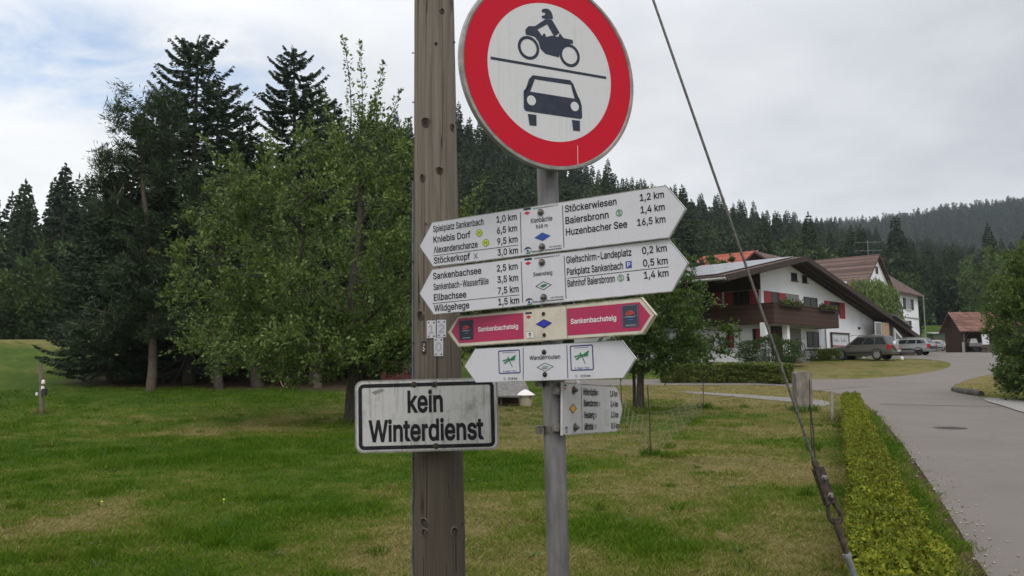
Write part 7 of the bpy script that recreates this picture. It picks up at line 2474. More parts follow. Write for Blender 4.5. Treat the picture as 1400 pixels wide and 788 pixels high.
# ---- wooden barn
BX = np.array([1.0, 0, 0])
BY = np.array([0, 1.0, 0])
HB = Frame3(P(1315, 478, 90), BX, BY)               # front left eave corner
gb = gz(*HB.p(2, 2, 0)[:2])
barn = thing('barn', 'small dark wooden barn with a red tiled roof and an open front', 'barn', HB.p(2.5, 2.5, gb))
D_ = 3.5
a_r = 4.2
ze = HB.hit(1314, 451, -.4)[1]
zr = HB.hit(1300, 427, D_ / 2)[1]
b = MB()
b.prism([HB.p(.1, 0, gb - .5), HB.p(.1, D_, gb - .5), HB.p(.1, D_, ze), HB.p(.1, D_ / 2, zr - .25), HB.p(.1, 0, ze)], BX * .15)
b.build('gable_wall', M['wood_vert'], barn)
b = MB()
HB.box(b, .26, a_r + 3, D_ - .15, D_, gb - .5, ze)
b.build('rear_wall', M['wood_vert'], barn)
b = MB()
b.prism([HB.p(-.35, -.5, ze - .12), HB.p(a_r - 1.3, -.5, ze - .12), HB.p(a_r + .3, D_ / 2, zr), HB.p(-.35, D_ / 2, zr)], np.array([0, 0, -.14]))
b.build('roof', M['tile_red'], barn)
b = MB()
b.prism([HB.p(-.35, D_ + .5, ze - .12), HB.p(a_r + 3.2, D_ + .5, ze - .12), HB.p(a_r + 3.2, D_ / 2, zr), HB.p(-.35, D_ / 2, zr)], np.array([0, 0, -.14]))
b.build('roof', M['tile_red'], barn)
b = MB()                                            # cross wing to the right, its slope running down to the left
b.prism([HB.p(a_r - 1.3, -.5, ze - .12), HB.p(a_r + 1.0, -.5, ze + 1.4), HB.p(a_r + 1.0, D_ / 2, zr - .02), HB.p(a_r + .3, D_ / 2, zr - .02)], np.array([0, 0, -.14]))
b.prism([HB.p(a_r + 1.02, -.5, ze + 1.4), HB.p(a_r + 3.4, -.5, ze - .12), HB.p(a_r + 3.4, D_ / 2, ze - .12), HB.p(a_r + 1.02, D_ / 2, zr - .02)], np.array([0, 0, -.14]))
b.build('wing_roof', M['tile_red'], barn)
b = MB()
b.prism([HB.p(a_r - 1.1, -.1, ze - .25), HB.p(a_r + 3.2, -.1, ze - .25), HB.p(a_r + 1.0, -.1, ze + 1.2)], BY * .1)
b.build('wing_gable', M['wood_vert'], barn)
for a in (.2, a_r - .9, a_r + 3):
    b = MB()
    HB.box(b, a, a + .18, -.1, .08, gb - .4, ze - .28)
    b.build('post', M['wood_rafter'] if a > 1 else M['bark'], barn)
b = MB()
HB.box(b, -.02, .2, -.18, -.105, gb, gb + 1.1)
b.build('bollard', M['concrete'], barn)
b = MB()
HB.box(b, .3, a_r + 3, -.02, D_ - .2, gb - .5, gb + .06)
b.build('barn_floor', M['black'], barn)  # floor coloured near black to paint the shade of the open bay
b = MB()
b.tube([HB.p(.35, -.02, ze - 1.1), HB.p(1.0, -.02, ze - .3)], .05, 5)
b.tube([HB.p(a_r - .95, -.02, ze - 1.4), HB.p(a_r - 2.0, -.02, ze - .3)], .05, 5)
b.build('brace', M['wood_rafter'], barn)

# ------------------------------------------------------------------ cars
M['tyre'] = mat('tyre_rubber', (.018, .018, .018), .85)
M['rim_alu'] = mat('wheel_alloy', (.42, .42, .43), .35, .7)
M['car_glass'] = mat('car_glass', (.02, .024, .028), .06, 0, .9)
M['lamp_red'] = mat('tail_lamp', (.42, .012, .02), .25)
M['lamp_clear'] = mat('head_lamp', (.5, .5, .5), .15)
M['plastic'] = mat('black_plastic', (.025, .025, .027), .6)
M['plate_white'] = mat('number_plate_white', (.6, .6, .6), .5)


def paint(name, c, metal=.35):
    m = mat(name, c, .32, metal, .5)
    t = NT(m)
    f = t.noise(t.coord('Object'), 2.2, 5, .6)
    t.color(t.mix(f, c, tuple(v * .82 for v in c)))
    return m


def car(label, loc, heading, paint_m, L, W, H, wheel, stations, cabin, rims, wheelx, spare=False, rails=False, ladder=False):
    """stations: (x, z_low, z_belt, z_top, half width factor); cabin: list of (x, z) roof line from windscreen foot to rear"""
    fw = np.array([math.cos(heading), math.sin(heading), 0])
    lf = np.array([-fw[1], fw[0], 0])
    up = np.array([0, 0, 1.0])
    loc = np.array(loc, float)

    def p(x, y, z):
        return loc + fw * x + lf * y + up * z
    root = thing('car', label, 'car', loc)
    w2 = W / 2
    b = MB()
    rings = []
    for (x, zl, zb, zt, k) in stations:
        w = w2 * k
        rings.append([p(x, -w * .90, zl), p(x, -w, zl + (zb - zl) * .35), p(x, -w, zl + (zb - zl) * .7), p(x, -w * .965, zb), p(x, -w * .80, zt), p(x, 0, zt + .025),
                      p(x, w * .80, zt), p(x, w * .965, zb), p(x, w, zl + (zb - zl) * .7), p(x, w, zl + (zb - zl) * .35), p(x, w * .90, zl)])
    n = 11
    fs = []
    for i in range(len(rings) - 1):
        fs += [(i * n + q, (i + 1) * n + q, (i + 1) * n + (q + 1) % n, i * n + (q + 1) % n) for q in range(n)]
    b.add(np.vstack(rings), fs, 0, True)
    b.poly(rings[0], 0)
    b.poly(rings[-1][::-1], 0)
    b.build('body', paint_m, root, 32)
    # cabin: pillars and roof in paint, glass faces set just proud of it
    b = MB()
    wb, wt = w2 * .94, w2 * .74
    zbelt = cabin[0][1]
    low = [(x, zbelt) for x, z in (cabin[0], cabin[-1])]
    ring = []
    top = cabin
    zmax = max(z for x, z in top)

    def hw(z):
        return wb + (wt - wb) * (z - zbelt) / (zmax - zbelt)
    for s in (-1, 1):
        pts = [p(x, s * hw(z), z) for x, z in top]
        b.poly(pts if s > 0 else pts[::-1], 0)
    for (x0, z0), (x1, z1) in zip(top[:-1], top[1:]):
        b.poly([p(x0, -hw(z0), z0), p(x0, hw(z0), z0), p(x1, hw(z1), z1), p(x1, -hw(z1), z1)], 0)
    b.build('roof', paint_m, root)
    # side windows
    x_f, x_r = cabin[0][0], cabin[-1][0]
    zr0, zr1 = zbelt + .08, zmax - .14

    def xf(z):
        return np.interp(z, [c[1] for c in cabin[:3]], [c[0] for c in cabin[:3]]) - .10

    def xr(z):
        return np.interp(z, [c[1] for c in cabin[::-1][:3]], [c[0] for c in cabin[::-1][:3]]) + .12
    cuts = [0, .36, .68, 1]
    for s in (-1, 1):
        for i in range(3):
            t0, t1 = cuts[i] + .012, cuts[i + 1] - .012
            q = []
            for (tq, z) in ((t0, zr0), (t1, zr0), (t1, zr1), (t0, zr1)):
                a, e = xf(z), xr(z)
                q.append(p(a + (e - a) * tq, s * (hw(z) + .008), z))
            b = MB()
            b.prism(q, lf * s * -.02)
            b.build('side_window', M['car_glass'], root)
    for (c0, c1, nm, sg_) in ((cabin[0], cabin[1], 'windscreen', 1), (cabin[-1], cabin[-2], 'rear_window', -1)):
        (x0, z0), (x1, z1) = c0, c1
        q = []
        for t_, s in ((.14, -1), (.14, 1), (.92, 1), (.92, -1)):
            x, z = x0 + (x1 - x0) * t_, z0 + (z1 - z0) * t_
            q.append(p(x + .012 * sg_, s * hw(z) * .90, z + .012))
        b = MB()
        b.prism(q, -fw * sg_ * .01 - up * .006)
        b.build(nm, M['car_glass'], root)
    # wheels
    for x in wheelx:
        for s in (-1, 1):
            c = p(x, s * (w2 - .12), wheel)
            b = MB()
            b.lathe(c - lf * s * .12, lf * s, [(wheel * .55, 0), (wheel * .95, 0), (wheel, .03), (wheel, .19), (wheel * .95, .225), (wheel * .70, .23), (wheel * .66, .215)], 24)
            wh = b.build('wheel', M['tyre'], root)
            b = MB()
            b.lathe(c + lf * s * .085, lf * s, [(wheel * .66, 0), (wheel * .66, .012), (wheel * .25, .03), (.02, .03)], 20)
            for k in range(6):
                an = k * PI / 3
                d_ = fw * math.cos(an) + up * math.sin(an)
                b.obb(c + lf * s * .108 + d_ * wheel * .40, (d_, np.cross(lf, d_), lf), (wheel * .24, wheel * .075, .012))
            b.build('rim', rims, wh)
            b = MB()
            n_ = 16
            o, i_ = [], []
            for k in range(n_ + 1):
                an = PI * k / n_
                for rr_, lst in ((wheel * 1.22, o), (wheel * 1.02, i_)):
                    lst.append(p(x + math.cos(an) * rr_, s * (w2 + .006), wheel + math.sin(an) * rr_))
            b.add(o + i_, [(k, k + 1, n_ + 2 + k, n_ + 1 + k) for k in range(n_)], 0)
            b.build('wheel_arch', M['plastic'], root)
    # lamps, bumpers, plate, mirrors, handles
    xr_ = -L / 2
    for s in (-1, 1):
        zt_ = zbelt - .02
        b = MB()
        b.obb(p(xr_ + .10, s * (w2 * .86), zt_ - .10), (fw, lf, up), (.11, w2 * .14, .17))
        b.build('tail_light', M['lamp_red'], root)
        b = MB()
        b.obb(p(L / 2 - .12, s * (w2 * .78), zbelt - .22), (fw, lf, up), (.12, w2 * .19, .10))
        b.build('headlight', M['lamp_clear'], root)
        b = MB()
        b.obb(p(cabin[0][0] - .28, s * (w2 + .06), zbelt + .10), (fw, lf, up), (.07, .10, .08))
        b.build('wing_mirror', paint_m, root)
        for x in (.28, -.62):
            b = MB()
            b.obb(p(x, s * (w2 * .985 + .006), zbelt - .13), (fw, lf, up), (.09, .014, .018))
            b.build('door_handle', paint_m, root)
        if rails:
            b = MB()
            b.tube([p(.75, s * wt * .92, zmax - .02), p(.6, s * wt * .92, zmax + .06), p(-1.5, s * wt * .92, zmax + .06), p(-1.65, s * wt * .92, zmax - .02)], .022, 6)
            b.build('roof_rail', M['zinc'], root)
    b = MB()
    b.obb(p(xr_ - .03, 0, stations[0][1] + .22), (fw, lf, up), (.07, w2 * .93, .12))
    b.build('rear_bumper', paint_m if spare else M['plastic'], root)
    b = MB()
    b.obb(p(L / 2 + .02, 0, stations[0][1] + .18), (fw, lf, up), (.06, w2 * .9, .12))
    b.build('front_bumper', paint_m if spare else M['plastic'], root)
    b = MB()
    b.obb(p(xr_ - .045 - (.07 if spare else 0), (-.35 if spare else 0), zbelt - (.33 if not spare else .42)), (fw, lf, up), (.01, .26, .06))
    b.build('licence_plate', M['plate_white'], root)
    if spare:
        c = p(xr_ - .01, .12, zbelt - .02)
        b = MB()
        b.lathe(c, -fw, [(.33, 0), (.37, .03), (.37, .18), (.34, .215), (.05, .23)], 24, 0)
        b.build('spare_wheel_cover', M['rim_alu'], root)
    for s in (-1, 1):
        b = MB()
        b.obb(p(0, s * (w2 * .975), stations[0][1] + .10), (fw, lf, up), (L * .20, .03, .06))
        b.build('sill', M['plastic'], root)
    return root


def view_heading(loc, theta):
    """car pointing left across the view, turned so that its tail is nearer by theta degrees"""
    az = math.atan2(loc[0], loc[1])
    return PI - math.radians(theta) - az


q = H1.p(H1.hit(1181, 478, -3.0)[0], -3.0, 0)
q[2] = gz(q[0], q[1])
sta = [(-2.36, .48, 1.06, 1.10, .90), (-2.25, .40, 1.08, 1.13, .98), (-1.4, .36, 1.08, 1.14, 1.0), (0, .34, 1.06, 1.12, 1.0), (.95, .35, 1.05, 1.12, 1.0), (1.5, .38, 1.02, 1.09, .98), (2.2, .42, .92, .99, .94), (2.38, .48, .78, .84, .86)]
car('grey-brown off-road car with a spare wheel cover on its tail, parked by the chalet', q, math.atan2(BD[1], BD[0]) - .10, paint('taupe_paint', (.175, .165, .148)), 4.76, 1.88, 1.87, .39, sta,
    [(.98, 1.10), (.15, 1.80), (-.6, 1.86), (-1.9, 1.82), (-2.30, 1.12)], M['rim_alu'], (1.42, -1.37), True, True).scale = (.88, .88, .88)
q = H1.p(H1.hit(1239, 478, -1.6)[0], -1.6, 0)
q[2] = gz(q[0], q[1])
sta = [(-2.2, .42, .86, .90, .90), (-2.1, .32, .88, .93, .98), (-1.2, .28, .88, .93, 1.0), (0, .26, .87, .92, 1.0), (.8, .27, .86, .93, 1.0), (1.3, .28, .82, .88, .98), (1.95, .32, .70, .76, .94), (2.18, .38, .60, .65, .84)]
car('silver estate car parked behind the off-road car', q, math.atan2(BD[1], BD[0]) - .06, paint('silver_paint', (.42, .43, .45)), 4.4, 1.74, 1.47, .31, sta,
    [(.95, .90), (.2, 1.40), (-.5, 1.46), (-1.8, 1.40), (-2.12, .92)], M['tyre'], (1.30, -1.28), False, True).scale = (.95, .95, .95)
q = on_ground(1284.5, 104)
sta2 = [(-2.0, .42, .86, .90, .90), (-1.9, .30, .88, .93, .98), (0, .26, .90, .95, 1.0), (.8, .27, .90, .96, 1.0), (1.5, .28, .84, .90, .96), (1.98, .38, .66, .7, .84)]
car('small silver hatchback beside the barn', q, view_heading(q, 25) + PI, paint('pale_silver_paint', (.46, .47, .49)), 4.0, 1.7, 1.5, .31, sta2,
    [(.98, .93), (.2, 1.42), (-.4, 1.5), (-1.5, 1.42), (-1.92, .92)], M['rim_alu'], (1.25, -1.2))
q = on_ground(1275.5, 108)
car('red car mostly hidden behind the small silver hatchback', q, view_heading(q, 70), paint('red_paint', (.45, .04, .02), .1), 4.0, 1.7, 1.5, .31, sta2,
    [(.98, .93), (.2, 1.42), (-.4, 1.5), (-1.5, 1.42), (-1.92, .92)], M['rim_alu'], (1.25, -1.2))

# dark green trailer hut behind the hatchback, machinery and panel in the barn
q = on_ground(1287, 116)
tr_ = thing('garden_hut', 'low dark green hut on the meadow behind the small silver car', 'hut', q)
b = MB()
b.box(q + np.array([-1.6, -.9, -.2]), q + np.array([1.6, .9, 1.9]))
b.build('wall', noisy('hut_green', (.05, .07, .05), (.09, .11, .075), 5), tr_)
b = MB()
b.prism([q + np.array([-1.75, -1.05, 1.9]), q + np.array([1.75, -1.05, 1.9]), q + np.array([1.75, 1.05, 2.15]), q + np.array([-1.75, 1.05, 2.15])], np.array([0, 0, .08]))
b.build('roof', M['zinc'], tr_)
b = MB()
b.box(q + np.array([.3, -.94, -.1]), q + np.array([1.0, -.902, 1.6]))
b.build('door', M['wood_vert'], tr_)
q = HB.p(2.35, .9, gb + .08)
tt_ = thing('flat_trailer', 'farm trailer with a pale load standing inside the open barn', 'trailer', q)
b = MB()
b.box(q + np.array([-1.3, -.6, .55]), q + np.array([1.5, .6, .95]))
b.build('bed', noisy('trailer_grey', (.13, .12, .12), (.2, .19, .185), 5), tt_)
for sx in (-.7, .8):
    b = MB()
    b.lathe(q + np.array([sx, -.72, .3]), (0, 1, 0), [(.08, 0), (.3, 0), (.3, .16), (.08, .16)], 14)
    b.build('wheel', M['tyre'], tt_)
b = MB()
b.prism([q + np.array(v) for v in ((-1.1, -.4, .96), (-.2, -.4, .96), (-.35, -.4, 1.45), (-.95, -.4, 1.45))], np.array([0, .8, 0]))
b.build('load', M['pale'], tt_)
b = MB()
b.tube([q + np.array([1.5, 0, .6]), q + np.array([2.3, 0, .45])], .05, 6)
b.build('drawbar', M['rust'], tt_)
q = on_ground(1347.5, 86)
b = MB()
b.box(q + np.array([-.35, -.06, .75]), q + np.array([.35, .06, 1.95]))
pn = b.build('board', M['frame_white'], None)
pn.name = 'white_board'
tag(pn, 'upright white board leaning at the right side of the open barn', 'board')
q = on_ground(1352, 85)
lp = thing('log_pile', 'stack of cut firewood with a grey cover right of the open barn', 'log pile', q)
for r_ in range(4):
    for c_ in range(5):
        b = MB()
        b.tube([q + np.array([-.45 + c_ * .24 + (r_ % 2) * .1, -.5, .12 + r_ * .21]), q + np.array([-.45 + c_ * .24 + (r_ % 2) * .1, .5, .12 + r_ * .21])], .115, 9)
        b.build('log', M['bark'], lp)

# ------------------------------------------------------------------ shrubs by the chalet and clipped hedge blocks
for (px, py, rx, rz, lf_, mn, n, lab) in [
        (1053, 500, 1.75, .95, .10, 'leaf_mid', 8000, 'big rounded shrub below the chalet balcony'),
        (1108, 490, 1.25, .42, .09, 'hedge_dark', 5000, 'wide low clipped shrub below the bicycle at the chalet wall'),
        (1134, 490, .75, .42, .09, 'hedge_dark', 3000, 'small clipped shrub between the wider one and the yellow-green plants')]:
    q = at(px, py + 3)
    shrub('shrub', q, lab, (rx, rx * .8, rz), n, lf_, mn, int(px), boxy=3 if rz < .6 else 0)
q = at(1161, 491)
shrub('garden_plants', q, 'patch of yellow-green garden plants in front of the off-road car', (1.5, .7, .38), 1500, .14, 'leaf_light', 12, 'plants', core=.3)
q = at(1132, 493)
for i, (px, py) in enumerate(((1180.5, 489.5), (1233, 492))):
    q = at(px, py)
    b = MB()
    b.lathe(q, (0, 0, 1), [(.10, -.05), (.12, .06), (.11, .16), (.06, .21), (.0, .22)], 10)
    tag(b.build('edge_stone', M['pale']), ['white edge stone by the rear wheel of the off-road car', 'tiny white edge stone below the silver estate car'][i], 'stone')


def hedge_block(p0, p1, width, height, n, leaf, mname, label, seed, lump=.06, name='hedge', cat='hedge', zfun=None):
    """clipped hedge from p0 to p1: leaves over and inside a box with an uneven skin, over stems"""
    rg = np.random.default_rng(seed)
    p0, p1 = np.array(p0[:2], float), np.array(p1[:2], float)
    d = p1 - p0
    L = np.linalg.norm(d)
    d /= L
    s = np.array([-d[1], d[0]])
    aT, aS = width * L, 2 * height * L + 2 * height * width
    k = rg.random(n)
    u = rg.random(n) ** (1.75 if L > 8 else 1) * L        # leaves are packed closer at the near end, where they show largest
    c = rg.uniform(-.5, .5, n)
    z = np.ones(n)
    side = k > aT / (aT + aS)
    end = side & (rg.random(n) < width / (L + width))
    sg = rg.choice([-1, 1], n)
    z[side] = rg.random(side.sum()) ** .8
    c[side & ~end] = .5 * sg[side & ~end]
    u[end] = np.where(sg[end] < 0, 0, L)
    depth = -rg.random(n) ** 2 * .10
    off = depth + lump * (value_noise(u * 1.0, c * 3 + z * 2, .35, seed) - .5) * 2 + lump * .7 * (value_noise(u, c * 3 + z * 2, .12, seed + 1) - .5) * 2
    cc = c * width + np.where(side & ~end, sg * off, 0)
    uu = u + np.where(end, sg * off, 0)
    # rounded shoulders
    rnd_ = np.maximum(0, np.abs(cc) - width * .32) / (width * .2)
    zz_ = z * height + np.where(~side, off, 0) - np.where(~side, rnd_ ** 2 * height * .10, 0)
    xy = p0 + np.outer(uu, d) + np.outer(cc, s)
    g = ground(xy[:, 0], xy[:, 1])
    pts = np.column_stack([xy, g + zz_])
    nor = np.where(side[:, None], np.column_stack([np.outer(sg, s), np.full(n, .35)]), np.array([0, 0, 1.0]))
    Q = leaves(rg, pts, leaf, .62, .5, nrm(nor + rg.normal(0, .8, (n, 3))))
    f = np.array([*(p0 + p1) / 2, 0])
    f[2] = gz(f[0], f[1])
    root = thing(name, label, cat, f)
    st = MB()
    m_ = max(4, int(L / .35))
    for i in range(m_):
        t_ = (i + .5) / m_ * L
        for cc_ in (-.25, .2):
            q_ = p0 + d * t_ + s * cc_ * width
            z_ = gz(q_[0], q_[1])
            for _ in range(3):
                e = q_ + d * rg.normal(0, .14) + s * rg.normal(0, .1) * width
                st.tube([(q_[0], q_[1], z_ - .05), (e[0], e[1], z_ + height * .85)], [.012, .005], 4, caps=False)
    # dense twig body inside the leaves
    ms = max(2, int(L / .6))
    for i in range(ms):
        a_, e_ = i / ms * L, (i + 1) / ms * L
        w_ = width * .5 - .10
        pts_ = []
        for tq in (a_ + (.10 if i == 0 else 0), e_ - (.10 if i == ms - 1 else 0)):
            for cc_, hz in ((-w_, .02), (-w_, height - .16), (-w_ * .5, height - .10), (w_ * .5, height - .10), (w_, height - .16), (w_, .02)):
                q_ = p0 + d * tq + s * cc_
                pts_.append((q_[0], q_[1], gz(q_[0], q_[1]) + hz))
        fs_ = [(j, j + 1, 7 + j, 6 + j) for j in range(5)]
        if i == 0:
            fs_.append((5, 4, 3, 2, 1, 0))
        if i == ms - 1:
            fs_.append((6, 7, 8, 9, 10, 11))
        st.add(pts_, fs_, 1)
    st_o = st.build('stems', [M['bark_dark'], M['twigs']], root)
    link_mesh('foliage', quads_mesh('foliage', Q, M[mname], base=f), root)
    return root


M['twigs'] = noisy('inner_twigs', (.012, .014, .006), (.035, .035, .014), 45, .95, bump=1, bd=.03)
hedge_block(HEDGE_A, HEDGE_B,   .44, .52, 165000, .031, 'hedge_leaf', 'long low yellow-green clipped hedge along the edge of the road', 5, .05)
rowa = [(1036, 1078, 497, 'right'), (993, 1033, 499, 'middle'), (905, 990, 500, 'left')]
for (pa, pb_, pt_, nm) in rowa:
    A_, B_ = G(pa, 523), G(pb_, 525 if pb_ > 1040 else 523)
    hedge_block(A_, B_, 1.0, .82, 14000 if nm != 'left' else 20000, .075, 'hedge_dark', {'right': 'clipped green hedge block at the right end of the short row before the chalet', 'middle': 'clipped green hedge block in the middle of the short row before the chalet', 'left': 'longest clipped green hedge block, at the left end of the row behind the fruit tree'}[nm], int(pa), .06)

# ------------------------------------------------------------------ bicycle by the chalet wall
q = on_ground(1090, 58)
q = H1.p(H1.hit(1093, 478, -.7)[0], -.7, HZ + .25)
bi = thing('bicycle', 'dark bicycle leaning by the chalet wall above the clipped shrub', 'bicycle', q)
fx = GD


def bp(x, z, s=0):
    return q + fx * x + np.array([0, 0, z]) + BD * s


for x in (-.55, .55):
    b = MB()
    b.tube([bp(x + .34 * math.cos(a), .34 + .34 * math.sin(a)) for a in np.linspace(0, 2 * PI, 25)[:-1]], .022, 6, closed=True)
    w_ = b.build('wheel', M['tyre'], bi)
    b = MB()
    for k in range(10):
        a = k * PI / 10
        b.tube([bp(x + .33 * math.cos(a), .34 + .33 * math.sin(a)), bp(x - .33 * math.cos(a), .34 - .33 * math.sin(a))], .003, 3)
    b.build('spokes', M['zinc'], w_)
b = MB()
for l_ in ([(-.55, .34), (-.1, .30), (.38, .72), (-.18, .75), (-.1, .30)], [(-.55, .34), (-.18, .75)], [(.55, .34), (.36, .80)], [(-.18, .75), (-.21, .90)]):
    b.tube([bp(x, z) for x, z in l_], .018, 6)
b.build('frame', M['rust'], bi)
b = MB()
b.tube([bp(.30, .98, -.28), bp(.36, .95, -.1), bp(.36, .92, 0), bp(.36, .95, .1), bp(.30, .98, .28)], .014, 6)
b.build('handlebar', M['steel'], bi)
b = MB()
b.obb(bp(-.22, .93), (fx, BD, np.array([0, 0, 1.])), (.13, .07, .025))
b.build('saddle', M['plastic'], bi)

# ------------------------------------------------------------------ guy wire with its clamp
WA, WB = P(893, 0, 3.2), P(1168, 788, 3.0)
wd_ = (WB - WA) / np.linalg.norm(WB - WA)


def wire_at(py):
    lo, hi = -4.0, 6.0
    for _ in range(60):
        m_ = (lo + hi) / 2
        q_ = WA + wd_ * m_
        d_ = q_ - CAM
        y_ = 394 - FPX * (d_ @ CU) / (d_ @ _f)
        lo, hi = (m_, hi) if y_ < py else (lo, m_)
    return WA + wd_ * lo


s_ = (pole_axis(5)[0] - WA[0]) / wd_[0]
top_w = WA + wd_ * s_
g_w = WA + wd_ * ((0 - WA[2]) / wd_[2])
guy = thing('guy_wire', 'steel guy wire with a bolted clamp, running from the wooden pole down beside the hedge', 'guy wire', g_w)
side = np.cross(wd_, np.array([0, 1.0, 0]))
side /= np.linalg.norm(side)
toc = np.cross(side, wd_)
toc = toc if toc[1] < 0 else -toc
c0 = wire_at(640)
c1 = wire_at(690)
b = MB()
b.tube([top_w, wire_at(0), wire_at(300), c0], .0052, 8)
b.build('wire', noisy('stranded_wire', (.06, .052, .048), (.16, .145, .135), 90, .6, metal=.4), guy)
b = MB()                                            # free end of the wire, standing up out of the clamp
e0 = wire_at(628) + side * .006
b.tube([e0, P(1112, 590, e0[1]) , P(1107, 553, e0[1])], .0028, 6)
b.build('wire_end', M['rust'], guy)
mid = (c0 + c1) / 2
ln = np.linalg.norm(c1 - c0)
sg_ = -side if side[0] < 0 else side
b = MB()
b.obb(mid + sg_ * .004, (wd_, sg_, toc), (ln * .50, .021, .010))
b.obb(mid + sg_ * .004 + toc * .013, (wd_, sg_, toc), (ln * .47, .017, .005))
b.lathe(wire_at(628), wd_, [(.006, 0), (.011, .008), (.012, .03), (.009, .04)], 12)
b.build('clamp', M['rust'], guy)
for t_ in (.30, .78):
    b = MB()
    cc = c0 + (c1 - c0) * t_ + sg_ * .010
    b.lathe(cc, toc, [(.0135, .008), (.0135, .019), (.012, .020)], 6, 0, False)
    b.lathe(cc, toc, [(.0075, .018), (.0075, .032), (.005, .034)], 10)
    b.lathe(cc, -toc, [(.0135, .008), (.0135, .020)], 6, 0, False)
    b.build('bolt', M['steel'], guy)
# teardrop loop
l0, l1 = wire_at(684), wire_at(716)
b = MB()
Lp = l1 - l0
loop = []
for t_ in np.linspace(0, 1, 25)[:-1]:
    a = t_ * 2 * PI
    along = .5 - .5 * math.cos(a)
    wdt = .025 * math.sin(a) * (.35 + .9 * along)
    loop.append(l0 + Lp * along + sg_ * (wdt + .006))
b.tube(loop, .0078, 8, closed=True)
b.build('loop', M['rust'], guy)
r0, r1 = wire_at(712), wire_at(758)
b = MB()
b.tube([r0 - toc * .0, r0 + (r1 - r0) * .15, r1], [.010, .0115, .0100], 10)
b.lathe(r0 + toc * .001, np.cross(wd_, sg_), [(.011, -.006), (.013, 0), (.011, .006)], 14)
b.build('anchor_rod', M['rust'], guy)
b = MB()
s0 = wire_at(757)
b.tube([s0, s0 + wd_ * .012, s0 + wd_ * .02, g_w + wd_ * .15], [.0145, .0155, .0115, .0115], 12)
b.build('sleeve', noisy('grey_blue_sleeve', (.13, .14, .16), (.24, .25, .27), 30, .6), guy)

# ------------------------------------------------------------------ posts, fence, small things on the lawn
q = at(1098, 562)
cp = thing('concrete_post', 'thick weathered concrete post at the far end of the yellow-green hedge', 'post', q)
b = MB()
hgt = (ray(1097, 508)[2] / ray(1097, 508)[1]) * q[1] + 1.6 - q[2]
hw_ = 11 / FPX * q[1]
b.prism([q + np.array([-hw_, -.18, -.3]), q + np.array([hw_, -.18, -.3]), q + np.array([hw_ * .95, -.18, hgt - .04]), q + np.array([hw_ * .7, -.18, hgt]), q + np.array([-hw_ * .75, -.18, hgt - .01]), q + np.array([-hw_ * .95, -.18, hgt - .05])], np.array([0, .36, 0]))
b.build('post', noisy('lichened_concrete', (.12, .105, .088), (.25, .22, .185), 5, .95, (1, 1, .5), .6, .03), cp)
for (px, pyt, pyb, w_, lab) in [(1138, 535, 578, .035, 'thin grey wooden stake at the end of the yellow-green hedge'), (1109.5, 519, 618, .010, 'thin rod standing in the grass behind the guy wire')]:
    q = at(px, pyb)
    h_ = (ray(px, pyt)[2] / ray(px, pyt)[1]) * q[1] + 1.6 - q[2]
    b = MB()
    b.tube([q + np.array([0, 0, -.2]), q + np.array([.02, 0, h_])], w_, 8)
    tag(b.build('stake', M['concrete'] if w_ > .02 else M['rust']), lab, 'stake')

fa, fb_, fc, fd = at(655, 590), at(889, 626), at(850, 572), at(962, 560)
fen = thing('wire_fence', 'thin sagging wire mesh fence on dark metal rods across the lawn', 'fence', fb_)
for q, ht in ((fb_, 1.22), (fc, 1.15), (fd, 1.35), (fa, 1.0)):
    b = MB()
    b.tube([q + np.array([0, 0, -.2]), q + np.array([.01, 0, ht * .5]), q + np.array([-.015, 0, ht])], .011, 6)
    b.build('post', M['rust'], fen)


def netting(a, c, h0, h1, parent):
    b_ = MB()
    n = int(np.linalg.norm(c - a) / .17)
    rows = 6
    g_ = []
    for i in range(n + 1):
        t_ = i / n
        p_ = a + (c - a) * t_
        z_ = gz(p_[0], p_[1])
        h_ = (h0 + (h1 - h0) * t_) * (1 - .30 * math.sin(t_ * PI) ** .8)
        g_.append([np.array([p_[0] + .03 * math.sin(i * .9 + r), p_[1] + .03 * math.cos(i * .7 + r), z_ + .03 + h_ * r / rows]) for r in range(rows + 1)])
    for r in range(rows + 1):
        b_.tube([g_[i][r] for i in range(n + 1)], .0016 if 0 < r < rows else .0026, 3, caps=False)
    for i in range(n):
        for r in range(rows):
            if (i + r) % 2 == 0:
                b_.tube([g_[i][r], g_[i + 1][r + 1]], .0012, 3, caps=False)
            else:
                b_.tube([g_[i + 1][r], g_[i][r + 1]], .0012, 3, caps=False)
    b_.build('mesh', M['net'], parent)


M['net'] = mat('faded_netting', (.25, .215, .16), .8)
netting(fa, fb_, .75, .70, fen)
netting(fb_, fd, .75, .8, fen)
netting(fb_, fc, .7, .7, fen)

q = at(718.5, 556)
pot = thing('planter_pot', 'cream round pot with a conical white lid on the lawn below the trail signs', 'pot', q)
b = MB()
b.lathe(q, (0, 0, 1), [(.17, -.02), (.20, .05), (.235, .32), (.24, .36)], 20)
b.build('pot', noisy('cream_pot', (.42, .36, .27), (.52, .45, .35), 6, .8), pot)
b = MB()
b.lathe(q + np.array([0, 0, .36]), (0, 0, 1), [(.30, -.02), (.31, .01), (.16, .11), (.05, .17), (.0, .18)], 20)
b.build('lid', M['pale'], pot)
q = at(699, 555)
sh = thing('log_shelter', 'low shelter with a grey sloping roof and dark open front behind the pot', 'shelter', q)
b = MB()
b.prism([q + np.array(v) for v in ((-1.1, -.5, .32), (.65, -.5, .26), (.35, .6, 1.0), (-1.2, .6, 1.0))], np.array([0, 0, .05]))
b.build('roof', noisy('grey_felt_roof', (.12, .11, .11), (.2, .19, .18), 8), sh)
b = MB()
b.box(q + np.array([-1.0, .5, -.1]), q + np.array([.4, .56, .95]))
b.build('back_wall', M['wood_vert'], sh)
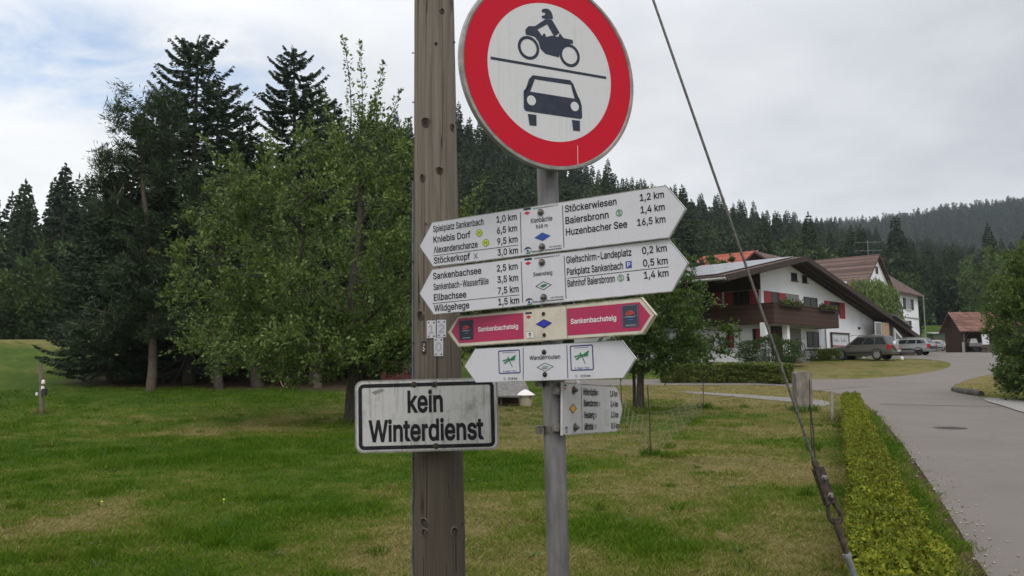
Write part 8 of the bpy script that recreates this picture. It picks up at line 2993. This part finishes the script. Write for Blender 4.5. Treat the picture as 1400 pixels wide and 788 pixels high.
for x in (-.95, -.35, .3):
    b = MB()
    b.box(q + np.array([x, -.42, -.1]), q + np.array([x + .06, -.36, .31]))
    b.build('post', M['bark_dark'], sh)

q = at(58, 567)
fp = thing('field_post', 'leaning grey wooden post with small white fittings on the left lawn', 'post', q)
b = MB()
b.tube([q + np.array([0, 0, -.3]), q + np.array([-.07, 0, .75]), q + np.array([-.13, 0, 1.52])], [.062, .058, .052], 9)
b.build('post', M['bark_pine'], fp)
for dx, dz, r_ in ((.06, .98, .05), (.05, .80, .045), (-.12, .62, .035)):
    b = MB()
    b.lathe(q + np.array([dx - .07, -.02, dz]), (0, 0, 1), [(.01, -r_ * 1.6), (r_, -r_), (r_ * 1.05, r_ * .6), (r_ * .5, r_ * 1.3), (.005, r_ * 1.4)], 10)
    b.build('insulator', M['pale'], fp)
b = MB()
b.obb(q + np.array([.05, -.03, .68]), np.eye(3), (.06, .05, .10))
b.build('bracket', M['plastic'], fp)

# things standing in the shade under the dark trees
q = at(386, 529)
sw = thing('saw_horse', 'pale wooden trestle in the shade under the dark trees', 'trestle', q)
for sy in (0, .7):
    b = MB()
    b.tube([q + np.array([-.30, sy, .72]), q + np.array([.02, sy, 0])], .022, 5)
    b.build('leg', M['ply'], sw)
    b = MB()
    b.tube([q + np.array([.32, sy, .72]), q + np.array([.06, sy + .02, 0])], .022, 5)
    b.build('leg', M['ply'], sw)
b = MB()
b.obb(q + np.array([0, .35, .75]), np.eye(3), (.42, .45, .02))
b.build('top', M['ply'], sw)
q = at(392, 523) + np.array([0, 3.0, .0])
q[2] = gz(q[0], q[1])
gs = thing('garden_shed', 'half hidden shed with a pale flat roof behind the trunks of the dark group', 'shed', q)
b = MB()
b.box(q + np.array([-2.0, 0, -.2]), q + np.array([1.2, 2, 1.25]))
b.build('wall', M['wood_vert'], gs)
b = MB()
b.prism([q + np.array(v) for v in ((-.6, -.5, 1.26), (1.5, -.5, 1.26), (1.5, 2.3, 1.5), (-.6, 2.3, 1.5))], np.array([0, 0, .06]))
b.build('roof', M['pale'], gs)
b = MB()
b.box(q + np.array([-1.75, -.05, .35]), q + np.array([-1.3, -.004, 1.05]))
b.build('door', mat('lit_wall_yellow', (.42, .36, .18), .7), gs)  # yellow panel painting the lit part of the shed wall, not a door
q = at(540, 523)
rf_o = thing('garden_fence', 'dark red fence panel with scooped tops between the fruit tree and the pole', 'fence', q)
for i in range(2):
    x0 = -.62 + i * .95
    b = MB()
    Ls = [(x0, 0)] + [(x0 + .9, 0)] + [(x0 + .9 - .9 * t_, .62 - .26 * math.sin(t_ * PI)) for t_ in np.linspace(0, 1, 10)]
    b.prism([q + np.array([u, 0, v]) for u, v in Ls], np.array([0, .04, 0]))
    b.build('panel', noisy('dark_red_boards', (.075, .016, .016), (.12, .03, .026), 8, .8), rf_o)
    b = MB()
    b.box(q + np.array([x0 - .05, -.02, -.1]), q + np.array([x0 - .002, .06, .72]))
    b.build('post', M['bark_dark'], rf_o)

# manhole cover, edge log
q = at(1298, 585.5)
mh = thing('manhole_cover', 'round iron manhole cover in the asphalt', 'manhole cover', q + np.array([0, 0, .006]))
b = MB()
b.lathe(q + np.array([0, 0, -.03]), (0, 0, 1), [(.36, 0), (.36, .038), (.30, .039)], 32)
b.build('frame', M['rust'], mh)
b = MB()
b.lathe(q + np.array([0, 0, -.02]), (0, 0, 1), [(.296, 0), (.296, .032)], 32)
for i in range(5):
    b.obb(q + np.array([0, -.2 + i * .1, .013]), np.eye(3), (.20, .02, .003))
b.build('cover', noisy('iron_cover', (.04, .038, .036), (.09, .085, .08), 30, .7, metal=.3), mh)
L_ = [at(1306, 535), at(1318, 538), at(1330, 540), at(1344, 542)]
b = MB()
b.tube([v + np.array([0, .1, .06]) for v in L_], [.10, .14, .15, .12], 9)
tag(b.build('edge_log', noisy('dark_edge', (.04, .035, .03), (.10, .09, .075), 6, .95, bump=.8, bd=.04)), 'dark mossy log edging the grass on the right side of the road', 'log')

# ------------------------------------------------------------------ grass blades
M['blade'] = mat('grass_blade', (.06, .1, .02), .7, 0, .12)
t = NT(M['blade'])
g = t.n('ShaderNodeNewGeometry')
dry, lit = grass_color(t)
f = t.math('ADD', t.math('MULTIPLY', t.math('SUBTRACT', g.outputs['Random Per Island'], .5), .62), dry, True)
c = t.ramp(f, [(.05, (.046, .104, .003)), (.40, (.088, .158, .006)), (.64, (.140, .162, .024)), (.95, (.27, .225, .09))])
t.color(c)
tr_n = t.n('ShaderNodeBsdfTranslucent')
t.l(c, tr_n.inputs['Color'])
mx_n = t.n('ShaderNodeMixShader')
mx_n.inputs[0].default_value = .3
t.l(t.b.outputs[0], mx_n.inputs[1])
t.l(tr_n.outputs[0], mx_n.inputs[2])
t.l(mx_n.outputs[0], t.t.nodes['Material Output'].inputs['Surface'])

rgg = np.random.default_rng(77)


TUFTS = []
for (px, py, n2, rad, hh) in [(1098, 563, 260, .45, .22), (1138, 577, 200, .3, .25), (889, 625, 160, .18, .2), (483, 577, 260, .5, .16), (876, 566, 420, .6, .24), (962, 559, 160, .25, .22), (58, 566, 220, .3, .2), (1110, 617, 120, .15, .2), (850, 571, 200, .35, .25)]:
    q = at(px, py)
    TUFTS.append((q[0], q[1], n2, rad, hh))
for i in range(170):
    r_, th_ = 4.6 * (26 / 4.6) ** rgg.random(), rgg.uniform(-.62, .40)
    x_, y_ = r_ * math.sin(th_), r_ * math.cos(th_)
    if inpoly(np.array([x_]), np.array([y_]), ROADS)[0] or seg_dist(x_, y_, HEDGE_A, HEDGE_B) < .35 or litter_value(np.array([x_]), np.array([y_]))[0] > .3:
        continue
    TUFTS.append((x_, y_, int(rgg.integers(30, 110)), rgg.uniform(.05, .16) * (1 + r_ * .03), rgg.uniform(.08, .15)))


def grass_field():
    n = 92000
    r = 3.0 * (38 / 3.0) ** rgg.random(n)
    th = rgg.uniform(-.70, .70, n)
    x, y = r * np.sin(th), r * np.cos(th)
    ok = ~(inpoly(x, y, ROADS) | inpoly(x, y, PATHS) | inpoly(x, y, GRAVEL))
    ok &= seg_dist(x, y, HEDGE_A, HEDGE_B) > .17
    lv = litter_value(x, y)
    ok &= rgg.random(n) > lv * 1.1
    x, y, r = x[ok], y[ok], r[ok]
    dr = dry_value(x, y)
    tall = value_noise(x, y, 1.1, 21) * (1 - dr)
    z = ground(x, y) + bump_h(x, y) * np.clip(1 - r / 60, 0, 1)
    k = 7
    m_ = len(x)
    X = np.repeat(x, k) + rgg.normal(0, .035, m_ * k) * (1 + np.repeat(r, k) * .05)
    Y = np.repeat(y, k) + rgg.normal(0, .035, m_ * k) * (1 + np.repeat(r, k) * .05)
    Z = np.repeat(z, k) - .008
    D = np.repeat(dr, k)
    R_ = np.repeat(r, k)
    edge = np.exp(-(seg_dist(X, Y, HEDGE_A + [.42, -.17], HEDGE_B + [.42, -.17]) / .28) ** 2)
    Hh = (.028 + .10 * np.repeat(tall, k) ** 2.2 + .03 * edge) * rgg.uniform(.5, 1.5, m_ * k) * (1 + R_ * .012)
    lean = rgg.normal(0, 1, (m_ * k, 2)) * (.45 + .6 * D)[:, None]
    # longer tufts left standing round posts and trunks, and scattered clumps
    for (cx, cy, n2, rad, hh) in TUFTS:
        a_ = rgg.uniform(0, 6.283, n2)
        rr_ = rad * np.sqrt(rgg.random(n2))
        X = np.r_[X, cx + np.cos(a_) * rr_]
        Y = np.r_[Y, cy + np.sin(a_) * rr_]
        Z = np.r_[Z, ground(X[-n2:], Y[-n2:]) - .008]
        Hh = np.r_[Hh, hh * rgg.uniform(.4, 1.2, n2)]
        lean = np.vstack([lean, rgg.normal(0, .45, (n2, 2))])
        D = np.r_[D, np.clip(rgg.normal(.28, .2) + np.zeros(n2), 0, 1)]
        R_ = np.r_[R_, np.full(n2, np.hypot(cx, cy))]
    m_ = len(X) // k + 1
    p0 = np.column_stack([X, Y, Z])
    p1 = p0 + np.column_stack([lean * Hh[:, None], Hh])
    Q = strips(p0, p1, (.0032 + .00050 * R_) * rgg.uniform(.7, 1.4, len(X)), rgg)
    D[:len(edge)] = np.clip(D[:len(edge)] - .3 * edge, 0, 1)
    me = quads_mesh('grass', Q, M['blade'])
    a = me.attributes.new('dry', 'FLOAT', 'POINT')
    a.data.foreach_set('value', np.repeat(D, 4).astype(np.float32))
    a = me.attributes.new('litter', 'FLOAT', 'POINT')
    a.data.foreach_set('value', np.zeros(len(Q) * 4, np.float32))
    o = link_mesh('grass', me)
    tag(o, 'mown lawn grass, green with dry straw-coloured patches', 'grass', None, 'stuff')


grass_field()
# a few broad-leaved weeds and yellow flowers in the lawn
for i in range(26):
    px, py = [(rgg.uniform(20, 1100), rgg.uniform(640, 780)), (139, 695), (306, 692)][0 if i > 1 else i + 1]
    q = at(px, py)
    if inpoly(q[0], q[1], ROADS) or seg_dist(q[0], q[1], HEDGE_A, HEDGE_B) < .5:
        continue
    n = 9
    dv = np.column_stack([np.cos(np.arange(n) * 2.4), np.sin(np.arange(n) * 2.4), rgg.uniform(.25, .9, n)])
    c = q + dv * np.array([.035, .035, .03]) + np.array([0, 0, .012])
    Q = leaves(rgg, c, .075, .4, .9, nrm(dv))
    root = thing('weed', 'small leafy weed growing in the lawn' if i > 1 else 'yellow-flowered weed in the left lawn', 'weed', q, 'weeds in the lawn' if i > 1 else 'yellow-flowered weeds')
    link_mesh('leaves', quads_mesh('leaves', Q, M['leaf_light'], base=q), root)
    if i < 2:
        b = MB()
        b.lathe(q + np.array([0, 0, .07]), (0, 0, 1), [(.003, -.06), (.003, 0), (.016, .004), (.012, .012), (.0, .014)], 8)
        b.build('flower', M['yellow'], root)

# loose grit and dry bits along the edge of the asphalt
gb_ = MB()
for a_, c_ in zip(ROAD[:-1], ROAD[1:]):
    a_, c_ = np.array(a_), np.array(c_)
    L_ = np.linalg.norm(c_ - a_)
    nn = np.array([-(c_ - a_)[1], (c_ - a_)[0]]) / L_
    for _ in range(int(L_ * 17)):
        q2 = a_ + (c_ - a_) * rgg.random() + nn * rgg.normal(-.08, .11)
        s_ = rgg.uniform(.005, .016)
        z_ = gz(q2[0], q2[1]) + .006
        A3 = rv(rgg, 1)[0]
        gb_.obb((q2[0], q2[1], z_ + s_ * .3), (nrm(np.cross(A3, [0, 0, 1.0])), nrm(np.cross(np.cross(A3, [0, 0, 1.0]), A3)), A3), (s_, s_ * .7, s_ * .6))
tag(gb_.build('grit', noisy('edge_grit', (.17, .145, .115), (.38, .34, .28), 20, .95, kind='World')), 'loose grit scattered along the edge of the asphalt', 'grit', None, 'stuff')

# ------------------------------------------------------------------ haze
HAZE = 0.00014
if HAZE:
    b = MB()
    b.box((-1200, -1200, -1.3), (1200, 1200, 240))
    m = bpy.data.materials.new('haze')
    m.use_nodes = True
    m.node_tree.nodes.clear()
    o_n = m.node_tree.nodes.new('ShaderNodeOutputMaterial')
    v_n = m.node_tree.nodes.new('ShaderNodeVolumePrincipled')
    v_n.inputs['Color'].default_value = (.80, .88, 1.0, 1)
    v_n.inputs['Density'].default_value = HAZE
    v_n.inputs['Anisotropy'].default_value = .2
    m.node_tree.links.new(v_n.outputs[0], o_n.inputs['Volume'])
    hz = b.build('haze', m)
    tag(hz, 'pale even haze in the valley air', 'haze', None, 'stuff')
